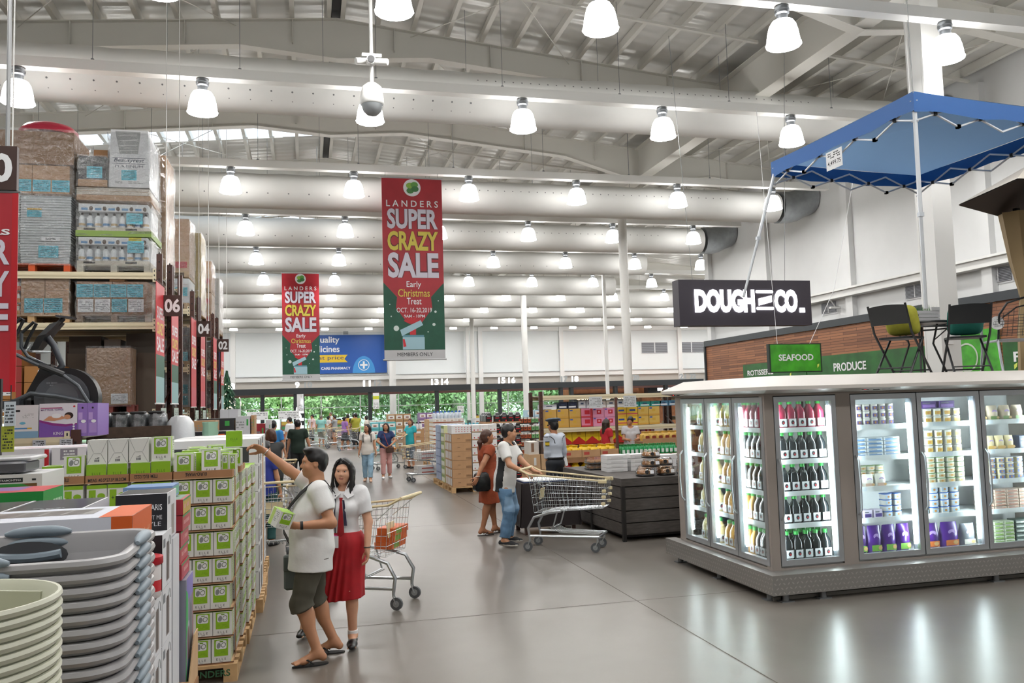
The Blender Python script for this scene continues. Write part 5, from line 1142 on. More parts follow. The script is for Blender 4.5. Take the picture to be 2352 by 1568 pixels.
for i, (x0, w) in enumerate(((-2.75, .68), (-2.06, .27), (-1.78, .27), (-1.5, .27))):
    b = MB(); b.box(x0, 7.6, 1.6, x0+w-.01, 8.3, 1.785, mat('#e0dde4', .45)); f = frames(x0, 7.6, 1.6, x0+w-.01, 8.3, 1.785); F, W, H = f['f']
    if i == 0:
        for cx, r in ((.42, .1), (.72, .07)): b.ell(F, cx*W, .42*H, r*W, .2*H, mat('#b9b3b2', .3)); b.rect(F, (cx-r*.6)*W, .6*H, (cx+r*.6)*W, .66*H, mat('#7d7878', .3), .0012); b.ell(F, cx*W, .72*H, .015*W, .05*H, REDP, .0012, 8); b.rect(F, (cx-r*1.2)*W, .4*H, (cx+r*1.2)*W, .45*H, INK, .0014)
        b.rect(F, .0, .1*H, .05*W, .95*H, REDP); b.rect(F, .95*W, .1*H, W, .95*H, REDP)
    else: b.rect(F, .25*W, .45*H, .75*W, .95*H, mat('#8d8694', .4)); b.scribble(F, .32*W, .5*H, .68*W, .9*H, PAPER, 3, i); b.ell(F, .5*W, .25*H, .1*W, .1*H, mat('#c9a0b0', .4))
    F, W, H = f['t']; b.scribble(F, .1*W, .1*H, .9*W, .5*H, mat('#d58a96', .4), 4, i, fill=.3)
    tag(b.build('pot_box'), ('wide white box printed with red handled pots' if i == 0 else 'white box with a grey print, %s beside the pot box' % ORD[i-1]), 'box', None if i == 0 else 'white boxes beside the pot box')
b = MB(); b.box(-2.75, 7.62, .14, -1.0, 8.3, 1.595, WB); tag(b.build('carton'), 'white carton base under the pot boxes', 'carton')
# ---------------------------------------------------------------- pallet racking on the rack side
UP = mat('#4a2c24', .45)
def sheet(b, F, u, v, w, h, m=TEAL, sd=0): b.rect(F, u, v, u+w, v+h, m, .004); b.scribble(F, u+.08*w, v+.1*h, u+.9*w, v+.9*h, INK, 6, sd, .005, .32)
def rack(label, y, x0, x1, levels, tops=4.75, depth=1.1):
    t = thing('pallet_rack', label, 'rack', (x0, y, 0))
    for yy in (0, depth):
        for x in (0, x1-x0):
            b = MB(); b.box(x-.045, yy-.04, 0, x+.045, yy+.04, tops, UP)
            for z in np.arange(.1, tops, .15):
                F = FR((x-.045, yy-.04, float(z)), (1, 0, 0), (0, 0, 1)); b.rect(F, .035, 0, .055, .03, BLACK); F = FR((x+.045, yy-.04, float(z)), (0, 1, 0), (0, 0, 1)); b.rect(F, .03, 0, .05, .03, mat('#8a7d78', .5))
            b.build('upright', t)
    b = MB()
    for k in range(int((tops-.3)/.85)): b.tube([(x1-x0, 0, .3+.85*k), (x1-x0, depth, .75+.85*k)], .018, UP, 5)
    b.build('frame_brace', t)
    for z in levels:
        for yy in (-.05, depth+.0):
            b = MB(); b.box(.045, yy, z-.115, x1-x0-.045, yy+.05, z, CREAM); b.box(.045, yy-.006, z-.075, x1-x0-.045, yy, z-.05, mat('#cbbf9f', .5)); b.box(x1-x0-.1, yy-.012, z-.16, x1-x0-.05, yy-.002, z+.06, CREAM)
            for q in range(3): b.rect(FR((x1-x0-.1, yy-.012, z-.16), (1, 0, 0), (0, 0, 1)), .02, .02+.075*q, .035, .05+.075*q, INK)
            b.build('shelf_beam', t)
        b = MB(); b.box(.045, 0, z-.03, x1-x0-.045, depth, z-.01, mat('#8f8a80', .6)); b.build('shelf_deck', t)
    return t
rack('tall brown and cream pallet rack at the end of aisle six', 15.0, -5.4, -2.43, (.5, 2.06, 3.58, 4.43))
rack('back to back pallet rack behind the aisle six one', 16.25, -5.4, -2.43, (.5, 2.06, 3.58, 4.43))
rack('pallet rack at the end of aisle four', 19.6, -5.6, -2.49, (.5, 2.02, 3.05, 4.35))
rack('back to back pallet rack behind the aisle four one', 20.8, -5.6, -2.49, (.5, 2.02, 3.05, 4.35))
rack('pallet rack at the end of aisle two', 24.2, -5.6, -2.54, (.5, 2.0, 3.05, 4.3))
rack('back to back pallet rack behind the aisle two one', 25.4, -5.6, -2.54, (.5, 2.0, 3.05, 4.3))
def load(label, x, y, z, w, d, parts, wrap=None, pal=WOODP, cat='pallet load'):
    """pallet, what stands on it, stretch film and pasted sheets: one wrapped unit"""
    t = thing('wrapped_pallet_load', label, cat, (x, y, z)); ph = 0
    if pal: b = MB(); pallet(b, 0, 0, 0, w, d, .13, pal); b.build('pallet_base', t); ph = .13
    for nm, f in parts: b = MB(); f(b, ph); b.build(nm, t)
    if wrap:
        (a, c, e, g, z0, z1) = wrap; b = MB(); n = 10; rings = []
        for k in range(n+1):
            zz = z0+(z1-z0)*k/n; j = RND.uniform(-.012, .012)
            P = [(a-.015+j, c-.015-j), (e+.015-j, c-.015+j), (e+.015+j, g+.015), (a-.015-j, g+.015+j)]; q = []
            for i in range(4):
                p0, p1 = P[i], P[(i+1) % 4]
                for s_ in range(5): q.append((p0[0]+(p1[0]-p0[0])*s_/5+RND.uniform(-.008, .008), p0[1]+(p1[1]-p0[1])*s_/5+RND.uniform(-.008, .008), zz))
            rings.append(q)
        b.loft(rings, FILM, True, False); b.build('stretch_film', t)
    return t
def cartons(nx, nz, w, d, h, m=CARD, ox=0., oz=0., tape=True):
    def f(b, ph):
        for i in range(nx):
            for k in range(nz):
                x0 = ox+w/nx*i; z0 = ph+oz+h/nz*k; b.box(x0+.004, .004, z0+.002, x0+w/nx-.004, d-.004, z0+h/nz-.003, m)
                if tape: F = FR((x0, .004, z0), (1, 0, 0), (0, 0, 1)); b.rect(F, .02, h/nz*.5, w/nx-.02, h/nz*.5+.006, mat('#9c7a55', .6))
    return f
def sheets(items, d=0.): return lambda b, ph: [sheet(b, FR((0, d, ph), (1, 0, 0), (0, 0, 1)), u, v, w, h, m, i) for i, (u, v, w, h, m) in enumerate(items)]
def crates(b, ph):
    g = mat('#b9bec0', .35)
    for x0, x1 in ((0, .38), (.40, 1.16)):
        for k in range(26):
            z = ph+.044*k; s_ = .02*(k < 7)*(7-k)/7; b.box(x0+s_, .02, z, x1-s_, .98, z+.036, g); b.box(x0-.008+s_, .008, z+.03, x1+.008-s_, .99, z+.041, mat('#d2d6d8', .3))
    F = FR((0, .0, ph), (1, 0, 0), (0, 0, 1)); b.rect(F, .72, .38, 1.0, .45, PAPER, .003); b.text(F, '50%', .86, .395, .16, .04, INK, 0, .006); b.rect(F, .5, .9, .72, .93, mat('#c8a23c', .5), .003)
load('wrapped pallet of nested grey crates on an orange pallet, topmost rack shelf', -4.98, 15.0, 4.44, 1.16, 1.0, (('crate_bundle', crates), ('label_sheet', sheets(((.5, .78, .22, .11, TEAL), (.68, .1, .3, .2, TEAL)))),), (0, 0, 1.16, 1.0, .1, 1.3), mat('#c8501f', .5))
def redbag(b, ph): b.loft([[(.68+r*math.cos(2*PI*k/20), .5+.45*r/.45*.9*math.sin(2*PI*k/20), ph+z) for k in range(20)] for r, z in ((.47, 1.12), (.46, 1.2), (.38, 1.28), (.2, 1.34), (.03, 1.36))], mat('#a8283e', .3, bump=.3, bscale=9))
load('wrapped brown cartons under a red bag, highest on the rack', -4.98, 15.0, 5.75, 1.2, 1.0, (('carton_layer', cartons(2, 1, 1.14, 1.0, .48)), ('upper_carton', cartons(1, 1, 1.2, 1.02, .56, CARD_D, 0, .5)), ('red_bag', redbag), ('label_sheet', sheets([(.0+.29*i, .03, .27, .2, TEAL) for i in range(4)]))), (0, 0, 1.2, 1.02, -.05, 1.1), None)
def bottles(cap, n=9, row=2):
    def f(b, ph):
        wh = mat('#d9dde0', .35); bl = mat('#5d8fc0', .4)
        b.box(0, 0, ph-.0, 1.12, 1.0, ph+.06, mat('#c7bfae', .6)); b.box(.1, -.004, ph+.01, .28, .0, ph+.045, BLACK); b.box(.75, -.004, ph+.01, .93, .0, ph+.045, BLACK)
        for i in range(n):
            x = .06+1.0*i/(n-1)
            b.lathe([(.045, 0), (.05, .02), (.05, .17), (.03, .2), (.018, .21), (.018, .23)], wh, 8, (x, .06, ph+.06)); b.lathe([(.02, .21), (.02, .25), (.0, .255)], cap, 8, (x, .06, ph+.06)); b.lathe([(.0515, .03), (.0515, .07)], bl if i % 2 else mat('#c9b08a', .4), 8, (x, .06, ph+.06), caps=False)
        b.box(.02, .12, ph+.06, 1.1, .98, ph+.33, wh); b.box(.02, .0, ph+.33, 1.1, .98, ph+.46, mat('#cfd3d5', .4)); F = FR((.02, 0, ph+.33), (1, 0, 0), (0, 0, 1))
        for i in range(5): b.rect(F, .04+.21*i, .02, .14+.21*i, .06, bl, .002); b.ell(F, .19+.21*i, .05, .03, .04, mat('#4a3328', .5), .002, 10)
    return f
load('wrapped pallet of pump bottles with a yellow and blue sheet, resting on the rack beam', -3.72, 15.0, 4.44, 1.14, 1.0, (('bottle_carton', bottles(BLACK)), ('label_sheet', sheets(((.78, .2, .26, .2, TEAL),))), ('offer_sheet', sheets(((.8, .4, .2, .06, mat('#d8d23a', .5)),)))), (0, 0, 1.14, 1.0, .02, .58), mat('#bdb7a6', .6))
load('wrapped pump bottles on a green card tray, second tier on the rack top', -3.72, 15.0, 5.04, 1.14, 1.0, (('card_tray', lambda b, ph: b.box(-.02, -.02, 0, 1.16, 1.02, .1, mat('#7f9a4a', .5))), ('bottle_carton', lambda b, ph: bottles(BLACK)(b, .1)), ('label_sheet', sheets(((.76, .22, .26, .19, TEAL),)))), (0, 0, 1.14, 1.0, .02, .6), None)
load('wrapped flat brown cartons under the mattress box', -3.74, 15.0, 5.66, 1.16, 1.0, (('flat_carton', cartons(1, 1, 1.16, 1.0, .1, CARD, 0, 0)), ('upper_carton', cartons(1, 1, 1.14, 1.0, .12, mat('#bfb5a6', .6), 0, .1))), (0, 0, 1.16, 1.0, -.02, .24), None)
def matbox(b, ph):
    w = mat('#d6d7d9', .4); x0, y0, z0, x1, y1, z1 = .5, 0, 0, 1.14, 1.0, 1.0
    b.add([(x0, y0, z0), (x1, y0, z0), (x1, y1, z0), (x0, y1, z0), (x0+.03, y0, z1), (x1-.02, y0, z1), (x1-.02, y1, z1-.1), (x0+.03, y1, z1-.1)], [(3, 2, 1, 0), (4, 5, 6, 7), (0, 1, 5, 4), (1, 2, 6, 5), (2, 3, 7, 6), (3, 0, 4, 7)], w)
    F = FR((x0, y0, z0), (1, 0, 0), (0, 0, 1)); b.poly(F, [(.17, .58), (.46, .58), (.5, .97), (.1, .97)], mat('#9b9d9c', .5), .003)
    for k in range(4): b.poly(F, [(.17, .62+.09*k), (.45, .64+.09*k), (.45, .655+.09*k), (.17, .635+.09*k)], mat('#c3c5c4', .5), .005)
    b.text(F, 'Beautyrest', .32, .42, .48, .08, mat('#3b4560', .5), .005, .005, .25); b.text(F, 'PLATINUM', .32, .34, .44, .045, mat('#6a7080', .5), 0, .005); b.rect(F, .06, .5, .58, .508, mat('#3b4560', .5), .005); b.rect(F, .06, .405, .58, .412, mat('#3b4560', .5), .005); b.scribble(F, .1, .06, .54, .11, GREYD, 2, 4)
    sheet(b, F, .2, .12, .24, .18)
load('white mattress box with lettering and a blue sheet, wrapped on the rack top', -3.74, 15.0, 5.9, 1.16, 1.0, (('mattress_carton', matbox),), (.5, 0, 1.14, 1.0, 0, .95), None)
load('black crate with a blue sheet on a brown carton beside the mattress box', -3.72, 15.0, 5.9, .46, .9, (('carton', cartons(1, 1, .46, .9, .12, CARD)), ('black_crate', lambda b, ph: b.box(.01, 0, .12, .44, .9, .52, mat('#24282c', .3))), ('small_carton', lambda b, ph: b.box(.22, .1, .53, .44, .7, .66, CARD_D)), ('label_sheet', sheets(((.14, .14, .24, .2, TEAL),)))), (0, 0, .46, .9, 0, .54), None)
def orangeb(b, ph):
    for k, (m1, m2) in enumerate(((mat('#c9862c', .4), mat('#d8cfc0', .4)), (mat('#d07a20', .4), mat('#e0dcd4', .4)), (mat('#d4561c', .4), mat('#c9c3ba', .4)))):
        z = ph+.2*k; b.box(0, .0, z, .42, 1.0, z+.07, m1)
        for i in range(5): b.lathe([(.032, .07), (.034, .13), (.02, .15)], m2, 8, (.05+.08*i, .05, z)); b.lathe([(.022, .15), (.022, .175), (0, .176)], mat('#c85a28', .4), 8, (.05+.08*i, .05, z))
    for k in range(3):
        for i in range(2): b.box(.43+.36*i, 0, ph+.2*k, .78+.36*i, 1.0, ph+.195+.2*k, CARD)
load('pallet of orange labelled bottles and brown cartons with blue sheets, middle shelf', -4.98, 15.0, 3.59, 1.16, 1.0, (('carton_layer', orangeb), ('label_sheet', sheets(((.48, .03, .28, .24, TEAL), (.77, .03, .28, .24, TEAL), (.0, .06, .12, .24, TEAL))))), (0, 0, 1.16, 1.0, .1, .74))
load('wrapped brown carton pasted with eight blue and white sheets, middle shelf', -3.72, 15.0, 3.59, 1.16, 1.0, (('carton_layer', cartons(2, 1, 1.1, 1.0, .56, CARD_D, .0)), ('top_carton', cartons(1, 1, .24, .6, .05, CARD, .5, .56)), ('label_sheet', sheets([(.0+.26*i, .29, .25, .22, TEAL) for i in range(4)] + [(.02+.26*i, .04, .24, .22, TEAL if i == 2 else PAPER) for i in range(4)]))), (0, 0, 1.16, 1.0, .0, .68), mat('#8a6f55', .7))
load('tall wrapped brown carton with one white sheet on the lower shelf', -3.56, 15.0, 2.07, .72, .8, (('tall_carton', cartons(1, 1, .68, .8, .96, CARD)), ('label_sheet', sheets(((.38, .02, .26, .17, PAPER),)))), (0, 0, .68, .8, .1, 1.12), mat('#7a3a34', .6))
for i, (x, nz, n) in enumerate(((-5.1, 4, 'outer'), (-4.5, 3, 'inner'))):
    for k in range(nz):
        b = MB(); z = 2.07+.27*k; b.box(x, 15.05, z, x+.56, 15.75, z+.262, mat('#a8743e', .7)); F = FR((x, 15.05, z), (1, 0, 0), (0, 0, 1)); b.rect(F, .48, 0, .56, .26, mat('#9c3a35', .6)); b.rect(F, .2, .06, .42, .2, PAPER); b.scribble(F, .22, .08, .4, .18, INK, 3, k, .0012)
        tag(b.build('carton'), 'brown carton with white label, %s up in the %s column on the lower shelf' % (ORD[k], n), 'carton')
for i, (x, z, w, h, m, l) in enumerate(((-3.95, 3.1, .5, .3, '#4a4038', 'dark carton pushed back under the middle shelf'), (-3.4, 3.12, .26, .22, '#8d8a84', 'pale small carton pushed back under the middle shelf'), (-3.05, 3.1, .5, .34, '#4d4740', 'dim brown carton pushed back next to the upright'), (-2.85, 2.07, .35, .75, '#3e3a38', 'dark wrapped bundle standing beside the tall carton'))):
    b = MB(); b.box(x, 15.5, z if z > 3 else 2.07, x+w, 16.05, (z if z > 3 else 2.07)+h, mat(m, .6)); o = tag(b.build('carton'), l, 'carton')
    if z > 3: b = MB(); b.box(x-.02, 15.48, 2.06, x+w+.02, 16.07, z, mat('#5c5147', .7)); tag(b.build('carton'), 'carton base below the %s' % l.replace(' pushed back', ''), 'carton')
# loads on the racks further along, seen end on
REDT = mat('#c01f2c', .5)
def sideload(label, x, y, z, w, d, h, bands, m=CARD, sh=None):
    p = [('carton_layer', cartons(2, 2, w, d, h, m))]
    if bands: p.append(('red_sheet', lambda b, ph: [sheet(b, FR((0, 0, ph), (1, 0, 0), (0, 0, 1)), w-.3, v, .26, .14, REDT) for v in bands]))
    if sh: p.append(('label_sheet', lambda b, ph: [sheet(b, FR((0, 0, ph), (1, 0, 0), (0, 0, 1)), w-.3, v, .27, .2, TEAL, 3) for v in sh]))
    return load(label, x, y, z, w, d, p, (0, 0, w, d, 0, h+.14))
sideload('film wrapped cartons on the far side of the aisle six rack top', -3.7, 16.3, 4.44, 1.16, 1.0, 2.3, None)
sideload('wrapped cartons with a red sheet above the aisle four rack, lower tier', -3.72, 19.6, 4.36, 1.16, 1.0, .55, None, mat('#cfd3d6', .4), (.15,))
sideload('wrapped tall brown cartons with a red sheet above the aisle four rack', -3.72, 19.6, 5.07, 1.16, 1.0, 1.2, (.08,))
sideload('wrapped cartons with a yellow box behind the aisle four rack top', -3.62, 20.85, 4.36, 1.16, 1.0, 1.85, None, mat('#c9b06a', .5))
sideload('wrapped cartons with red sheets above the aisle two rack, lower tier', -3.74, 24.2, 4.31, 1.16, 1.0, .9, (.1, .6))
sideload('wrapped cartons with red sheets above the aisle two rack, upper tier', -3.74, 24.2, 5.36, 1.16, 1.0, .75, (.12,))
sideload('wrapped pale cartons behind the aisle two rack top', -3.6, 25.45, 4.31, 1.12, 1.0, 1.5, None, mat('#d0cdc6', .5))
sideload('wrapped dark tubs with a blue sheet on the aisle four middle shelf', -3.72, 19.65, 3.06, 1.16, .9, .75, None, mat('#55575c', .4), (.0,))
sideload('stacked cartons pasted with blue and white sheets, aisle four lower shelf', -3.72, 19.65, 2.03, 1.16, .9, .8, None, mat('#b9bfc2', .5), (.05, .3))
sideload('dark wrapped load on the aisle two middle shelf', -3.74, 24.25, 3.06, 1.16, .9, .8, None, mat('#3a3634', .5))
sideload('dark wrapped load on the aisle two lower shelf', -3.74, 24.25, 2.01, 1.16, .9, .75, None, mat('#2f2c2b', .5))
# rail mounted aisle numbers, sale flags and price holders on the rack ends
def aisle_sign(n, x, y, z, word, w=.31, h=.36):
    t = thing('aisle_sign', 'brown aisle number sign reading %s at the rack end' % word, 'sign', (x, y, z))
    b = MB(); b.box(0, 0, 0, w, .06, h, mat('#3d2620', .45)); b.build('sign_board', t)
    b = MB(); F = FR((0, 0, 0), (1, 0, 0), (0, 0, 1)); b.text(F, n, w/2, h*.17, w*.8, h*.66, PAPER, .035, .004); b.build('lettering', t); 
    for dx in (.05, w-.05): b = MB(); b.cyl((dx, .03, h), (dx, .03, roof_z(x)-z-.25), .007, WHITE, 5); b.build('hanging_rod', t)
aisle_sign('06', -2.38, 15.0, 3.69, 'zero six'); aisle_sign('04', -2.45, 20.0, 3.76, 'zero four'); aisle_sign('02', -2.5, 25.0, 3.75, 'zero two')
aisle_sign('10', -3.0, 8.5, 4.17, 'ten, cut by the picture edge', .37, .42)
def flag(label, x, y0, y1, z0, z1, top=REDP, bot=mat('#8fb6b8', .5), green=True):
    t = thing('sale_flag', label, 'banner', (x, y0, z0)); b = MB(); w = y1-y0; h = z1-z0
    b.box(-.004, 0, .0, .004, w, h, top); F = FR((.004, 0, 0), (0, 1, 0), (0, 0, 1)); b.rect(F, 0, 0, w, .22*h, bot)
    if green: b.rect(F, 0, .22*h, w, .4*h, mat('#1f5a44', .5))
    b.text(F, 'SUPER', .5*w, .7*h, .8*w, .1*h, PAPER, .02); b.text(F, 'CRAZY', .5*w, .57*h, .8*w, .1*h, mat('#d8c53c', .5), .02); b.text(F, 'SALE', .5*w, .43*h, .8*w, .12*h, PAPER, .02); b.build('flag_cloth', t)
    b = MB(); b.tube([(0, -.02, h), (0, w+.02, h)], .012, UP, 6); b.tube([(0, -.01, 0), (0, w+.01, 0)], .014, mat('#d5d5d5', .4), 6); b.tube([(0, w, h), (-.03, w+.02, h+.08)], .01, UP, 5); b.build('flag_rod', t)
flag('red sale flag hung edge on at the aisle six rack end', -2.37, 14.3, 15.1, 2.2, 4.2); flag('second red sale flag behind the aisle six sign', -2.33, 15.6, 16.4, 2.2, 3.95)
flag('red sale flag hung edge on at the aisle four rack end', -2.42, 18.9, 19.7, 2.15, 4.1, REDP, mat('#c0485a', .5), False); flag('second red sale flag behind the aisle four sign', -2.38, 20.2, 21, 2.15, 3.85, REDP, mat('#c0485a', .5), False)
flag('red sale flag hung edge on at the aisle two rack end', -2.45, 23.5, 24.3, 2.1, 4.05); flag('second red sale flag behind the aisle two sign', -2.42, 25.2, 26, 2.1, 3.85)
for i, (x, y, z) in enumerate(((-2.38, 14.85, 1.85), (-2.33, 15.9, 1.85), (-2.4, 19.4, 1.8), (-2.37, 20.5, 1.8))):
    b = MB(); b.box(x, y, z, x+.008, y+.5, z+.28, mat('#c7d6cf', .3)); b.cyl((x, y+.1, z+.28), (x, y+.1, z+.35), .006, DARK, 5); b.cyl((x, y+.4, z+.28), (x, y+.4, z+.35), .006, DARK, 5); b.scribble(FR((x+.008, y, z), (0, 1, 0), (0, 0, 1)), .05, .05, .45, .24, GREYD, 6, i)
    tag(b.build('price_holder'), 'clear price holder hanging below the %s sale flag at the rack ends' % ORD[i], 'holder', 'price holders at the rack ends')
    xu, yu = ((-2.384, 14.93), (-2.384, 16.18), (-2.444, 19.53), (-2.444, 20.73))[i]
    b = MB(); b.box(xu, yu, z+.38, xu+.012, yu+.14, z+.5, mat('#b4cc3a', .5)); b.scribble(FR((xu+.012, yu, z+.38), (0, 1, 0), (0, 0, 1)), .02, .02, .12, .1, INK, 3, i); tag(b.build('shelf_tag'), 'lime green shelf tag on the %s rack upright along the aisle' % ORD[i], 'tag', 'lime shelf tags on the rack uprights')
# elliptical trainer and boxes on the low display rack
rack('low cream display rack holding the elliptical trainer', 9.45, -4.3, -2.33, (.6, 1.83), 1.9, 2.9)
EX, EY, EZ = -2.92, 11.4, 1.83
G1 = mat('#4b5056', .35, .4); G2 = mat('#1d2023', .4); G3 = mat('#5d6268', .3, .3)
el = thing('elliptical_trainer', 'dark grey elliptical trainer standing on the low display rack', 'exercise machine', (EX, EY, EZ))
b = MB(); b.cyl((0, -.1, .43), (0, .1, .43), .38, G2, 40); b.box(-.45, -.1, .02, .1, .1, .45, G2, .03); b.build('drive_housing', el)
b = MB(); b.cyl((-.03, -.135, .43), (-.03, -.1, .43), .31, G3, 40); b.cyl((-.03, -.15, .43), (-.03, -.13, .43), .19, mat('#6d7278', .3, .3), 30); F = FR((0, -.136, .44), (1, 0, 0), (0, 0, 1)); b.scribble(F, -.2, .14, -.08, .2, mat('#8a8f95', .4), 2, 3); b.build('flywheel_disc', el)
b = MB(); b.loft([[(x-w, -.07, z), (x+w, -.07, z), (x+w, .07, z), (x-w, .07, z)] for x, z, w in ((-.42, .05, .2), (-.36, .4, .14), (-.22, .86, .05))], G2); b.build('front_shroud', el)
b = MB(); b.tube([(-.28, 0, .5), (-.06, 0, .85), (-.16, 0, 1.1), (-.25, 0, 1.22)], [.045, .04, .04, .045], G1, 10); b.build('mast', el)
b = MB(); b.loft([[(x-.05, -w, z), (x+.05, -w, z+.03), (x+.05, w, z+.03), (x-.05, w, z)] for x, z, w in ((-.36, 1.02, .1), (-.25, 1.2, .17), (-.12, 1.36, .14))], G2); b.tube([(-.13, 0, 1.36), (-.05, 0, 1.44)], .03, G2, 8); b.loft([[(-.12, -.1, 1.45), (.06, -.1, 1.43), (.06, .1, 1.43), (-.12, .1, 1.45)], [(-.12, -.1, 1.475), (.08, -.1, 1.45), (.08, .1, 1.45), (-.12, .1, 1.475)]], G1); b.build('console', el)
for y in (-.24, .24):
    b = MB(); b.tube([(-.6, y, 1.28), (-.46, y, 1.42), (-.43, y, 1.4), (-.52, y, 1.2), (-.56, y, 1.08)], .02, G2, 8); b.tube([(-.6, y, 1.28), (-.6, y, 1.1), (-.52, y, .98), (-.3, y, .86), (-.02, y, .74), (.18, y, .58), (.32, y, .33), (.36, y, .28)], .022, G1, 8); b.tube([(-.25, y, .84), (.02, y, .72)], .036, G2, 8); b.build('handle_arm', el)
    b = MB(); b.tube([(.34, y*.9, .36), (-.05, y*.9, .46), (-.35, y*.9, .5), (-.5, y*.9, .42), (-.62, y*.9, .38)], .028, G1, 8); b.loft([[(-.78, y*.9-.08, z), (-.45, y*.9-.08, z+.03), (-.45, y*.9+.08, z+.03), (-.78, y*.9+.08, z)] for z in (.32, .4)], G1); b.build('pedal_arm', el)
b = MB(); b.tube([(-.35, -.2, 1.1), (-.4, -.2, 1.03), (-.38, -.1, 1.02), (-.2, 0, 1.02), (-.38, .1, 1.02), (-.4, .2, 1.03), (-.35, .2, 1.1)], .015, STEEL, 7); b.build('fixed_handlebar', el)
b = MB(); b.box(-.9, -.06, .0, .5, .06, .06, G1); b.box(.4, -.3, 0, .5, .3, .06, G1); b.box(-.95, -.3, 0, -.86, .3, .06, G1); b.build('base_frame', el)
def disp(label, x0, w, y0, d, h, base, deco, name='product_box', grp=None, z=1.832):
    b = MB(); b.box(x0, y0, z, x0+w, y0+d, z+h, base); deco(b, frames(x0, y0, z, x0+w, y0+d, z+h)); return tag(b.build(name), label, 'box', grp)
VIO = mat('#7a52a8', .4)
def d_vac(b, f):
    F, W, H = f['f']; b.rect(F, .08*W, .8*H, .42*W, .86*H, BLACK); b.rect(F, 0, 0, W, .2*H, mat('#7fa6c4', .4)); b.rect(F, .2*W, .27*H, .75*W, .31*H, mat('#4a8ac0', .4)); b.rect(F, .65*W, .27*H, .8*W, .31*H, mat('#d8b03a', .4), .0012); b.ell(F, .5*W, .45*H, .1*W, .04*H, mat('#68b4d0', .4)); b.poly(F, [(.05*W, .5*H), (.14*W, .6*H), (.12*W, .76*H), (.05*W, .7*H)], mat('#7a4a3a', .5)); b.scribble(F, .5*W, .6*H, .85*W, .75*H, GREYD, 4, 2, fill=.3)
def d_mat(b, f):
    F, W, H = f['f']; b.poly(F, [(0, 0), (W, 0), (W, .36*H), (.7*W, .3*H), (.35*W, .34*H), (0, .46*H)], VIO); b.poly(F, [(0, .46*H), (.35*W, .34*H), (.7*W, .3*H), (W, .36*H), (W, .4*H), (.7*W, .37*H), (.35*W, .42*H), (0, .52*H)], mat('#8c2f80', .4), .0012)
    b.text(F, 'MATTRESS TOPPER', .34*W, .78*H, .6*W, .06*H, mat('#6a4a86', .4), .01); b.rect(F, .03*W, .85*H, .6*W, .88*H, mat('#b04a7a', .4)); b.text(F, 'KING', .5*W, .06*H, .25*W, .09*H, PAPER, 0, .002); b.ell(F, .92*W, .9*H, .03*W, .03*H, REDP)
    sk = mat('#c9906c', .5); b.poly(F, [(.1*W, .5*H), (.25*W, .62*H), (.6*W, .62*H), (.72*W, .55*H), (.4*W, .48*H)], sk, .0014); b.ell(F, .45*W, .63*H, .13*W, .07*H, PAPER, .0018); b.ell(F, .78*W, .63*H, .12*W, .1*H, mat('#2a1a16', .5), .0016); b.ell(F, .74*W, .59*H, .09*W, .07*H, sk, .0022)
    for k in range(3): b.ell(F, .91*W, (.22+.08*k)*H, .03*W, .03*H, PAPER, .002, 10)
def d_lil(b, f):
    F, W, H = f['f']; b.ell(F, .5*W, .86*H, .1*W, .03*H, BLACK); b.rect(F, .1*W, .5*H, .5*W, .72*H, mat('#b89ad4', .4)); b.rect(F, .15*W, .1*H, .9*W, .4*H, mat('#a98acb', .4)); b.ell(F, .6*W, .45*H, .25*W, .05*H, PAPER, .0012)
disp('white boxed appliance with a blue foot on the cream display rack', -2.98, .29, 9.45, .5, .335, mat('#dfe0e2', .4), d_vac); disp('purple and white boxed bedding with a sleeping woman picture on the display rack', -2.68, .355, 9.45, .5, .345, mat('#dcdae2', .4), d_mat)
disp('lilac bedding box turned end on, next to the sleeping woman box', -2.322, .095, 9.45, .5, .34, mat('#8f70bb', .4), d_lil, grp='lilac bedding boxes'); disp('lilac bedding box turned end on, outermost on the display rack', -2.225, .095, 9.45, .5, .34, mat('#8f70bb', .4), d_lil, grp='lilac bedding boxes')
for i, x in enumerate((-2.72, -2.47)):
    b = MB(); b.box(x, 9.38, 1.72, x+.12, 9.385, 1.81, mat('#b9bcc4', .4)); b.scribble(FR((x, 9.38, 1.72), (1, 0, 0), (0, 0, 1)), .01, .01, .11, .08, INK, 4, i); tag(b.build('price_card'), 'grey price card, %s along the cream shelf beam' % ORD[i], 'card', 'price cards on the cream beam')
b = MB(); b.box(-2.29, 7.2, 1.98, -2.21, 7.205, 2.17, mat('#c9d3dc', .4)); b.scribble(FR((-2.29, 7.2, 1.98), (1, 0, 0), (0, 0, 1)), .01, .02, .07, .17, INK, 6, 1); b.box(-2.31, 7.21, 1.78, -2.22, 7.215, 1.98, mat('#a8b03c', .5)); b.scribble(FR((-2.31, 7.21, 1.78), (1, 0, 0), (0, 0, 1)), .01, .02, .08, .18, INK, 7, 2); b.cyl((-2.25, 7.22, 2.17), (-2.25, 7.22, 2.3), .004, DARK, 5); b.box(-2.36, 7.22, 1.6, -2.32, 7.26, 2.35, BLACK)
tag(b.build('price_sign'), 'white and yellow green price signs clipped to a black post', 'sign')
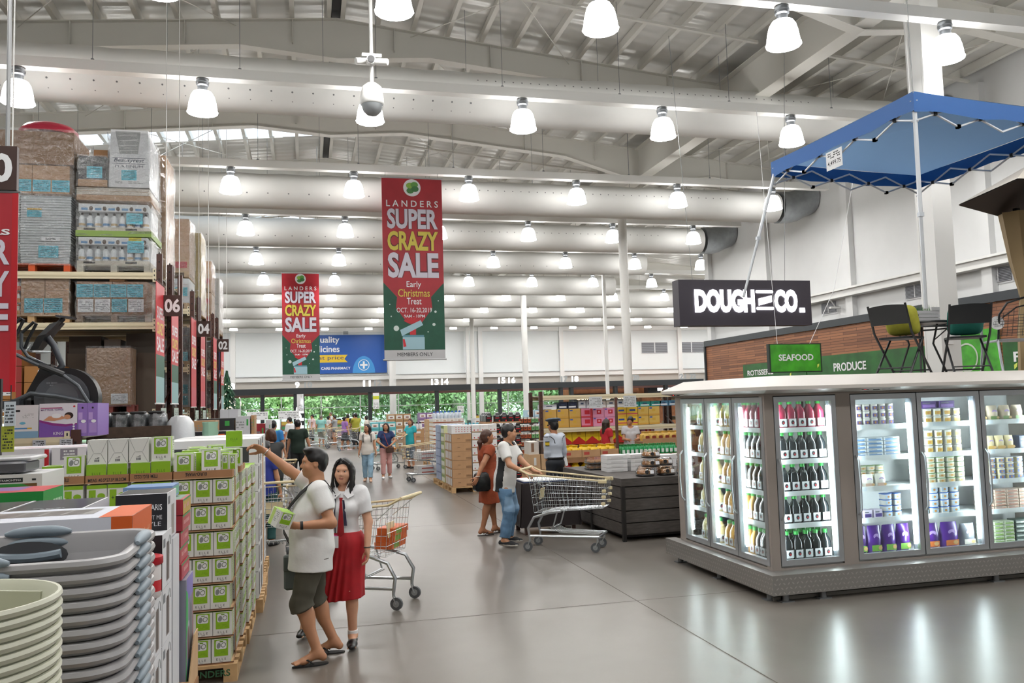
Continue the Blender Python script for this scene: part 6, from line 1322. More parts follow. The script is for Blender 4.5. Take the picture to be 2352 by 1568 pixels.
# dark wooden planter crate full of film packed pillows
pc = thing('display_crate', 'dark stained wooden crate holding bagged black and white pillows', 'crate', (-2.6, 11.0, 0))
WD = mat('#4a3a2e', .7, noise=.2, scale=12)
b = MB(); b.box(0, 0, 1.76, .95, .04, 1.89, WD); b.build('front_rail', pc)
for x in (0, .88): b = MB(); b.box(x, -.01, 0, x+.08, .05, 1.89, WD); b.box(x, .6, 0, x+.08, .66, 1.89, WD); b.build('corner_post', pc)
b = MB(); b.box(.0, .04, 1.76, .04, .62, 1.89, WD); b.box(.9, .04, 1.76, .95, .62, 1.89, WD); b.box(0, .02, .1, .95, .64, 1.5, WD); b.build('crate_body', pc)
p0 = None
for i in range(4):
    lab = 'bagged black and white pillow, %s in the dark wooden crate' % ORD[i]; p = (-2.47+.21*i, 11.25, 1.6)
    if p0 is None:
        p0 = thing('bagged_pillow', lab, 'pillow', p, 0, 'bagged pillows in the wooden crate'); b = MB(); b.loft([[(w*math.cos(2*PI*k/14), .2*math.sin(2*PI*k/14), z) for k in range(14)] for w, z in ((.07, 0), (.105, .06), (.11, .3), (.1, .42), (.07, .47))], mat('#8c8f92', .25, noise=.6, scale=14)); b.build('pillow_body', p0); b = MB(); b.box(-.08, -.2, .44, .08, .0, .475, BLACK, .01); b.build('top_binding', p0)
        b = MB(); b.loft([[(w*math.cos(2*PI*k/14), .215*math.sin(2*PI*k/14), z) for k in range(14)] for w, z in ((.115, .03), (.12, .3), (.112, .44))], FILM, True, False); b.build('clear_bag', p0)
    else: dup(p0, lab, p)
b = MB(); b.loft([[(w*math.cos(2*PI*k/16), .28*math.sin(2*PI*k/16), z) for k in range(16)] for w, z in ((.12, 0), (.17, .1), (.175, .8), (.16, .96), (.1, 1.04), (.03, 1.06))], mat('#c3c6c9', .2, bump=.4, bscale=8)); o = b.build('bagged_pillow', loc=(-1.57, 11.25, .95)); tag(o, 'large white bagged pillow at the aisle end of the wooden crate', 'pillow'); b = MB(); b.box(-1.76, 10.95, .1, -1.38, 11.55, .94, CARD_D); tag(b.build('carton'), 'brown carton below the large bagged pillow', 'carton')
b = MB(); b.loft([[(w*math.cos(2*PI*k/12), .2*math.sin(2*PI*k/12), z) for k in range(12)] for w, z in [(.09+.014*(k % 2), .07*k) for k in range(10)]], mat('#7fa08a', .7)); o = b.build('folded_mat', loc=(-1.25, 11.6, 1.28)); tag(o, 'stack of green folded mats with a coral edge beside the bagged pillows', 'mat'); b = MB(); b.box(-1.45, 11.3, .1, -1.05, 11.9, 1.275, CARD_D); tag(b.build('carton'), 'brown carton below the folded green mats', 'carton')
# boxed appliances beyond, up to the low white fixture
APP = (('black appliance box with a purple product and orange logo', -1.85, .74, 13.0, .6, 1.36, .39, '#26262b'), ('brown carton behind the black appliance box', -1.95, .5, 14.2, .6, 1.5, .4, '#b08a63'), ('long black appliance box with green corner tabs', -1.85, .6, 15.2, .6, 1.48, .44, '#2e3033'), ('white boxed appliance with a grey picture beyond the black ones', -1.22, .24, 15.2, .6, 1.4, .55, '#c9ccd0'),
       ('narrow brown carton at the end of the black appliance row', -.96, .05, 15.2, .7, 1.3, .66, '#b98f66'), ('red display box with a white product picture', -1.04, .22, 17.0, .5, .9, .88, '#9c2a34'), ('white board box beside the red display box', -.81, .1, 17.05, .5, .9, .95, '#d9d9dc'))
for lab, x, w, y, d, z, h, col in APP:
    b = MB(); b.box(x, y, z, x+w, y+d, z+h, mat(col, .4)); f = frames(x, y, z, x+w, y+d, z+h); F, W, H = f['f']; j = len(lab)
    b.rect(F, .08*W, .1*H, .6*W, .45*H, mat('#8f8c9c' if 'purple' in lab else '#c7c9cc', .4)); b.rect(F, .75*W, .7*H, .88*W, .9*H, mat('#d8642e' if 'orange' in lab else '#3fa04c', .4)); b.scribble(F, .05*W, .6*H, .6*W, .85*H, GREYD, 3, j); F, W, H = f['r']; b.rect(F, .1*W, .1*H, .9*W, .9*H, mat('#b08a63' if j % 2 else '#9c9ca0', .5))
    tag(b.build('appliance_box'), lab, 'box'); b = MB(); pallet(b, x, y, 0, max(w, .1), d); tag(b.build('wooden_pallet'), 'wooden pallet under the %s' % lab, 'pallet')
    b = MB(); b.box(x+.005, y+.005, .135, x+w-.005, y+d-.01, z-.004, mat(col if j % 2 else '#a98763', .5)); tag(b.build('appliance_box'), 'lower box supporting the %s' % lab, 'box')
b = MB(); b.box(-1.75, 18, 1.62, -1.4, 18.8, 2.08, mat('#d3d6dd', .4)); b.rect(FR((-1.75, 18, 1.62), (1, 0, 0), (0, 0, 1)), .17, 0, .175, .46, GREYD); b.box(-1.8, 18, .0, -1.4, 18.8, 1.61, mat('#d8dadd', .4)); tag(b.build('display_cabinet'), 'pale grey double door cabinet box behind the black appliance boxes', 'cabinet')
# ---------------------------------------------------------------- glass door cabinet island
TAUPE = mat('#9d948d', .45); ALU = mat('#b9bdc1', .3, .7); HEAD = mat('#cfcac4', .45); INW = mat('#e8ebec', .4); GASK = mat('#1f2124', .6)
CX, CY, CXE, CYE = 4.56, 7.65, 10.3, 9.78
fz = thing('display_freezer', 'large taupe glass door drinks and chilled food cabinet island', 'freezer', (CX, CY, 0))
def W_(b): b.M = Matrix.Translation((-CX, -CY, 0)); return b
ZB, ZTOP = .29, 2.04
b = W_(MB()); b.box(CX, CY, .21, CXE, CYE, ZB, TAUPE); b.box(CX, CY, ZTOP, CXE, CYE, 2.12, TAUPE)
for (x0, x1) in ((CX, 4.66), (5.4, 5.57), (8.03, 8.2)): b.box(x0, CY, ZB, x1, CY+.1, ZTOP, TAUPE)
b.box(CX, 9.62, ZB, CX+.1, CYE, ZTOP, TAUPE)
b.box(8.2, CY, ZB, CXE, CYE, ZTOP, TAUPE); b.box(CX+.9, 8.62, ZB, 8.2, CYE, ZTOP, TAUPE)
b.box(CX+.03, CY+.03, ZB, CX+.9, CYE-.02, ZB+.02, INW); b.box(CX+.9, CY+.03, ZB, 8.2, 8.62, ZB+.02, INW); b.box(CX+.03, CY+.03, ZTOP-.02, 8.2, 8.6, ZTOP, INW); b.box(CX+.03, 8.6, ZTOP-.02, CX+.9, CYE, ZTOP, INW)
b.box(CX+.88, 8.4, ZB, CX+.9, CYE, ZTOP, INW); b.box(CX+.03, 8.58, ZB+.02, 8.2, 8.62, ZTOP, INW) if False else None
b.box(5.45, 8.28, ZB+.02, 8.2, 8.3, ZTOP, INW); b.box(5.44, CY+.1, ZB+.02, 5.46, 8.3, ZTOP, INW)
b.build('cabinet_body', fz)
b = W_(MB()); o0, o1 = .12, .25
for rings in ([[(CX-o0, CYE+.12, z0), (CX-o0, CY-o1, z0)] for z0 in (0,)],): pass
P0 = [(CX-.12, CYE+.14), (CX-.12, CY-.25), (CXE, CY-.25)]; P1 = [(CX+.18, CYE+.1), (CX+.18, CY+.12), (CXE, CY+.12)]
def strip(A, za, B_, zb, m):
    for i in range(2): b.add([(*A[i], za), (*A[i+1], za), (*B_[i+1], zb), (*B_[i], zb)], [(0, 1, 2, 3)], m)
PI_ = [(CX, CYE), (CX, CY), (CXE, CY)]
strip(PI_, 2.06, P0, 2.1, TAUPE); strip(P0, 2.1, P0, 2.135, HEAD); strip(P0, 2.135, P1, 2.25, HEAD); b.add([(CX+.18, CYE+.1, 2.25), (CX+.18, CY+.12, 2.25), (CXE, CY+.12, 2.25), (CXE, CYE+.1, 2.25)], [(0, 1, 2, 3)], HEAD)
b.add([(CX-.12, CYE+.14, 2.1), (CXE, CYE+.14, 2.1), (CXE, CYE+.1, 2.25), (CX+.18, CYE+.1, 2.25)], [(0, 1, 2, 3)], HEAD)
b.build('header_hood', fz)
for (x, y, F) in ((5.62, CY-.13, FR((5.62, CY-.13, 2.084), (1, 0, 0), (0, .4, .92))), (CX-.07, 9.6, FR((CX-.07, 9.7, 2.083), (0, -1, 0), (.4, 0, .92)))):
    b = W_(MB()); b.rect(F, 0, -.012, .09, .012, BLACK, .004); b.rect(F, .03, -.006, .06, .006, mat('#e0302c', .4, emit=3), .005); b.rect(F, .14, -.012, .22, .012, BLACK, .004); b.rect(F, .25, -.012, .35, .012, PAPER, .004); b.build('control_panel', fz)
CHK = bpy.data.materials.new('checker_plate'); CHK.use_nodes = True; nt = CHK.node_tree; bs = nt.nodes['Principled BSDF']; bs.inputs['Base Color'].default_value = lin('#a6a4a1'); bs.inputs['Metallic'].default_value = .8; bs.inputs['Roughness'].default_value = .38
tc = nt.nodes.new('ShaderNodeTexCoord'); mp = nt.nodes.new('ShaderNodeMapping'); mp.inputs['Rotation'].default_value = (.6, .6, .785); mp.inputs['Scale'].default_value = (24, 24, 24); vo = nt.nodes.new('ShaderNodeTexChecker'); vo.inputs['Scale'].default_value = 1
bp = nt.nodes.new('ShaderNodeBump'); bp.inputs['Strength'].default_value = .5; bp.inputs['Distance'].default_value = .01
nt.links.new(tc.outputs['Object'], mp.inputs[0]); nt.links.new(mp.outputs[0], vo.inputs['Vector']); nt.links.new(vo.outputs['Fac'], bp.inputs['Height']); nt.links.new(bp.outputs[0], bs.inputs['Normal'])
b = W_(MB()); b.box(4.43, 7.44, .075, CXE, 7.452, .27, CHK); b.box(4.43, 7.452, .075, 4.442, 9.95, .27, CHK); b.box(4.442, 7.452, .262, CXE, CY+.01, .269, CHK); b.box(4.442, CY+.01, .262, CX+.01, 9.95, .269, CHK)
def diamonds(F, L):
    for r in range(4):
        for k in range(int(L/.05)):
            u = .025+.05*k+.025*(r % 2); v = .022+.045*r; a = .7 if (k+r) % 2 else -.7; b.ell(F, u, v, .017, .007, mat('#c4c2bf', .3, .8), .0015, 6, a)
diamonds(FR((4.43, 7.44, .075), (1, 0, 0), (0, 0, 1)), 3.6); diamonds(FR((4.43, 9.95, .075), (0, -1, 0), (0, 0, 1)), 2.5)
b.build('bumper_plate', fz)
b = W_(MB()); b.box(4.75, 7.85, .1, CXE, CYE, .21, GASK); b.build('plinth', fz)
for (x, y) in ((4.5, 7.62), (4.6, 7.5), (5.02, 7.5), (7.12, 7.5), (4.52, 9.72), (4.52, 8.7), (9, 7.5)):
    b = W_(MB()); b.cyl((x, y, .006), (x, y, .1), .035, mat('#7d8083', .4, .6), 10); b.box(x-.07, y-.05, 0, x+.07, y+.05, .01, mat('#7d8083', .4, .6)); b.build('adjustable_foot', fz)
b = W_(MB()); b.box(4.5, 7.56, 0, CXE, 7.6, .035, mat('#8a8780', .5)); b.box(4.58, 7.56, 0, 4.62, 9.9, .035, mat('#8a8780', .5)); b.build('floor_rail', fz)
TUBE = mat('#f4fbff', .3, emit=50)
def door(F, w, label, hinge_r=False):
    h = ZTOP-ZB-.03; e = .055; root = W_(MB())
    def bar(u0, v0, u1, v1, m=ALU, t=.045, o=.0): root.prism(F @ Matrix.Translation((0, 0, o)), [(u0, v0), (u1, v0), (u1, v1), (u0, v1)], t, m)
    bar(.006, .0, w-.006, e); bar(.006, h-e, w-.006, h); bar(.006, e, .006+e, h-e); bar(w-.006-e, e, w-.006, h-e); bar(0, h, w, h+.03, GASK, .03, -.01); bar(0, -.004, .006, h, GASK, .03, -.01); bar(w-.006, -.004, w, h, GASK, .03, -.01)
    d = root.build('door', fz); d['label'] = label
    root = W_(MB()); root.prism(F @ Matrix.Translation((0, 0, -.018)), [(e, e), (w-e, e), (w-e, h-e), (e, h-e)], .006, GLASS); root.build('glass_pane', d)
    root = W_(MB()); u = .03; root.tube([F @ Vector((u, h*.27, .004)), F @ Vector((u, h*.3, .045)), F @ Vector((u, h*.45, .06)), F @ Vector((u, h*.6, .045)), F @ Vector((u, h*.63, .004))], .011, STEEL, 7); root.build('handle', d)
    root = W_(MB()); root.tube([F @ Vector((w-e-.012, e+.05, -.07)), F @ Vector((w-e-.012, h-e-.05, -.07))], .012, TUBE, 6); root.build('light_tube', d)
    root = W_(MB()); root.tube([F @ Vector((e+.012, e+.05, -.07)), F @ Vector((e+.012, h-e-.05, -.07))], .01, TUBE, 6); root.build('light_tube', d)  # one tube of each door's pair is added to brighten the cabinet inside
    root = W_(MB()); root.prism(F @ Matrix.Translation((0, 0, -.055)), [(w-.09, .02), (w+.0, .02), (w+.0, h-.02), (w-.09, h-.02)], .03, mat('#596069', .4)) if False else root.prism(F @ Matrix.Translation((0, 0, -.1)), [(w-.045, .02), (w, .02), (w, h-.02), (w-.045, h-.02)], .02, mat('#6a7076', .4)); root.build('door_jamb_strip', d)
DX = [5.57, 6.39, 7.21, 8.03]
for i, (y1, y0) in enumerate(((9.62, 8.97), (8.97, 8.32), (8.32, 7.68))): door(FR((CX-.005, y1, ZB+.02), (0, -1, 0), (0, 0, 1)), y1-y0, 'glass door on the narrow end of the cabinet')
door(FR((4.66, CY-.005, ZB+.02), (1, 0, 0), (0, 0, 1)), .74, 'glass door beside the cabinet corner')
for i in range(3): door(FR((DX[i], CY-.005, ZB+.02), (1, 0, 0), (0, 0, 1)), .82, 'glass door on the long side of the cabinet')
SH = [.33, .70, 1.03, 1.36, 1.69]
for k, z in enumerate(SH):
    b = W_(MB()); b.box(CX+.1, CY+.1, z-.012, CX+.86, 9.6, z, INW)
    b.box(CX+.09, CY+.1, z-.035, CX+.1, 9.6, z+.015, INW); b.box(CX+.1, CY+.09, z-.035, 5.4, CY+.1, z+.015, INW); b.build('shelf_board', fz)
    b = W_(MB()); b.box(5.48, CY+.11, z-.012, 8.0, 8.27, z, INW); b.box(5.5, CY+.1, z-.04, 8.0, CY+.11, z+.015, INW)
    for q in range(9): b.rect(FR((5.55+.28*q, CY+.1, z-.035), (1, 0, 0), (0, 0, 1)), 0, .005, .24, .045, mat('#f0f3f5' if q % 2 else '#d5e0e8', .4), .001)
    b.build('shelf_board', fz)
# ---- bottles: cap, body, label
CAPG = mat('#2f9a3f', .35)
def bottle(juice, label, loc, lab):
    t = thing('juice_bottle', label, 'bottle', loc); b = MB(); w = .042
    def sq(r, z, n=12): return [(r*math.copysign(abs(math.cos(a))**.6, math.cos(a)), r*math.copysign(abs(math.sin(a))**.6, math.sin(a)), z) for a in [2*PI*k/n+.26 for k in range(n)]]
    b.loft([sq(w*.92, 0), sq(w, .01), sq(w, .135), sq(w*.8, .165), sq(w*.45, .19), sq(.018, .2), sq(.018, .21)], juice); b.build('bottle_body', t)
    b = MB(); b.lathe([(.021, .205), (.022, .21), (.022, .232), (.019, .236), (0, .237)], CAPG, 10); b.build('bottle_cap', t)
    b = MB()
    for rz in (0, -PI/2):
        F = Matrix.Rotation(rz, 4, 'Z') @ FR((0, -w-.0005, 0), (1, 0, 0), (0, 0, 1)); b.rect(F, -w*.8, .02, w*.8, .085, lab); b.ell(F, 0, .054, .016, .018, mat('#2c2f33', .4), .0016, 10); b.ell(F, 0.004, .05, .008, .008, REDP, .0022, 8)
    b.build('bottle_label', t); return t
JC = {'dark': mat('#161c20', .08, coat=.5), 'amber': mat('#d8a14c', .2), 'yellow': mat('#e3c06a', .2), 'pale': mat('#e0d09a', .2), 'red': mat('#9c2f4a', .12, coat=.4)}
PROTO = {}
def put_bottle(kind, label, loc, sc=1.25):
    if kind not in PROTO: PROTO[kind] = bottle(JC[kind], label, loc, mat('#e3e5e8', .4)); o = PROTO[kind]; o['group'] = 'juice bottles in the glass cabinet'; o.scale = (sc, sc, sc); return o
    return dup(PROTO[kind], label, loc, None, 'juice bottles in the glass cabinet', None, sc)
SHN = ['bottom', 'second', 'third', 'fourth', 'top']
COLN = {'dark': 'dark', 'amber': 'amber', 'yellow': 'yellow', 'pale': 'pale yellow', 'red': 'pinkish red'}
for k in range(5):
    # behind the corner door, the front three ranks
    for i in range(6):
        for j in range(3 if k == 0 else 1):
            kind = 'red' if k == 4 else 'dark'
            put_bottle(kind, 'green capped %s juice bottle, %s from the cabinet corner%s, %s shelf' % (COLN[kind], ORD[i], ', %s rank' % ORD[j] if k == 0 else '', SHN[k]), (4.735+.113*i, CY+.18+.115*j, SH[k]))
    for i in range(14):
        y = 7.9+.113*i+.0
        if y > 9.5: continue
        kind = ('dark' if i < 5 else 'amber') if k < 4 else ('red' if i < 5 else 'yellow')
        if k in (0, 1) and i in (3, 4): kind = 'amber'
        if i > 9: kind = 'pale'
        if i in (9,): continue
        put_bottle(kind, 'green capped %s juice bottle, %s along the narrow end, %s shelf' % (COLN[kind], ORD[i], SHN[k]), (CX+.165, y, SH[k]))
# ---- tubs, boxes and bags behind the three long side doors
def tub(w, d, h, m, lid, band):
    b = MB(); b.loft([[(x*q, y*q, z) for x, y in rrect_pts(w, d, min(w, d)*.3, 3)] for q, z in ((.86, 0), (.97, h*.86))], m); b.loft([[(x*q, y*q, z) for x, y in rrect_pts(w, d, min(w, d)*.3, 3)] for q, z in ((1, h*.86), (1.02, h*.9), (1.02, h*.98), (.95, h))], lid)
    F = FR((0, -d/2*.93, 0), (1, 0, 0), (0, 0, 1)); b.rect(F, -w*.34, h*.2, w*.34, h*.7, band, .002); b.ell(F, 0, h*.45, w*.14, h*.16, mat('#c98a3a', .4), .003, 10); return b
def cell(label, proto, x0, n, z, rows, w, h, y=None, grp=None, depth=1, dd=.1):
    P = None; y = y or CY+.2
    for i in range(n):
        for r in range(rows):
            for j in range(depth):
                lab = label % (ORD[i] if n > 1 else 'only', ORD[r] if rows > 1 else 'single')
                loc = (x0+w*i+w/2, y+dd*j, z+h*r)
                if P is None: P = tag(proto.build('food_tub' if 'tub' in label or 'cup' in label else 'food_pack', loc=loc), lab, 'tub' if 'tub' in label else 'pack', grp); KIDS[P.name] = []
                else: dup(P, lab, loc, None, grp)
def pack(w, d, h, m, deco=None):
    b = MB(); b.box(-w/2, -d/2, 0, w/2, d/2, h, m, .004); f = frames(-w/2, -d/2, 0, w/2, d/2, h)
    F, W, H = f['f']; b.rect(F, .1*W, .15*H, .9*W, .55*H, deco or GREYD); b.rect(F, .1*W, .65*H, .6*W, .8*H, mat('#6a6f78', .4)); return b
def bagm(w, d, h, m, m2):
    b = MB(); n = 12
    b.loft([[(w/2*q*math.cos(2*PI*k/n), d/2*q2*math.sin(2*PI*k/n)-.02*z/h, z) for k in range(n)] for q, q2, z in ((.9, .7, 0), (1, 1, h*.15), (1, .95, h*.55), (.95, .5, h*.85), (.9, .12, h))], m)
    F = FR((0, -d/2*.98, 0), (1, 0, 0), (0, 0, 1)); b.rect(F, -w*.36, h*.08, w*.36, h*.3, m2, .006); b.ell(F, 0, h*.62, w*.22, h*.1, mat('#b59ad8', .4), .004, 12); b.ell(F, .04, h*.2, w*.14, h*.08, mat('#d8b27a', .4), .009, 10); return b
G_ = 'chilled goods in the glass cabinet'
PUR = mat('#4e2384', .3); WT = mat('#e6e4dc', .4); BLU = mat('#2f6cc0', .35)
cell('purple food bag, %s along the bottom shelf behind the first long side door%.0s', bagm(.17, .12, .29, PUR, mat('#7cb24a', .4)), 5.63, 4, SH[0], 1, .18, .2, grp=G_)
cell('white and purple cheese wedge box, %s along the second shelf, first long side door%.0s', pack(.1, .1, .09, mat('#dcd3e6', .4), mat('#4b3a80', .4)), 5.63, 3, SH[1], 1, .13, .1, grp=G_)
cell('blue lidded tub, %s stack, second shelf, first door, %s up', tub(.11, .11, .062, WT, BLU, mat('#bcd4ea', .4)), 6.03, 2, SH[1], 4, .115, .063, grp=G_)
cell('white packet, %s along the third shelf behind the first long side door%.0s', bagm(.14, .1, .14, WT, mat('#d8b8a8', .4)), 5.64, 3, SH[2], 1, .15, .1, grp=G_)
cell('green banded tub, %s stack on the third shelf, first door, %s up', tub(.1, .11, .052, WT, mat('#a9c48a', .4), mat('#c9b890', .4)), 5.86, 3, SH[2], 4, .11, .054, y=CY+.36, grp=G_)
cell('flat white and blue pack, %s pile, fourth shelf, first door, %s up', pack(.2, .12, .038, mat('#dfe6ec', .4), mat('#5a8ac0', .4)), 5.64, 3, SH[3], 5, .21, .041, grp=G_)
cell('violet banded cup tub, %s stack, top shelf, first door, %s up', tub(.085, .09, .075, WT, WT, mat('#6a5a9c', .4)), 5.64, 6, SH[4], 3, .1, .078, grp=G_)
cell('purple snack bag, %s along the bottom shelf behind the second long side door%.0s', bagm(.23, .13, .27, PUR, mat('#d87a3a', .4)), 6.48, 2, SH[0], 1, .25, .2, grp=G_)
cell('silver and black snack bag, %s along the bottom shelf beside the purple snack bags%.0s', bagm(.2, .12, .24, mat('#7c8088', .2), mat('#dcd8d0', .4)), 6.99, 1, SH[0], 1, .2, .2, grp=G_)
cell('blue lidded tub, %s stack on the second shelf behind the second door, %s up', tub(.125, .12, .075, WT, BLU, mat('#bcd4ea', .4)), 6.47, 4, SH[1], 4, .135, .076, grp=G_)
cell('green banded tub, %s stack on the third shelf, second door, %s up', tub(.12, .11, .055, WT, mat('#8cb07a', .4), mat('#c9b890', .4)), 6.47, 5, SH[2], 5, .128, .057, grp=G_)
cell('yellow banded tub, %s stack on the fourth shelf, second door, %s up', tub(.1, .1, .08, WT, WT, mat('#d8b85a', .4)), 6.48, 5, SH[3], 3, .125, .085, grp=G_)
cell('yellow banded tub, %s stack on the top shelf, second door, %s up', tub(.11, .1, .075, WT, WT, mat('#d0aa48', .4)), 6.48, 5, SH[4], 2, .125, .08, grp=G_)
cell('purple carton lying at the back of the top shelf, second door, %s along%.0s', pack(.2, .12, .08, mat('#4a2f72', .4), mat('#8a6ab0', .4)), 6.55, 2, SH[4]+.162, 1, .24, .1, grp=G_)
cell('green and white flat pack, %s pile, bottom shelf, third door, %s up', pack(.13, .12, .036, mat('#d5dfc4', .4), mat('#8fb45a', .4)), 7.28, 3, SH[0], 6, .14, .04, grp=G_)
cell('dark green flat pack, %s pile beside the pale green packs, %s up', pack(.13, .12, .045, mat('#2f4a42', .4), mat('#c9d0c8', .4)), 7.71, 2, SH[0], 5, .14, .05, grp=G_)
cell('pink and white flat pack, %s pile, second shelf, third door, %s up', pack(.16, .12, .034, mat('#dcc5b4', .4), mat('#c08a78', .4)), 7.28, 4, SH[1], 6, .17, .037, grp=G_)
cell('yellow and blue tub, %s stack on the third shelf, third door, %s up', tub(.11, .11, .06, mat('#e0d2a4', .4), mat('#d8dce6', .4), mat('#5a70b0', .4)), 7.28, 5, SH[2], 4, .125, .062, grp=G_)
cell('cheese packet, %s along the fourth shelf behind the third long side door%.0s', bagm(.13, .1, .16, mat('#e0cfa0', .4), mat('#d8b060', .4)), 7.28, 4, SH[3], 1, .13, .1, grp=G_)
cell('navy carton on the fourth shelf behind the third long side door, %s along%.0s', pack(.16, .14, .15, mat('#2f3c58', .4), mat('#6c86a8', .4)), 7.82, 1, SH[3], 1, .2, .1, grp=G_)
cell('round food packet, %s along the top shelf behind the third long side door%.0s', bagm(.15, .12, .17, mat('#c9b8a0', .4), mat('#7a9a5a', .4)), 7.28, 4, SH[4], 1, .17, .1, grp=G_)
# ---------------------------------------------------------------- patio set displayed on the cabinet top
ZT2 = 2.252; FRM = mat('#1a1d20', .4)
def fold_chair(label, loc, rz):
    t = thing('folding_chair', label, 'chair', loc, rz)
    b = MB(); b.loft([[(x, y, z) for x, y in rrect_pts(.42, .40, .08, 4)] for z in (.43, .455)], FRM); b.build('seat', t)
    b = MB(); b.loft([[(x, -.235-.0-.07*(z-.6)/.22-.018*math.cos(x*7), z+.015*math.cos(x*7)*(z > .7)) for x in np.linspace(-.23, .23, 7)] + [(x, -.255-.07*(z-.6)/.22-.018*math.cos(x*7), z+.015*math.cos(x*7)*(z > .7)) for x in np.linspace(.23, -.23, 7)] for z in (.6, .62, .8, .82)], FRM); b.build('backrest', t)
    for s in (-1, 1):
        b = MB(); b.tube([(s*.23, -.32, .84), (s*.23, -.2, .5), (s*.23, .24, 0)], .014, FRM, 7); b.build('leg', t)
        b = MB(); b.tube([(s*.2, .12, .44), (s*.21, -.26, 0)], .014, FRM, 7); b.build('leg', t)
    b = MB(); b.tube([(-.21, -.2, .08), (.21, -.2, .08)], .01, FRM, 6); b.tube([(-.23, .2, .05), (.23, .2, .05)], .01, FRM, 6); b.build('stretcher', t)
    return t
def cushion(label, loc, rz, tilt, m):
    b = MB(); n = 24; prof = []
    for z, q in ((-.07, .75), (-.05, .9), (0, 1), (.05, .9), (.07, .75)):
        prof.append([(.21*q*math.copysign(abs(math.cos(a))**.45, math.cos(a)), z, .19*q*math.copysign(abs(math.sin(a))**.45, math.sin(a))) for a in [2*PI*k/n for k in range(n)]])
    b.loft(prof, m); o = b.build('cushion', loc=loc); o.rotation_euler = (tilt, 0, rz); return tag(o, label, 'cushion')
fold_chair('black folding chair holding the olive cushion on top of the glass cabinet', (7.05, 8.62, ZT2), D(-66)); fold_chair('black folding chair holding the teal cushion on top of the glass cabinet', (7.98, 8.62, ZT2), D(-28))
cushion('olive green cushion leaning in the folding chair', (7.08, 8.63, ZT2+.66), D(-66), .32, mat('#a3a236', .75, noise=.08, scale=20)); cushion('teal cushion leaning in the folding chair', (7.98, 8.6, ZT2+.655), D(-28), .3, mat('#1f7468', .7, noise=.08, scale=20))
tb = thing('patio_table', 'black round metal patio table between the two folding chairs', 'table', (7.72, 9.08, ZT2))
b = MB(); b.lathe([(0, .66), (.38, .66), (.385, .665), (.385, .675), (0, .68)], mat('#5a504c', .3), 30); b.tube([(.385*math.cos(2*PI*k/24), .385*math.sin(2*PI*k/24), .66) for k in range(24)], .016, FRM, 6, closed=True); b.tube([(.385*math.cos(2*PI*k/24), .385*math.sin(2*PI*k/24), .6) for k in range(24)], .012, FRM, 6, closed=True); b.build('table_top', tb)
for a in (45, 135, 225, 315):
    b = MB(); c, s_ = math.cos(D(a)), math.sin(D(a)); b.tube([(.2*c, .2*s_, .65), (.14*c, .14*s_, .4), (.28*c, .28*s_, 0)], .013, FRM, 6); b.tube([(.37*c, .37*s_, .63), (.16*c, .16*s_, .45)], .008, FRM, 5); b.build('leg', tb)
pb_ = thing('planter_box', 'pale grey slatted planter box of grass on the patio table', 'planter', (7.66, 8.98, ZT2+.683))
b = MB(); PW = mat('#b9b9bd', .6); 
for z in (0, .045, .09): b.box(-.2, -.1, z, .2, -.085, z+.04, PW); b.box(-.2, .085, z, .2, .1, z+.04, PW); b.box(-.2, -.085, z, -.185, .085, z+.04, PW); b.box(.185, -.085, z, .2, .085, z+.04, PW)
b.box(-.2, -.085, 0, .2, .085, .02, PW); b.box(.08, -.105, .13, .2, -.08, .175, PW); b.box(-.16, -.102, .06, -.12, -.1, .08, BLACK); b.build('slat_box', pb_)
b = MB(); GRS = mat('#2f6b2c', .7)
for i in range(220):
    x, y = RND.uniform(-.18, .18), RND.uniform(-.08, .08); a = RND.uniform(0, 6.28); dx, dy = .03*math.cos(a), .03*math.sin(a); hh = RND.uniform(.16, .23); b.add([(x-.004, y, .02), (x+.004, y, .02), (x+dx, y+dy, hh)], [(0, 1, 2)], GRS)
o = b.build('grass_tuft', pb_, smooth=False); o['kind'] = 'stuff'
mc = thing('mesh_armchair', 'silver and black mesh patio armchair at the picture edge on the cabinet top', 'chair', (8.8, 8.7, ZT2), D(-22)); MESH = mat('#33363a', .5); SIL = mat('#b5babf', .35, .6)
b = MB(); b.loft([[(x, y, z) for x, y in rrect_pts(.5, .46, .1, 4)] for z in (.4, .42)], mat('#8f9296', .5)); b.build('seat', mc)
b = MB(); b.tube([(-.27, -.2, .42), (-.28, -.3, .72), (-.2, -.35, .86), (0, -.37, .92), (.2, -.35, .86), (.28, -.3, .72), (.27, -.2, .42)], .014, FRM, 7); b.tube([(-.25, -.31, .68), (-.1, -.36, .8), (0, -.365, .82), (.1, -.36, .8), (.25, -.31, .68)], .01, FRM, 6)
for k in range(9): b.tube([(-.24+.06*k, -.23, .45), (-.24+.06*k, -.33-.02*math.cos((k-4)*.35), .7+.1*math.cos((k-4)*.3))], .003, MESH, 4)
for k in range(8): b.tube([(-.27, -.22-.015*k, .46+.035*k), (0, -.26-.015*k, .46+.035*k), (.27, -.22-.015*k, .46+.035*k)], .003, MESH, 4)
b.build('backrest', mc)
for s in (-1, 1):
    b = MB(); b.tube([(s*.29, -.25, .66), (s*.32, .0, .68), (s*.3, .2, .64), (s*.29, .25, .3), (s*.31, .28, 0)], .016, SIL, 7); b.build('armrest', mc); b = MB(); b.tube([(s*.27, -.18, .42), (s*.29, -.32, 0)], .016, SIL, 7); b.build('leg', mc)
    b = MB(); b.tube([(s*.28, -.2, .4), (s*.28, .26, .4)], .016, SIL, 7); b.build('side_rail', mc)
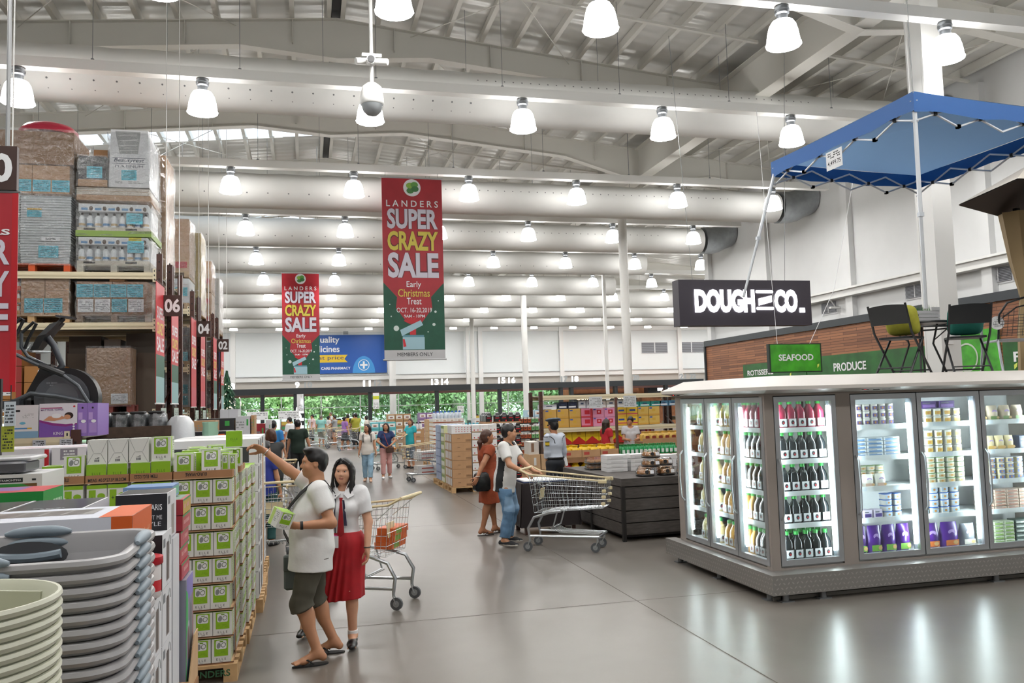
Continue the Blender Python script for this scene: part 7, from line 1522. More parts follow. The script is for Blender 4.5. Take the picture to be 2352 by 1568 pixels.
b = MB(); b.M = FR((-.3, -.27, .62), (1, 0, 0), (0, 0, 1)); b.lathe([(0, 0), (.085, 0), (.085, .004), (0, .006)], PAPER, 22); b.scribble(FR((0, 0, .006), (1, 0, 0), (0, 1, 0)), -.05, -.05, .05, .05, GREYD, 5, 2); b.M = None; o = b.build('round_tag', mc); o['label'] = 'round white price tag'
# blue pop up canopy hung overhead
def trans(c):
    m = bpy.data.materials.new('thin_cloth'); m.use_nodes = True; nt = m.node_tree; o = nt.nodes['Material Output']; a = nt.nodes['Principled BSDF']; a.inputs['Base Color'].default_value = lin(c); a.inputs['Roughness'].default_value = .7
    t = nt.nodes.new('ShaderNodeBsdfTranslucent'); t.inputs[0].default_value = lin(c); x = nt.nodes.new('ShaderNodeMixShader'); x.inputs[0].default_value = .3
    nt.links.new(a.outputs[0], x.inputs[1]); nt.links.new(t.outputs[0], x.inputs[2]); nt.links.new(x.outputs[0], o.inputs[0]); return m
cn = thing('pop_up_canopy', 'blue pop up canopy hung over the glass cabinet', 'canopy', (7.16, 8.28, 5.45)); BLC = mat('#195ea6', .55, bump=.15, bscale=5); BLU2 = trans('#6f8fb4')
Q = [Vector((0, 0, 0)), Vector((-.1, 3.01, 0)), Vector((2.85, 3.32, 0)), Vector((2.95, .3, 0))]; ctr = Vector((1.43, 1.66, .42))
b = MB()
for i in range(4):
    A, B_ = Q[i], Q[(i+1) % 4]; n = 8; top = []; bot = []
    for k in range(n+1):
        p = A.lerp(B_, k/n); top.append(p+Vector((0, 0, .22-.02*math.sin(PI*k/n)))); bot.append(p+Vector((0, 0, -.015+.02*math.sin(k*2.1))))
    for k in range(n): b.add([bot[k], bot[k+1], top[k+1], top[k]], [(0, 1, 2, 3)], BLC)
b.build('valance', cn)
b = MB()
for i in range(4): b.add([Q[i]+Vector((0, 0, .21)), Q[(i+1) % 4]+Vector((0, 0, .21)), ctr], [(0, 1, 2)], BLU2)
b.build('roof_cloth', cn, smooth=False)
b = MB(); CF = mat('#c9cfd6', .35, .3)
for i in (1, 2, 0, 3):
    A, B_ = Q[i], Q[(i+1) % 4]; inn = (ctr-(A+B_)/2); inn.z = 0; inn.normalize(); n = 4
    for k in range(n):
        p0 = A.lerp(B_, k/n)+inn*.05; p1 = A.lerp(B_, (k+1)/n)+inn*.05; m_ = (p0+p1)/2; hi, lo = Vector((0, 0, .12)), Vector((0, 0, -.14))
        a, c = (hi, lo) if k % 2 == 0 else (lo, hi)
        b.tube([p0+a, p1+c], .014, CF, 5); b.tube([p0+c, p1+a], .014, CF, 5)
        for q in (p0+lo if k % 2 else p1+lo, m_-Vector((0, 0, .01))): b.cbox(q.x, q.y, q.z-.02, .045, .045, .045, BLACK)
b.build('scissor_truss_frame', cn)
for i, (A, B_) in enumerate(((Q[0]+Vector((.04, .04, .1)), Vector((.05, .08, -2.42))), (Q[1]+Vector((.05, -.04, .1)), Vector((-.72, 2.95, -1.9))))):
    b = MB(); m_ = A.lerp(B_, .55); b.tube([A, m_], .026, mat('#d3d8dd', .35, .2), 8); b.tube([m_, B_], .021, mat('#c3c8cd', .35, .2), 8); b.cbox(m_.x, m_.y, m_.z-.02, .06, .05, .05, CF); b.build('leg', cn)
for q in (Q[0], Q[2]): b = MB(); b.cyl(q+Vector((0, 0, .2)), q+Vector((0, 0, 4.2)), .005, GREYD, 4); b.build('hanging_wire', cn)
b = MB(); F = FR(Q[0].lerp(Q[1], .56)+Vector((.0, 0, -.3)), (Q[0]-Q[1]).normalized(), (0, 0, 1)); b.prism(F, [(0, 0), (.34, 0), (.34, .26), (0, .26)], .003, PAPER); b.text(F, '4,499.75', .17, .05, .28, .07, INK, .01); b.scribble(F, .04, .15, .3, .24, INK, 3, 4); o = b.build('price_sheet', cn); o['label'] = 'white price sheet'
# beige gazebo with tied curtain
gz_ = thing('gazebo', 'beige curtained gazebo with a dark roof at the picture edge, on the cabinet top', 'gazebo', (8.2, 8.6, ZT2)); zc = 2.17
b = MB(); R4 = [(-.05, .16), (-.35, -1.05), (1.6, -1.05), (1.6, .9)]; pk = (.9, -.0, zc+.5)
for i in range(4): b.add([(*R4[i], zc), (*R4[(i+1) % 4], zc), pk], [(0, 1, 2)], mat('#c9c2b8', .7)); b.add([(R4[i][0], R4[i][1], zc-.012), (R4[(i+1) % 4][0], R4[(i+1) % 4][1], zc-.012), (pk[0], pk[1], pk[2]-.03)], [(2, 1, 0)], mat('#4a423e', .8))
b.build('roof_cloth', gz_, smooth=False)
b = MB(); n = 16; rings = []
for z, q, off in ((zc-.02, 1, 0), (1.5, .7, .04), (1.1, .34, .06), (1.0, .3, .06), (.6, .5, .05), (0.002, .62, .04)): rings.append([(1.08+off+q*(.17*math.cos(2*PI*k/n)+.03*math.cos(5*2*PI*k/n)), .42+q*(.2*math.sin(2*PI*k/n)+.03*math.sin(6*2*PI*k/n)), z) for k in range(n)])
b.loft(rings, mat('#a08a66', .8, bump=.2, bscale=4)); b.build('curtain', gz_)
b = MB(); b.box(1.1, .4, 0, 1.16, .46, zc+.05, FRM); b.build('post', gz_)
# hanging signs
dg = thing('hanging_sign', 'dark hanging sign lit with the words DOUGH and CO', 'sign', (7.55, 15.78, 3.545)); b = MB(); b.box(0, 0, 0, 3.12, .3, .97, mat('#37323c', .5)); b.build('sign_board', dg)
LIT = mat('#fbfbff', .4, emit=4.5); b = MB(); F = FR((0, 0, 0), (1, 0, 0), (0, 0, 1))
b.text(F, 'DOUGH', 1.05, .27, 1.4, .5, LIT, .06, .015); b.text(F, 'CO', 2.5, .27, .56, .5, LIT, .06, .015); b.rect(F, 2.82, .27, 2.95, .37, LIT, .015); b.rrect(F, 1.78, .69, 2.2, .75, .03, LIT, .015); b.rrect(F, 1.78, .33, 2.2, .39, .03, LIT, .015); b.poly(F, [(1.84, .42), (2.16, .5), (2.16, .64), (1.84, .57)], LIT, .015); b.build('lit_lettering', dg)
for dx in (.4, 2.6): b = MB(); b.tube([(dx, .15, .97), (dx-.3 if dx < 1 else dx+.3, .15, 6.3)], .006, GREYD, 5); b.build('hanging_wire', dg)
sf = thing('hanging_sign', 'bright green hanging sign reading seafood', 'sign', (9.14, 15.0, 2.52)); GRN = mat('#3f9a22', .5, noise=.35, scale=3.5); GRD = mat('#1d5c20', .5, noise=.3, scale=2)
b = MB(); b.box(-.03, 0, -.02, 1.18, .09, .57, mat('#1c2b24', .5)); b.rect(FR((0, 0, 0), (1, 0, 0), (0, 0, 1)), 0, 0, 1.15, .55, GRN, .003); b.build('sign_board', sf)
b = MB(); F = FR((0, 0, 0), (1, 0, 0), (0, 0, 1)); b.text(F, 'SEAFOOD', .58, .22, .8, .13, PAPER, .025, .008); b.poly(F, [(1.06, .06), (1.1, .1), (1.11, .15), (1.06, .13)], mat('#d0e060', .5), .008); b.build('lettering', sf)
b = MB(); b.tube([(.95, .05, .57), (1.6, .05, 1.7), (2.6, .05, 5.5)], .006, PAPER, 5); b.build('hanging_wire', sf); b = MB(); b.tube([(.2, .05, .57), (.0, .05, 5.5)], .005, PAPER, 5); b.build('hanging_wire', sf)
# timber clad counter front on the side wall with green signs
CLAD = bpy.data.materials.new('timber_cladding'); CLAD.use_nodes = True; nt = CLAD.node_tree; bs = nt.nodes['Principled BSDF']; bs.inputs['Roughness'].default_value = .6
tc = nt.nodes.new('ShaderNodeTexCoord'); mp = nt.nodes.new('ShaderNodeMapping'); mp.inputs['Rotation'].default_value = (PI/2, 0, PI/2); br = nt.nodes.new('ShaderNodeTexBrick'); br.inputs['Scale'].default_value = 1; br.inputs['Brick Width'].default_value = 1.3; br.inputs['Row Height'].default_value = .085; br.inputs['Mortar Size'].default_value = .006; br.inputs['Bias'].default_value = -.1
for i, c in enumerate(('#a06a48', '#714832', '#3b2418')): br.inputs[i+1].default_value = lin(c)
sp = nt.nodes.new('ShaderNodeSeparateXYZ'); cb = nt.nodes.new('ShaderNodeCombineXYZ'); nt.links.new(tc.outputs['Object'], sp.inputs[0]); nt.links.new(sp.outputs['Y'], cb.inputs['X']); nt.links.new(sp.outputs['Z'], cb.inputs['Y']); nt.links.new(cb.outputs[0], br.inputs['Vector']); nt.links.new(br.outputs['Color'], bs.inputs['Base Color'])
b = MB(); b.box(16.0, 3, 0, 16.28, 31.1, 4.12, CLAD); struct(b.build('wall_right_panel')); b = MB(); b.box(15.93, 3, 4.12, 16.3, 31.15, 4.34, mat('#2c3237', .5)); struct(b.build('wall_right_trim'))
b = MB(); b.box(15.93, 31.1, 0, 16.3, 31.19, 4.12, mat('#2c3237', .5)); struct(b.build('wall_right_trim')); b = MB(); b.box(15.9, 3, 2.36, 16.0, 28.1, 2.42, mat('#c99a78', .5)); struct(b.build('wall_right_trim'))
def green_sign(label, y0, y1, z0, z1, text, tu, tw, th, m=GRD, leaf=None):
    t = thing('department_sign', label, 'sign', (15.96, y1, z0)); b = MB(); b.box(-.02, y0-y1, 0, .03, 0, z1-z0, m); b.build('sign_board', t); b = MB(); F = FR((-.02, 0, 0), (0, -1, 0), (0, 0, 1)); b.text(F, text, tu, (z1-z0)*.3, tw, th, PAPER, .025, .01) if text else b.ring(F, tu, .42, .36, .36, .12, mat('#b9c4b4', .5), .01, 28)
    if leaf: b.poly(F, [(leaf, .04), (leaf+.08, .1), (leaf+.1, .2), (leaf, .15)], mat('#d0e060', .5), .01)
    b.build('lettering' if text else 'crest', t)
green_sign('long dark green wall sign reading rotisserie', 24.05, 28.1, 2.6, 3.21, 'ROTISSERIE', 1.2, 1.75, .2, leaf=3.1); green_sign('long dark green wall sign reading produce', 18.2, 24.0, 2.5, 3.24, 'PRODUCE', 2.2, 1.55, .26)
green_sign('bright green wall panel with a crest behind the patio chairs', 16.2, 18.1, 2.42, 3.5, None, .9, .7, .2, GRN); green_sign('dark green wall sign ending in the letters SH', 8, 16.1, 2.44, 3.15, 'FISH', .75, .9, .24, GRD, .3)
b = MB(); b.tube([(15.97, 28.2, 2.72), (15.97, 31, 2.72)], .015, BLACK, 5); b.tube([(15.97, 28.2, 2.5), (15.97, 31, 2.5)], .015, BLACK, 5)
for k in range(15): b.tube([(15.97, 28.3+.19*k, 2.5), (15.97, 28.3+.19*k, 2.72)], .01, BLACK, 4)
tag(b.build('railing'), 'short black railing along the timber clad wall beside the rotisserie sign', 'railing')
def vent(label, F, w, h, n=9, two=True):
    b = MB(); b.rect(F, -.05, -.05, w+.05, h+.05, mat('#d9dadc', .5), .01); b.rect(F, 0, 0, w, h, mat('#6a6c72', .5), .02)
    for k in range(n): b.prism(F @ Matrix.Translation((0, 0, .04)), [(0, h*k/n), (w, h*k/n), (w, h*(k+.5)/n), (0, h*(k+.5)/n)], .015, mat('#8d8f95', .5))
    b.prism(F @ Matrix.Translation((0, 0, .05)), [(w*.48, 0), (w*.52, 0), (w*.52, h), (w*.48, h)], .03, mat('#d9dadc', .5)); tag(b.build('wall_vent'), label, 'vent')
for i, (y, z, lab) in enumerate(((16.77, 4.62, 'above the beige gazebo'), (19.6, 4.62, 'behind the white square column'), (23.5, 4.62, 'beside the bakery sign'), (14.0, 4.62, 'above the picture edge chair'))): vent('grey louvred wall vent under the white beam, %s' % lab, FR((16.29, y, z), (0, -1, 0), (0, 0, 1)), .75, .34)
for i, x in enumerate((27.05, 30.4)): vent('louvred grey vent on the white far wall, %s from the timber wall corner' % ('second' if i == 0 else 'first'), FR((x, 63.98, 5.85), (1, 0, 0), (0, 0, 1)), 2.3, .85, 6)
# ---------------------------------------------------------------- trolleys
CRM = mat('#d8c8a0', .45); WIRE = mat('#c3c8cb', .25, .8); RUB = mat('#55585b', .6)
def trolley(label, loc, rz, group=None):
    """handle at y=0, front at +y"""
    t = thing('shopping_trolley', label, 'trolley', loc, rz, group); L, hb, hf = .98, (.52, 1.02), (.56, .93)
    def pt(u, s, v):   # u along, s side -1..1, v 0 bottom 1 top
        w = (.28-.07*u)*(1-.12*(1-v)); zb = .50+.06*u; zt = 1.0-.09*u; return Vector((s*w, .06+L*u+(.05*(1-v) if u < .5 else -.04*(1-v))*1.0, zb+(zt-zb)*v))
    b = MB(); n = 17
    for s in (-1, 1):
        for k in range(n+1): b.tube([pt(k/n, s, 0), pt(k/n, s, 1)], .0024, WIRE, 4, caps=False)
        for v in (0, .2, .4, .62, .82): b.tube([pt(0, s, v), pt(1, s, v)], .003, WIRE, 4, caps=False)
    for k in range(8):
        q = -1+2*k/7; b.tube([pt(1, q, 1), pt(1, q, 0), pt(0, q, 0), pt(0, q, .9)], .0024, WIRE, 4, caps=False)
    for k in range(9): b.tube([pt(k/8, -1, 0), pt(k/8, 1, 0)], .0026, WIRE, 4, caps=False)
    for v in (.2, .45, .7): b.tube([pt(1, -1, v), pt(1, 1, v)], .003, WIRE, 4); b.tube([pt(0, -1, v), pt(0, 1, v)], .003, WIRE, 4)
    b.build('wire_mesh', t)
    b = MB(); b.tube([pt(0, -1, 1), pt(1, -1, 1), pt(1, 1, 1), pt(0, 1, 1)], .013, CRM, 6)
    for s in (-1, 1):
        p = pt(1, s, 1); b.cbox(p.x, p.y-.03, p.z-.03, .035, .11, .05, CRM, .008)
        for v in (.15, .4, .62): p = pt(1, s, v); b.cbox(p.x, p.y, p.z-.015, .03, .05, .04, CRM, .006)
    b.build('rim_trim', t)
    b = MB(); b.tube([(-.27, -.06, 1.06), (.27, -.06, 1.06)], .017, CRM, 8)
    for s in (-1, 1): b.tube([(s*.27, -.06, 1.06), (s*.28, .06, 1.0)], .014, CRM, 6)
    b.build('handle', t)
    b = MB(); b.loft([[(x, .14+.02*k, .66+.14*k) for x in (-.1, .1)] + [(x, .145+.02*k, .66+.14*k) for x in (.1, -.1)] for k in (0, 1)], CRM); b.tube([(-.24, .02, 1.0), (-.2, .22, .84), (.2, .22, .84), (.24, .02, 1.0)], .004, WIRE, 5); b.build('child_seat_flap', t)
    b = MB()
    for s in (-1, 1): b.tube([(s*.24, .04, .17), (s*.24, .02, .3), (s*.23, .1, .44), (s*.21, .3, .5), (s*.2, .45, .52)], .018, STEEL, 7); b.tube([(s*.24, .04, .2), (s*.22, .95, .2)], .016, STEEL, 7)
    b.tube([(-.22, .95, .2), (.22, .95, .2)], .016, STEEL, 7); b.tube([(-.2, .4, .5), (-.2, .34, .3), (.2, .34, .3), (.2, .4, .5)], .01, STEEL, 6); b.build('frame', t)
    b = MB()
    for k in range(7): x = -.17+.34*k/6; b.tube([(x, .3, .3), (x, .42, .24), (x*.95, .93, .22)], .004, WIRE, 4)
    b.build('lower_rack', t)
    for x, y in ((-.24, .04), (.24, .04), (-.2, .92), (.2, .92)):
        b = MB(); b.cyl((x-.014, y-.03, .062), (x+.014, y-.03, .062), .06, RUB, 16); b.cyl((x-.017, y-.03, .062), (x+.017, y-.03, .062), .032, mat('#9a9da0', .4, .3), 12); w = b.build('wheel', t)
        b = MB(); b.tube([(x-.022, y-.03, .06), (x-.022, y, .14), (x+.022, y, .14), (x+.022, y-.03, .06)], .007, STEEL, 5); b.cyl((x, y, .13), (x, y, .18), .016, STEEL, 7); b.build('caster_fork', w)
    return t
TG = 'wire shopping trolleys'
T0 = trolley('empty wire trolley with cream rims pushed by the man in ripped jeans', (3.06, 11.42, 0), D(-122)); T0.scale = (1.07, 1.07, 1.05)
dup(T0, 'wire trolley with orange packets beside the schoolgirl', (.98, 8.75, 0), D(62))
dup(T0, 'wire trolley between the blue topped shopper and the reaching man', (-.42, 11.2, 0), D(5)); dup(T0, 'wire trolley pushed by the auburn haired woman', (-.5, 15.9, 0), D(20))
dup(T0, 'trolley held by the woman in turquoise', (3.0, 27.5, 0), D(110)); dup(T0, 'trolley loaded with flat cartons beside the pale jar stack', (3.62, 22.6, 0), D(100))
for i, (x, y, r, l) in enumerate(((1.1, 46.9, 60, 'by the woman in grey at the tills'), (2.0, 42.3, 20, 'pushed by the man in olive'), (1.9, 44.5, 100, 'parked between the tills and the lilac shopper'), (1.0, 43.2, 80, 'standing before the till queue'), (2.4, 40.2, 90, 'behind the walking lilac shopper'))): dup(T0, 'far trolley %s' % l, (x, y, 0), D(r), TG)
for k in range(3):
    b = MB(); b.box(-.19, -.1, 0, .19, .1, .07, mat('#d0612c', .4)); f = frames(-.19, -.1, 0, .19, .1, .07); F, W, H = f['f']; b.rect(F, .1*W, .1*H, .5*W, .9*H, mat('#7d9a3c', .4)); F, W, H = f['r']; b.rect(F, .2*W, .2*H, .8*W, .8*H, mat('#e0a868', .4)); tag(b.build('food_packet', loc=(.84+.015*k, 8.98, .565+.072*k), rz=D(62)), 'orange food packet lying in the trolley beside the schoolgirl, %s up' % ORD[k], 'packet')
for k in range(4): b = MB(); b.box(-.2, -.3, 0, .2, .3, .1, mat('#dcdad6', .5)); b.rect(FR((-.2, -.3, 0), (1, 0, 0), (0, 0, 1)), .1, .02, .3, .05, mat('#b05a4a', .5)); b.rect(FR((-.2, .3, 0), (0, -1, 0), (0, 0, 1)), .1, .02, .45, .05, mat('#a85040', .5)); tag(b.build('carton', loc=(3.12, 22.52, (.22, .325, .6, .705)[k]), rz=D(100)), 'flat white carton, %s up in the trolley by the jar stack' % ORD[k], 'carton')
b = MB(); b.loft([[(.16*q*math.cos(a), .3*q*math.sin(a), z) for a in np.linspace(0, 6.0, 10)] for z, q in ((0, .9), (.08, 1), (.12, .6))], mat('#d88a3c', .5)); tag(b.build('snack_bag', loc=(2.55, 27.35, .6), rz=D(110)), 'orange snack bag lying in the trolley of the woman in turquoise', 'bag')
# ---------------------------------------------------------------- stacked goods in the middle of the floor
def grid(name, label, mb, p, nx, nz, dx, dz, grp, cat='box', ny=1, dy=0., rz=0., skip=None, along='across'):
    P = None
    for j in range(ny):
        for k in range(nz):
            for i in range(nx):
                if skip and skip(i, j, k): continue
                q = [ORD[i] + ' ' + along] if nx > 1 else []
                if nz > 1: q.append(ORD[k] + ' up')
                if ny > 1: q.append(ORD[j] + ' deep')
                lab = label + (', ' + ', '.join(q) if q else ''); loc = (p[0]+dx*i*math.cos(rz), p[1]+dy*j+dx*i*math.sin(rz), p[2]+dz*k)
                if P is None: P = tag(mb.build(name, loc=loc, rz=rz), lab, cat, grp); KIDS[P.name] = []
                else: dup(P, lab, loc, None, grp)
    return P
def rb(w, d, h, m, fr=(), sd=(), tp=None, ch=0.):
    """a box with printed rectangles (u0,v0,u1,v1,colour) on front and side"""
    b = MB(); b.box(0, 0, 0, w, d, h, m, ch); f = frames(0, 0, 0, w, d, h)
    for lst, (F, W, H) in ((fr, f['f']), (sd, f['l']), (sd, f['r'])):
        for i, (u0, v0, u1, v1, c) in enumerate(lst): b.rect(F, u0*W, v0*H, u1*W, v1*H, mat(c, .45), .0015+.001*i)
    if tp: F, W, H = f['t']; b.rect(F, .03*W, .03*H, .97*W, .97*H, mat(tp, .45), .0015)
    return b
def pal(label, x, y, w, d): b = MB(); pallet(b, 0, 0, 0, w, d); tag(b.build('wooden_pallet', loc=(x, y, 0)), label, 'pallet')
# brown cartons and white cherry boxes on a pallet
pal('pale wooden pallet under the brown cartons and white cherry boxes', 3.22, 19.08, 1.1, 1.1); pal('wooden pallet under the green jar and blue bottle stacks', 3.2, 20.25, 1.0, 1.6)
jars = [(.06+.23*q, .12, .22+.23*q, .95, '#dcdcda') for q in range(4)]
grid('carton', 'brown carton with a jar showing side, cherry pallet', rb(.46, 1.0, .2, CARD, [(.28, .45, .42, .5, '#6a5038')]+[(.7, .12+.09*q, .97, .16+.09*q, '#7d5f45') for q in range(3)], jars), (3.25, 19.1, .135), 1, 6, .46, .204, 'brown jar cartons')
cher = [(0, 0, 1, .12, '#a88460'), (.22, .22, .34, .38, '#b3202c'), (.68, .22, .8, .38, '#b3202c'), (.1, .7, .45, .73, '#b9b9b9')]
grid('cherry_box', 'white box printed with two cherries', rb(.195, .5, .172, mat('#e2e2e1', .45), cher), (3.73, 19.1, .135), 3, 8, .2, .178, 'white cherry boxes')
grid('cherry_box', 'white box dotted with cherries on top of the brown cartons', rb(.46, .6, .19, mat('#e3e3e2', .45), [(.2+.15*q, .2+.25*r_, .24+.15*q, .3+.25*r_, '#b3202c') for q in range(6) for r_ in range(3)]), (3.25, 19.1, 1.362), 1, 1, .2, .2, None)
grid('jar_pack', 'green topped jar pack beside the brown cartons', rb(.6, .5, .19, mat('#c9d0a0', .5), [], [(.05, .1, .95, .6, '#dfe3d5'), (.05, .65, .95, .95, '#7f9a4a')]), (3.26, 20.3, .135), 1, 7, .5, .2, 'green jar packs')
grid('bottle_pack', 'blue shrink wrapped bottle pack', rb(.6, .8, .19, mat('#8a9cc4', .35), [], [(.05+.24*q, .05, .2+.24*q, .9, '#b8c6e0') for q in range(4)]), (3.27, 20.95, .135), 1, 7, .5, .2, 'blue bottle packs')
# white jar trays, pale cartons and plastic tubs beyond
pal('wooden pallet under the pale jar trays', 3.5, 24.4, 1.1, 1.0)
grid('jar_tray', 'white tray of pale jars on the pale jar pallet', rb(.92, .8, .12, mat('#e0deda', .5), [(0, 0, 1, .22, '#a55a3a')]+[(.06+.24*q, .3, .22+.24*q, .85, '#f0efec') for q in range(4)]+[(.1+.24*q, .4, .18+.24*q, .7, '#c9b8a4') for q in range(4)], [(0, 0, 1, .3, '#c9a07a')]), (3.6, 24.4, .135), 1, 12, .9, .125, 'white jar trays')
grid('bottle', 'blue capped white bottle on top of the jar trays', (lambda b: (b.lathe([(.04, 0), (.045, .02), (.045, .14), (.02, .18)], mat('#d3dde6', .4), 8), b.lathe([(.024, .18), (.024, .22), (0, .222)], mat('#2f6ac0', .4), 8), b)[2])(MB()), (3.66, 24.5, 1.635), 8, 1, .11, .2, 'blue capped bottles', 'bottle', 2, .12)
pal('wooden pallet under the shrink wrapped jars beyond the turquoise shopper', 3.85, 27.6, 1.0, 1.0)
grid('jar_tray', 'brown tray of dark jars behind the woman in turquoise', rb(.95, .9, .2, CARD_L, [(.05+.3*q, .25, .3+.3*q, .9, '#8d8a86') for q in range(3)]), (3.9, 27.6, .135), 1, 7, .9, .205, 'brown jar trays')
CB = ('#b58e68', '#a97f58')
for i, (x, y, nx, nz, col, cap, lab) in enumerate(((3.6, 31.5, 2, 4, '#b08a63', '#3a3a3c', 'black topped'), (4.9, 33, 4, 4, '#c7c0b4', '#d8d8da', 'white topped'), (6.6, 30, 3, 4, '#cfd3d6', '#e6e6e6', 'pale'), (8.2, 30.5, 3, 4, '#b58e68', '#c22a4c', 'crimson topped'), (5.0, 27.4, 3, 4, '#cdd6da', '#64b7c9', 'aqua topped'), (6.5, 25.4, 3, 4, '#c9cfd4', '#7fb2d0', 'light blue topped'), (8.6, 26.2, 3, 4, '#bfa27e', '#d8d8d6', 'cream topped'))):
    pal('wooden pallet under the %s cartons' % lab, x-.05, y, .36*nx+.1, .9)
    grid('carton', '%s carton on the far floor stacks' % lab, rb(.34, .8, .33, mat(col, .6), [(.1, .55, .6, .8, '#e2e2e0'), (.1, .1, .5, .2, '#7d6a55')]), (x, y, .135), nx, nz-1, .36, .335, 'far floor cartons')
    b = MB(); b.lathe([(.05, 0), (.055, .02), (.055, .17), (.025, .22)], mat('#dcdde0', .4) if i != 3 else mat('#a81f48', .4), 8); b.lathe([(.03, .22), (.03, .27), (0, .272)], mat(cap, .4), 8)
    grid('bottle', '%s bottle standing on the far floor cartons' % lab, b, (x+.06, y+.1, .135+.335*(nz-1)), int(nx*2.7), 1, .13, .2, 'bottles on the far stacks', 'bottle', 2, .14)
for i, (x, y, col, lab) in enumerate(((2.6, 36, '#5fb3ba', 'teal boxed'), (3.5, 38, '#b08a63', 'brown'), (2.9, 41, '#c9c5be', 'pale'), (5.2, 40, '#8b6f9c', 'violet'), (7.5, 38, '#c9ccd0', 'white'), (9.8, 37, '#a8c6d8', 'blue white'), (12, 39, '#d0d4d6', 'grey white'))):
    pal('wooden pallet under the %s packs near the tills' % lab, x, y, 1.1, .8)
    grid('carton', '%s pack in a tall stack near the tills' % lab, rb(.34, .7, .3, mat(col, .5), [(.1, .3, .9, .8, '#e4e2de'), (.3, .4, .7, .6, '#8a5a4a')]), (x+.03, y, .135), 3, 4 + i % 2, .36, .31, 'stacks near the tills')
# black bottle cartons and the orange and green packs
BK = mat('#1b1b1f', .35); TRB = mat('#b8926c', .7)
def jug(front=True):
    b = MB(); b.box(0, 0, 0, .17, .2, .035, TRB); b.box(.005, .01, .035, .165, .19, .2, BK, .012); b.loft([[(.03, .03, .2), (.16, .03, .2), (.16, .17, .2), (.03, .17, .2)], [(.06, .06, .25), (.14, .06, .25), (.14, .14, .25), (.06, .14, .25)]], BK); b.box(.07, .07, .25, .12, .13, .275, PAPER)
    F = FR((0, .01, 0), (1, 0, 0), (0, 0, 1)); b.rect(F, .03, .12, .13, .14, REDP, .002); b.rect(F, .04, .17, .12, .18, PAPER, .002); b.ell(F, .13, .06, .02, .02, REDP, .003, 10); F = FR((.005, .2, 0), (0, -1, 0), (0, 0, 1))
    b.rect(F, .02, .05, .08, .22, mat('#cfd3d6', .4), .002); return b
pal('wooden pallet under the black jug cartons', 4.3, 20.1, 1.0, 1.0)
grid('jug', 'black red labelled jug on a brown tray', jug(), (4.5, 20.1, .135), 4, 6, .172, .283, 'black jugs', 'jug'); grid('jug', 'black jug seen from its pale labelled side', jug(), (4.33, 20.32, 1.55), 1, 1, .172, .3, 'black jugs', 'jug', 4, .21)
b = MB(); b.box(4.3, 20.32, .135, 4.48, 21.1, 1.545, TRB); tag(b.build('carton'), 'brown carton block beside the black jugs', 'carton')
pal('wooden pallet under the orange and green packs', 5.2, 20.3, .55, .8)
def pk(c, d): b = rb(.095, .3, .165, mat('#2b2320', .5), [(.06, .2, .94, .78, c), (.3, .45, .7, .6, d), (.06, .78, .94, 1, '#e6e4de')]); return b
grid('drink_pack', 'orange fronted pack with a white top', pk('#a84c26', '#3a2a20'), (5.2, 20.3, .135), 3, 8, .1, .195, 'orange packs'); grid('drink_pack', 'green fronted pack with a white top', pk('#6fa56a', '#2c5a3a'), (5.5, 20.3, .135), 2, 8, .1, .195, 'green packs')
# cream shelving with biscuit boxes
rk = rack('cream shelf rack of yellow and pink boxes', 20.6, 5.85, 9.75, (.34, 1.36, 2.2), 2.3, 1.0)
gold = [(.3, .45, .6, .75, '#c9a23c'), (.05, .75, .3, .9, '#3a5aa8'), (.0, 0, 1, .2, '#c99a40')]; pink = [(.35, .35, .75, .8, '#c22434'), (.47, .5, .63, .68, '#e7a0b0'), (.05, .8, .25, .92, '#4a5ab0')]; yel = [(.25, .55, .8, .75, '#2a4a9a'), (.0, .2, 1, .32, '#c0455a'), (0, 0, 1, .12, '#d8a83a')]; rp = [(.3, .35, .75, .8, '#c22434'), (.8, 0, 1, 1, '#c0303c'), (0, 0, 1, .15, '#c0303c')]
G5 = 'biscuit boxes on the cream shelf'
grid('biscuit_box', 'golden box on the middle shelf beyond the guard', rb(.31, .5, .235, mat('#c9a052', .45), gold), (5.97, 20.65, 1.365), 3, 2, .33, .24, G5); grid('biscuit_box', 'red edged pink box on the middle shelf', rb(.31, .5, .235, mat('#d8809c', .45), rp), (6.96, 20.65, 1.365), 1, 2, .33, .24, G5)
grid('biscuit_box', 'pink box printed with a red ring', rb(.31, .5, .235, mat('#d98fb0', .45), pink), (7.28, 20.65, 1.365), 2, 2, .32, .24, G5); grid('biscuit_box', 'yellow box with a blue oval', rb(.3, .5, .235, mat('#e0bc3c', .45), yel), (7.92, 20.65, 1.365), 2, 2, .315, .24, G5); grid('biscuit_box', 'pale golden box toward the milk shelf', rb(.3, .5, .235, mat('#cfae5c', .45), gold), (8.55, 20.65, 1.365), 2, 2, .315, .24, G5)
yr = rb(.36, .6, .42, mat('#ddbb18', .45), [(.35, .55, .65, .8, '#c9a020')]); F = FR((0, 0, 0), (1, 0, 0), (0, 0, 1)); yr.poly(F, [(0, 0), (.36, 0), (.36, .06), (.18, .2), (0, .06)], mat('#b8261f', .45), .004)
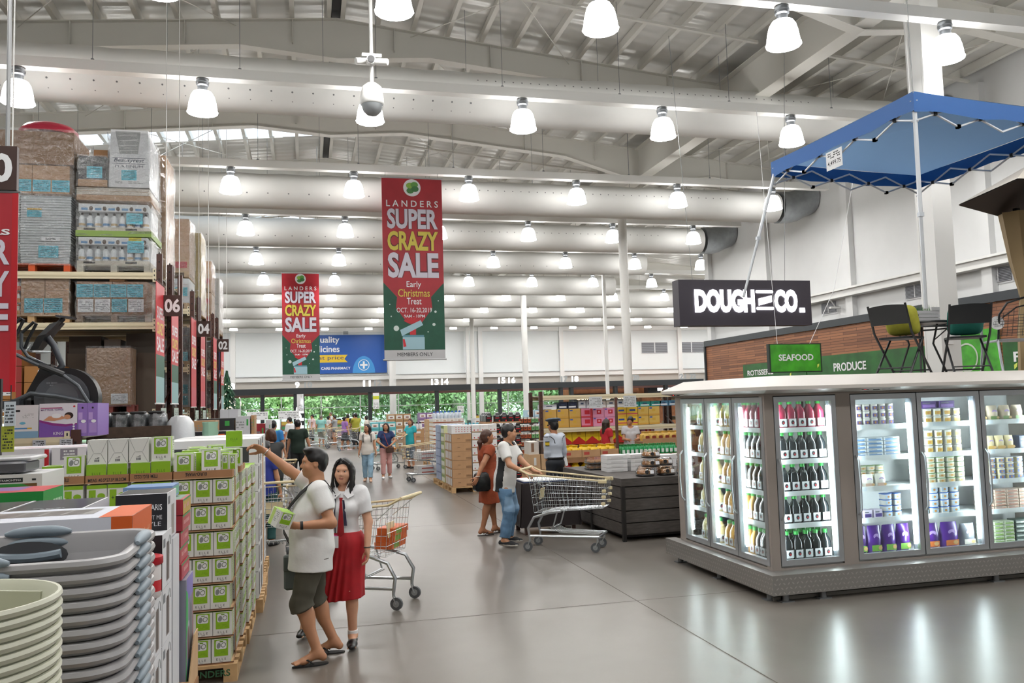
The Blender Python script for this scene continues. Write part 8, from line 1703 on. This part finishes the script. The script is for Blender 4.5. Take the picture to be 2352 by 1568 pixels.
grid('biscuit_box', 'large yellow box with a red wave on the lower shelf', yr, (5.95, 20.65, .92), 7, 1, .37, .3, G5); grid('carton', 'plain brown carton on the bottom shelf deck under the yellow boxes', rb(.9, .8, .565, CARD), (5.95, 20.7, .345), 3, 1, .93, .5, 'plain shelf cartons'); grid('biscuit_box', 'lilac pink box on the lower shelf near the chips', rb(.4, .6, .34, mat('#c48fb4', .45), pink), (8.6, 20.65, 1.0), 1, 1, .4, .3, None); b = MB(); b.box(8.6, 20.65, .345, 9.2, 21.2, .995, CARD); tag(b.build('carton'), 'plain brown carton under the lilac pink box', 'carton')
mix = (('navy can pack', .24, .17, '#26304c', 6.35, 2), ('pale grey bottle pack', .2, .2, '#cfd5de', 6.9, 3), ('dotted white pack', .26, .19, '#d9d6cf', 7.4, 2), ('white film pack', .24, .2, '#d3d9df', 7.95, 1), ('teal film pack', .3, .13, '#2f9c94', 8.3, 3), ('blue tinted pack', .24, .14, '#5a92b8', 9.2, 2), ('navy and white box', .4, .12, '#d5d8e2', 5.9, 1))
for lab, w, h, c, x, n in mix: grid('pack', '%s on the upper row over the biscuit boxes' % lab, rb(w, .4, h, mat(c, .4), [(.1, .15, .9, .4, '#e0e2e6'), (.3, .5, .7, .7, '#3d4a6a')]), (x, 20.68, 1.85), n, 1, w+.02, .2, 'packs over the biscuit boxes')
for i, x in enumerate((7.1, 8.05)): b = MB(); b.box(x, 20.4, 1.84, x+.36, 20.41, 2.14, mat('#c3c8cc', .4)); b.scribble(FR((x, 20.4, 1.84), (1, 0, 0), (0, 0, 1)), .03, .03, .33, .27, GREYD, 6, i); b.tube([(x+.18, 20.41, 2.14), (x+.18, 20.54, 2.14)], .006, GREYD, 4); tag(b.build('price_holder'), 'price sheet holder hung before the upper row, %s from the guard' % ORD[i], 'holder')
rack('brown framed milk shelf next to the biscuit rack', 20.6, 9.9, 12.2, (.34, 1.0, 1.55, 2.1), 2.25, 1.0)
def milk(): b = MB(); b.lathe([(.05, 0), (.055, .02), (.055, .15), (.02, .22), (.02, .25), (0, .25)], mat('#e2e0d6', .4), 8); return b
for z, n in ((1.012, 'lower'), (1.562, 'upper')): grid('milk_bottle', 'white milk bottle on the %s milk shelf' % n, milk(), (10.05, 20.75, z), 9, 1, .14, .2, 'milk bottles', 'bottle')
for i, (x, y) in enumerate(((6.55, 17.05), (8.15, 15.9))): b = MB(); b.box(x-.025, y-.025, 0, x+.025, y+.025, 2.1, mat('#5a3a30', .5)); b.box(x-.15, y-.15, 0, x+.15, y+.15, .02, UP); tag(b.build('sign_post'), 'slim brown post standing %s' % ('among the yellow bags' if i == 0 else 'behind the bread table'), 'post')
# yellow bag cartons, green bottles, chips
def ybag(m, m2): b = MB(); n = 10; b.loft([[(.095*q*math.cos(2*PI*k/n)*(1+.12*math.sin(3*k+z*30)), .07*q*math.sin(2*PI*k/n), z) for k in range(n)] for z, q in ((0, .9), (.06, 1.1), (.15, 1), (.19, .5), (.23, .75))], m); F = FR((0, -.072, 0), (1, 0, 0), (0, 0, 1)); b.rrect(F, -.05, .03, .05, .13, .02, m2, .008); return b
YB = mat('#dcb60f', .35, bump=.3, bscale=30); RB_ = mat('#b3171f', .35, bump=.3, bscale=30)
opn = lambda w, d, h: (lambda b: (b.box(0, 0, 0, w, d, .02, CARD), b.box(0, 0, .02, w, .012, h, CARD), b.box(0, d-.012, .02, w, d, h, CARD), b.box(0, .012, .02, .012, d-.012, h, CARD), b.box(w-.012, .012, .02, w, d-.012, h, CARD), b.rect(FR((0, 0, 0), (1, 0, 0), (0, 0, 1)), .1*w, .3*h, .4*w, .7*h, mat('#b0453a', .6), .001), b)[-1])(MB())
for lev, z in (('upper', .84), ('lower', .48)):
    grid('display_carton', 'open carton of bags on the %s tier' % lev, opn(.41, .55, .15 if lev == 'upper' else .1), (5.3, 17.0, z), 3, 1, .42, .1, 'bag cartons', 'carton')
    for c in range(3):
        for i in range(2):
            P = ybag(YB, REDP) if (lev == 'upper' or (c+i) % 2) else ybag(RB_, YB)
            for j in range(2): tag(P.build('snack_bag', loc=(5.41+.42*c+.19*i, 17.12+.2*j, z+.02)), '%s bag, %s across and %s deep, %s tier' % ('yellow' if (lev == 'upper' or (c+i) % 2) else 'red', ORD[2*c+i], ORD[j], lev), 'bag', 'snack bags in cartons')
b = MB(); b.box(5.28, 17.0, .73, 8.05, 17.7, .838, CARD_D); b.box(5.28, 17.1, .0, 8.05, 17.7, .36, mat('#7a5c42', .7)); b.box(5.28, 17.0, .36, 6.6, 17.7, .475, CARD); b.box(5.28, 17.66, .475, 8.05, 17.7, .73, CARD_D); b.box(6.6, 17.02, .36, 8.05, 17.66, .73, mat('#6b5240', .7)); tag(b.build('display_stand'), 'brown card stand carrying the yellow bags and green bottles', 'stand')
def gb(): b = MB(); b.lathe([(.04, 0), (.045, .02), (.045, .13), (.02, .18)], mat('#2f9a5c', .2), 8); b.lathe([(.022, .18), (.022, .22), (0, .222)], mat('#1f7a3a', .4), 8); b.rect(FR((0, -.045, 0), (1, 0, 0), (0, 0, 1)), -.03, .03, .03, .11, mat('#dfe8e2', .4), .002); return b
grid('bottle', 'green bottle in the massed row', gb(), (6.68, 17.07, .84), 13, 1, .102, .2, 'green bottles', 'bottle', 3, .11)
b = MB(); b.box(7.75, 18.5, 0, 9.2, 19.0, 1.03, mat('#8a6a4c', .7)); b.box(7.75, 18.48, .9, 9.2, 18.5, 1.1, CARD); tag(b.build('display_stand'), 'brown carton stand carrying the cream chip bags', 'stand')
grid('chip_bag', 'cream and brown chip bag on the carton stand', ybag(mat('#d8b25a', .35, bump=.3, bscale=30), mat('#8a3a2a', .4)), (7.88, 18.58, 1.035), 8, 1, .17, .2, 'chip bags', 'bag', 2, .15)
for i, x in enumerate((4.18, 4.42)): b = rb(.22, .5, .3, CARD_L, [(.4, .3, .62, .8, '#e0ded8')]); tag(b.build('carton', loc=(x+.1, 16.0, .7)), 'brown carton with white label beside the guard, %s of two' % ORD[i], 'carton'); b = rb(.2, .4, .25, mat('#cfc9c0', .5) if i == 0 else mat('#4a3c34', .5), [(.2, .2, .5, .9, '#8a6a52')]); tag(b.build('catalogue'), '%s on the carton beside the guard' % ('pale booklets standing' if i == 0 else 'dark booklets standing'), 'booklet').location = (x+.11, 16.05, 1.003)
b = MB(); b.box(4.25, 16.0, 0, 4.78, 16.55, .695, CARD); tag(b.build('carton'), 'large brown carton base beside the guard', 'carton')
# table under a black cloth, and the slatted wooden bakery table
tbk = thing('cloth_table', 'small table under a floor length black cloth behind the trolley', 'table', (3.66, 12.85, 0)); CL = mat('#231b1c', .85)
b = MB(); n = 48; rings = []
for z, q in ((.79, 1), (.78, 1.01), (.4, 1.05), (.12, 1.1)): rings.append([(x*q+.02*(1-z)*math.sin(k*1.3), y*q+.02*(1-z)*math.cos(k*1.1), z) for k, (x, y) in enumerate(rrect_pts(.9, .7, .04, 11))])
b.loft(rings, CL); b.build('tablecloth_drape', tbk)
for x in (-.38, .38):
    for y in (-.28, .28): b = MB(); b.box(x-.03, y-.03, 0, x+.03, y+.03, .2, UP); b.build('leg', tbk)
b = MB(); b.box(-.4, -.28, .795, .3, .2, .835, PAPER, .01); b.box(-.41, -.285, .795, .31, .2, .81, NVY); tag(b.build('paper_pad', loc=(3.66, 12.85, 0)), 'white paper pad with a navy edge on the black cloth table', 'pad')
bt = thing('bakery_table', 'dark grey slatted wooden table carrying the bread trays', 'table', (4.42, 11.38, 0), D(2)); WG = mat('#4d4845', .75, noise=.25, scale=7, stretch=(1, 1, 6))
for z in (.09, .265, .44, .615):
    b = MB(); b.box(.0, 0, z, 2.4, .03, z+.16, WG); b.box(0, .03, z, .03, 2.5, z+.16, WG); b.build('slat_board', bt)
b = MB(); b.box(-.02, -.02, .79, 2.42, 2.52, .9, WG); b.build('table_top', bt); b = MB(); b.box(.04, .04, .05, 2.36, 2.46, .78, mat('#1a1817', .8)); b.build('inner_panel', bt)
for x, y in ((.0, .0), (2.37, 0), (0, 2.47), (1.2, 0), (0, 1.25)): b = MB(); b.box(x-.012, y-.012, 0, x+.04, y+.04, .79, mat('#1f1c1b', .6)); b.build('leg', bt)
BUN = mat('#b98250', .6, noise=.25, scale=25); LIDC = clear_mat('clear_lid', '#f4f6f6', .12, .08)
def bun_pack(label, x, y, z, r=.13):
    t = thing('bread_pack', label, 'bread', (x, y, z), 0, 'round bread packs'); b = MB(); b.lathe([(0, 0), (r, 0), (r*1.12, .015), (r*1.1, .022), (0, .02)], mat('#151515', .3), 18); b.build('tray_base', t)
    for k in range(7): a = k*.9; b = MB(); rr = .0 if k == 6 else r*.62; b.lathe([(0, .0), (.045, .01), (.05, .035), (.035, .06), (0, .07)], BUN, 8, (rr*math.cos(a), rr*math.sin(a), .02)); b.build('bun', t)
    b = MB(); b.lathe([(r*1.1, .022), (r*1.05, .08), (r*.85, .115), (0, .122)], LIDC, 18, caps=False); b.build('clear_lid', t); b = MB(); F = FR((0, -r*1.1, .03), (1, 0, 0), (0, .2, .98)); b.ell(F, -.03, .035, .03, .03, BLACK, .004, 12); b.rect(F, .02, .01, .08, .06, PAPER, .004); b.build('label_sticker', t); return t
B0 = bun_pack('bread pack, bottom row first from the trolley', 4.88, 11.6, .905)
for lab, x, y, z in (('bottom row second', 5.22, 11.62, .905), ('bottom row third', 5.56, 11.65, .905), ('second row first', 4.98, 11.62, 1.035), ('second row second, beside the taller pile', 5.26, 11.78, 1.035), ('second row third', 5.58, 11.68, 1.035), ('on top of the first pile', 4.99, 11.63, 1.165), ('on top of the third pile', 5.6, 11.7, 1.165), ('behind the bottom row', 5.05, 11.98, .905), ('half hidden behind the piles', 5.4, 12.05, .905)): dup(B0, 'bread pack, %s' % lab, (x, y, z), None, 'round bread packs')
grid('bakery_box', 'flat white bakery box', rb(.34, .3, .062, mat('#dcdcdc', .5), [(.2, .2, .8, .5, '#c9c9c9')]), (4.62, 12.5, .903), 2, 4, .4, .066, 'flat white bakery boxes'); grid('bakery_box', 'flat white bakery box on the further pile', rb(.34, .3, .062, mat('#dcdcdc', .5)), (5.3, 13.0, .903), 3, 3, .4, .066, 'flat white bakery boxes')
def stray(): b = MB(); b.box(0, 0, 0, .46, .3, .02, mat('#141414', .4), .006); [b.lathe([(.04, 0), (.045, .02), (.02, .05), (0, .052)], BUN, 8, (.06+.085*i, .08+.14*j, .02)) for i in range(5) for j in range(2)]; b.box(.01, .01, .02, .45, .29, .075, LIDC); return b
grid('pastry_tray', 'black tray of pastries under a clear lid', stray(), (4.5, 13.0, .903), 1, 2, .5, .095, 'pastry trays', 'tray'); grid('pastry_tray', 'black tray of pastries further along the bakery table', stray(), (4.66, 13.45, .903), 2, 2, .5, .09, 'pastry trays', 'tray')
# ---------------------------------------------------------------- banners, cameras, tills, far wall mural, trees outside
SNOW = mat('#c9d6d2', .5); BGR = mat('#16503c', .55, noise=.15, scale=3); BRD = mat('#a8222e', .5, noise=.12, scale=2.5); YLW = mat('#d3c14a', .5); LAV2 = mat('#cfcbd8', .5)
def banner(label, x, y, z0, w, h):
    t = thing('sale_banner', label, 'banner', (x, y, z0), D(.3)); b = MB(); b.box(0, 0, 0, w, .012, h, BRD); F = FR((0, 0, 0), (1, 0, 0), (0, 0, 1))
    b.poly(F, [(0, .05*h), (w, .05*h), (w, .42*h), (.93*w, .395*h), (.78*w, .34*h), (.8*w, .28*h), (.62*w, .2*h), (.5*w, .18*h), (.38*w, .2*h), (.2*w, .28*h), (.22*w, .34*h), (.07*w, .395*h), (0, .42*h)], BGR, .003)
    b.rect(F, 0, 0, w, .052*h, mat('#bfc0c2', .4), .004)
    for u, v, r in ((.12, .235, .012), (.2, .17, .045), (.85, .26, .02), (.82, .19, .026), (.1, .3, .01), (.9, .32, .01), (.72, .15, .01)): b.ell(F, u*w, v*h, r*w, r*w, SNOW, .006, 12)
    gx, gy = .48*w, .055*h; q = w; lb = mat('#9cc0cc', .5)
    b.rect(F, gx-.18*q, gy, gx+.18*q, gy+.2*q, lb, .008); b.rect(F, gx-.18*q, gy+.2*q, gx+.17*q, gy+.235*q, mat('#5c8fa0', .5), .007); b.poly(F, [(gx-.19*q, gy+.22*q), (gx-.22*q, gy+.32*q), (gx+.12*q, gy+.48*q), (gx+.16*q, gy+.4*q)], lb, .009); b.rect(F, gx-.06*q, gy+.24*q, gx+.04*q, gy+.36*q, REDP, .0075)
    for a in range(5): b.ell(F, gx-.03*q+.07*q*math.cos(.4+a*.6), gy+.44*q+.05*q*math.sin(.4+a*.6), .06*q, .018*q, REDP, .011, 10, .4+a*.6)
    b.poly(F, [(gx-.18*q, gy+.17*q), (gx-.15*q, gy+.17*q), (gx-.12*q, gy+.05*q), (gx-.17*q, gy+.04*q)], REDP, .011); b.build('banner_cloth', t)
    b = MB(); b.ell(F, .5*w, .945*h, .145*w, .145*w, PAPER, .006, 28)
    for dx, dy, c in ((-.035, .035, '#8db84a'), (.04, .05, '#5f9a46'), (.05, -.02, '#3f7a44'), (-.03, -.05, '#4f8a4c')): b.ell(F, (.5+dx)*w, .945*h+dy*w, .062*w, .05*w, mat(c, .5), .009 + abs(dx)*.05, 14)
    b.text(F, 'L A N D E R S', .5*w, .838*h, .86*w, .036*h, PAPER, .01, .007)
    for s_, v, m, hh, wd in (('SUPER', .715, LAV2, .112, .84), ('CRAZY', .595, YLW, .108, .84), ('SALE', .445, LAV2, .14, .84)): b.text(F, s_, .5*w, v*h, wd*w, hh*h, mat('#5a1420', .5), .062, .007); b.text(F, s_, .5*w, v*h, wd*w, hh*h, m, .035, .011)
    for s_, v, m, wd, hh in (('Early', .385, PAPER, .24, .042), ('Christmas', .342, YLW, .52, .042), ('Treat', .3, PAPER, .24, .036), ('OCT. 16-20,2019', .252, PAPER, .58, .03), ('9AM - 10PM', .228, PAPER, .34, .016)): b.text(F, s_, .5*w, v*h, wd*w, hh*h, m, .004, .011)
    b.text(F, 'MEMBERS ONLY', .5*w, .018*h, .58*w, .02*h, INK, .0, .009); b.build('lettering', t)
    for z in (0, h): b = MB(); b.cyl((-.03, .006, z), (w+.03, .006, z), .025, mat('#b9bbbd', .4, .4), 8); b.build('banner_rod', t)
    for x_ in (.1, w-.1): b = MB(); b.cyl((x_, .006, h), (x_, .006, h+.15), .006, GREYD, 4); b.build('hanging_wire', t)
banner('tall red and green sale banner hung from the second lamp rail', 1.99, 21.98, 3.27, 1.63, 4.93); banner('smaller looking sale banner hung from the fifth lamp rail near the pharmacy mural', -1.09, 39.0, 3.36, 1.66, 4.93)
def edge_banner(label, x, y, z0, w, h):
    t = thing('sale_banner', label, 'banner', (x, y, z0)); b = MB(); b.box(0, 0, 0, w, .012, h, BRD); F = FR((0, 0, 0), (1, 0, 0), (0, 0, 1)); b.rect(F, w-.05, 0, w, h, mat('#b5121f', .5), .002); b.ell(F, w*.5, .9*h, .14*w, .14*w, PAPER, .003, 24); b.ell(F, w*.5, .9*h, .1*w, .1*w, mat('#4f8a4c', .5), .005, 16); b.build('banner_cloth', t); b = MB()
    for s_, v, m, hh in (('LANDERS', .78, PAPER, .03), ('SUPER', .63, LAV2, .13), ('CRAZY', .47, LAV2, .13), ('SALE', .3, LAV2, .14)): b.text(F, s_, .5*w, v*h, .84*w, hh*h, m, .03, .006)
    b.build('lettering', t); b = MB(); b.cyl((-.02, .006, h), (w+.02, .006, h), .015, GREYD, 6); b.build('banner_rod', t)
edge_banner('red sale banner cut by the picture edge, below the aisle ten sign', -3.42, 8.52, 2.28, .8, 1.88)
b = MB(); b.cyl((-2.72, 8.53, 4.59), (-2.72, 8.53, 10.6), .02, mat('#a9abad', .4, .3), 8); tag(b.build('hanging_pole'), 'grey pole carrying the aisle ten sign from the roof', 'pole')
# surveillance cameras on a ceiling pole
X0, Y0 = 1.01, 12.5
cc = thing('ceiling_camera', 'white dome surveillance camera and bullet cameras on a ceiling pole', 'camera', (X0, Y0, 6.58)); WC = mat('#d9d9d7', .35)
b = MB(); b.cyl((0, 0, .72), (0, 0, 4.4), .03, WC, 10); b.cyl((0, 0, .42), (0, 0, .75), .03, WC, 10); b.build('ceiling_pole', cc)
b = MB(); b.lathe([(0, .42), (.08, .42), (.15, .36), (.18, .2), (.185, .1), (.17, .08)], WC, 20); b.build('camera_housing', cc); b = MB(); b.lathe([(.0, -.09), (.08, -.07), (.14, -.01), (.168, .08)], mat('#9ea3a6', .15), 20); b.build('camera_dome', cc)
b = MB(); b.cbox(0, 0, .82, .3, .16, .05, WC); b.cyl((-.02, -.02, .76), (-.02, -.2, .73), .07, WC, 12); b.cyl((-.02, -.2, .73), (-.02, -.21, .73), .055, BLACK, 12); b.cyl((.05, 0, .78), (.24, -.1, .74), .05, WC, 10); b.cyl((-.08, 0, .78), (-.24, -.06, .74), .05, WC, 10); b.build('bullet_camera', cc)
b = MB(); b.cyl((2.85, 63.2, 7.75), (2.85, 63.2, 10.4), .015, WC, 6); b.cbox(2.85, 63.2, 7.55, .35, .35, .2, GREYD); tag(b.build('ceiling_speaker'), 'small grey speaker hanging over the blue pharmacy mural', 'speaker')
# mural
mu = thing('wall_mural', 'blue pharmacy mural with white lettering on the far wall', 'mural', (-.8, 63.84, 4.62)); b = MB(); MBL = mat('#2456a6', .5); b.box(0, 0, 0, 6.75, .03, 2.93, MBL); F = FR((-4.2, 0, 0), (1, 0, 0), (0, 0, 1)); b.poly(F, [(4.3, .85), (8.0, .85), (7.75, 1.1), (8.0, 1.42), (4.3, 1.42)], mat('#dcb92c', .5), .004)
b.poly(F, [(9.2+.85*math.cos(a), 0+1.3*math.sin(a)) for a in np.linspace(0, PI, 16)], mat('#3f8fd0', .5), .004); b.build('mural_panel', mu)
b = MB(); b.text(F, 'Best quality', 5.85, 2.2, 3.1, .62, PAPER, .02, .006); b.text(F, 'medicines', 6.15, 1.62, 2.5, .5, PAPER, .02, .006); b.text(F, 'best price', 6.5, .98, 2.4, .38, mat('#1c2f6a', .5), .0, .008); b.text(F, 'ST. CARE PHARMACY', 6.9, .3, 2.6, .2, PAPER, .02, .006)
b.ring(F, 9.2, .62, .42, .42, .1, PAPER, .008, 26); b.rect(F, 9.13, .34, 9.27, .9, PAPER, .008); b.rect(F, 8.92, .55, 9.48, .69, PAPER, .0085); b.build('lettering', mu)
b = MB(); b.box(-6.9, 63.82, 3.4, -6.2, 63.86, 7.8, MBL); b.ring(FR((-6.9, 63.82, 3.4), (1, 0, 0), (0, 0, 1)), .4, 2.2, .25, .25, .15, PAPER, .006, 18); tag(b.build('wall_poster'), 'blue poster strip on the far wall beyond the rack ends', 'poster')
# till canopy: dark beam, posts, lane numbers
BM = mat('#23282c', .5)
tc_ = thing('till_canopy', 'long dark beam over the tills on dark posts', 'canopy frame', (0, 57.1, 0)); b = MB(); b.box(-5, -.1, 3.02, 29, .5, 3.42, BM); b.build('top_beam', tc_)
b = MB(); b.box(-5, 2.5, 2.9, 29, 2.8, 3.1, mat('#5a3a34', .6)); b.build('rear_beam', tc_)
for x in (-2.9, -.55, 4.15, 8.75, 11.4, 13.25, 17.8, 18.6, 22, 26): b = MB(); w = .36 if x == -.55 else .12; b.box(x-w, 0, 0, x+w, .4, 3.02, BM); b.build('post', tc_)
NUM = mat('#f2f4f4', .4, emit=1.2); NUO = mat('#a9aeb0', .5)
for n, x, lit in ((8, -4.76, 1), (9, -.65, 1), (10, .06, 0), (11, 3.94, 1), (12, 4.68, 0), (13, 8.6, 1), (14, 9.3, 1), (15, 13.38, 1), (16, 14.11, 1), (17, 18.03, 0), (18, 18.83, 1), (20, 23.55, 0), (21, 27.32, 0), (22, 28.14, 0)):
    b = MB(); b.text(FR((x, 57.0, 3.425), (1, 0, 0), (0, 0, 1)), str(n), 0, 0, .3 if n < 10 else .52, .42, NUM if lit else NUO, .04, 0); b.M = Matrix.Translation((0, .06, 0)); b.text(FR((x, 57.0, 3.425), (1, 0, 0), (0, 0, 1)), str(n), 0, 0, .3 if n < 10 else .52, .42, NUO, .04, 0); b.M = None
    w = {8: 'eight', 9: 'nine', 10: 'ten', 11: 'eleven', 12: 'twelve', 13: 'thirteen', 14: 'fourteen', 15: 'fifteen', 16: 'sixteen', 17: 'seventeen', 18: 'eighteen', 20: 'twenty', 21: 'twenty one', 22: 'twenty two'}[n]
    tag(b.build('lane_number'), '%s lane number %s standing on the till beam' % ('lit white' if lit else 'unlit grey', w), 'number')
b = MB(); b.text(FR((-.55, 57.05, 1.0), (0, 0, 1), (-1, 0, 0)), 'ppp', .5, -.3, 1.5, .5, NUM, .05, .0); tag(b.build('column_lettering'), 'white round letters running up the wide dark till post', 'lettering')
for i, (x, n) in enumerate(((-4.0, 'first'), (-1.7, 'second'), (1.5, 'third'), (5.5, 'fourth'), (8.0, 'fifth'), (11.0, 'sixth'))):
    t = thing('till_counter', 'dark till counter, %s from the rack side' % n, 'counter', (x, 55.6, 0)); b = MB(); b.box(0, 0, 0, .8, 2.4, .85, mat('#2b2f33', .5)); b.build('counter_body', t); b = MB(); b.box(-.03, -.05, .85, .83, 2.45, .9, mat('#1d2124', .3)); b.build('counter_top', t)
    b = MB(); b.box(.3, 1.9, .9, .7, 2.0, 1.3, DARK); b.build('screen', t); b = MB(); b.box(.02, -.25, .1, .78, -.06, 1.25, mat('#8c5a4a', .5)); 
    for k in range(4): b.rect(FR((.02, -.25, .1), (1, 0, 0), (0, 0, 1)), .05, .08+.28*k, .7, .28+.28*k, mat(('#c04048', '#d9d3c8', '#3f8a5a', '#c9b04a')[k], .5), .004)
    b.build('sweets_rack', t)
for i, (x, y, z, lab) in enumerate(((-.6, 50, 1.9, 'white paper sign strip on the wide till post'), (3.95, 52, 1.9, 'white and lime sign strip by lane eleven'), (-3.2, 47, 1.5, 'white sale notice beside the tree'), (-1.55, 47, 1.5, 'double white sale notice before the till post'), (8.9, 50, 1.5, 'white notice by lane thirteen'))):
    b = MB(); b.box(x, y, z, x+(.38 if i < 2 or i > 3 else 1.1), y+.02, z+(1.0 if i < 2 else .45), PAPER); b.scribble(FR((x, y, z), (1, 0, 0), (0, 0, 1)), .04, .04, (.34 if i < 2 or i > 3 else 1.05), .4, GREYD, 4, i)
    if i == 1: b.rect(FR((x, y, z), (1, 0, 0), (0, 0, 1)), 0, .6, .38, .8, mat('#c8cf30', .5), .004)
    b.cyl((x+.1, y+.03, 0), (x+.1, y+.03, z+.2), .02, GREYD, 6); tag(b.build('notice_board'), lab, 'sign')
t = thing('condiment_kiosk', 'wood clad kiosk with a lit condiments station sign', 'kiosk', (19.5, 60.3, 0)); b = MB(); b.box(0, 0, 2.0, 5.6, 2, 3.4, mat('#9a6240', .6, noise=.2, scale=3)); b.box(0, 0, 0, 5.6, 2, 1.1, mat('#6b4632', .6)); b.box(0, 1.9, 1.1, 5.6, 2, 2, mat('#a9836a', .6)); b.build('kiosk_body', t); b = MB(); b.box(.1, -.06, 1.95, 5.4, 0, 2.55, BLACK); b.build('sign_board', t); b = MB(); b.text(FR((0, -.06, 2.0), (1, 0, 0), (0, 0, 1)), 'Condiments Station', 2.7, .1, 4.6, .36, mat('#f3d9b0', .4, emit=2.2), .02, .01); b.build('lettering', t)
t = thing('food_kiosk', 'timber kiosk with a dark overhanging roof behind the cabinet', 'kiosk', (25.6, 60.3, 0)); b = MB(); b.box(0, .6, 0, 5.5, 2.6, 3.3, mat('#a36a44', .6, noise=.2, scale=3)); b.build('kiosk_body', t); b = MB(); b.box(.2, -.2, 2.5, 5, .6, 3.0, BM); b.build('roof_hood', t); b = MB(); b.box(1.0, -.22, 2.65, 2.3, -.2, 2.85, mat('#ffffff', .4, emit=4)); b.box(4.0, -.22, 2.68, 4.4, -.2, 2.86, mat('#d8f2ff', .4, emit=4)); b.build('lamp_strip', t)
# Christmas tree with lights
t = thing('christmas_tree', 'dark green Christmas tree with warm lights at the rack end', 'tree', (-3.5, 39.0, 0)); b = MB(); NG = mat('#1f4a33', .8, noise=.3, scale=6)
b.cyl((0, 0, 0), (0, 0, 1.0), .1, UP, 8); b.build('trunk', t); b = MB()
for i in range(900):
    z = RND.uniform(.5, 3.75); r = (3.85-z)*.42; a = RND.uniform(0, 6.28); c, s_ = math.cos(a), math.sin(a); q = RND.uniform(.5, 1); w = .05
    b.add([(c*r*q*.6-s_*w, s_*r*q*.6+c*w, z+.1), (c*r*q*.6+s_*w, s_*r*q*.6-c*w, z+.1), (c*r*q*1.1, s_*r*q*1.1, z-.08)], [(0, 1, 2)], NG)
b.build('needle_foliage', t, smooth=False); b = MB(); WL = mat('#ffe2a8', .4, emit=9)
for i in range(70):
    z = RND.uniform(.7, 3.5); r = (3.9-z)*.44; a = RND.uniform(PI, 2*PI); b.lathe([(0, -.022), (.022, 0), (0, .022)], WL, 6, (r*math.cos(a), r*math.sin(a), z))
b.build('light_string_pattern', t)
# outside: lawn, low white wall, trees
b = MB(); b.add([(-60, 64.3, -.05), (70, 64.3, -.05), (70, 140, .6), (-60, 140, .6)], [(0, 1, 2, 3)], mat('#7d9a58', .9, noise=.25, scale=.4)); o = struct(b.build('ground_lawn'))
b = MB(); b.box(-60, 70, 0, 70, 78, .02, mat('#c9c7c2', .8)); struct(b.build('ground_path')); b = MB(); b.box(-60, 84, 0, 70, 84.3, 1.1, mat('#dfe3e4', .7)); struct(b.build('wall_garden'))
TM = [mat(c, .8, noise=.35, scale=.8) for c in ('#8fae78', '#a5bf86', '#7f9f6e')]; TK = mat('#5d5044', .8)
def tree(label, x, y, h, r, m, n=2200):
    t = thing('tree', label, 'tree', (x, y, 0), 0, 'trees outside the shop windows'); b = MB(); b.tube([(0, 0, 0), (.15, 0, h*.3), (0, .1, h*.6)], [.2, .15, .08], TK, 7)
    for k in range(5): a = k*1.3; b.tube([(.1, 0, h*.3+.1*k), (r*.7*math.cos(a), r*.7*math.sin(a), h*.6+.15*k)], [.08, .03], TK, 5)
    b.build('trunk', t); b = MB()
    for i in range(n):
        u = Vector((RND.gauss(0, 1), RND.gauss(0, 1), RND.gauss(0, 1))).normalized()*RND.uniform(.5, 1); cl = Vector((math.sin(i*2.4)*r*.4, math.cos(i*1.7)*r*.4, math.sin(i*.9)*h*.12)); p = Vector((0, 0, h*.52))+cl+Vector((u.x*r*.75, u.y*r*.75, u.z*h*.34)); s_ = RND.uniform(.08, .2)
        a = Vector((RND.uniform(-1, 1), RND.uniform(-1, 1), RND.uniform(-1, 1))).normalized()*s_; c = a.cross(u).normalized()*s_; b.add([p-a-c*.5, p+a-c*.5, p+a+c*.5, p-a+c*.5], [(0, 1, 2, 3)], m)
    b.build('foliage', t, smooth=False); return t
PT = [tree('leafy tree outside the shop windows by lane eight', -7, 76, 5.6, 2.8, TM[0]), tree('pale green tree outside behind the wide till post', 1.0, 79, 5.0, 2.6, TM[1]), tree('dark green tree outside between lanes eleven and twelve', 5.5, 77, 5.8, 3.2, TM[2])]
for i, (x, y, s_, lab) in enumerate(((-14, 80, 1.1, 'by the rack end'), (-3, 89.5, 1.2, 'behind the first two tills'), (9.5, 80, 1, 'by lane thirteen'), (13.5, 78, 1.05, 'past lane fourteen'), (17.5, 81, 1.1, 'by lane sixteen'), (22, 78, 1, 'behind the condiments kiosk'), (27, 80, 1.1, 'beyond lane twenty one'), (3.2, 90, 1.3, 'beyond the garden wall at lane ten'), (11.5, 91, 1.35, 'beyond the garden wall at lane fourteen'), (19, 92, 1.3, 'beyond the garden wall at lane seventeen'), (-9, 92, 1.3, 'beyond the garden wall at lane eight'), (26, 93, 1.3, 'beyond the garden wall at lane twenty'))): dup(PT[i % 3], 'leafy tree outside the shop windows, %s' % lab, (x, y, 0), i*.9, 'trees outside the shop windows', None, s_)
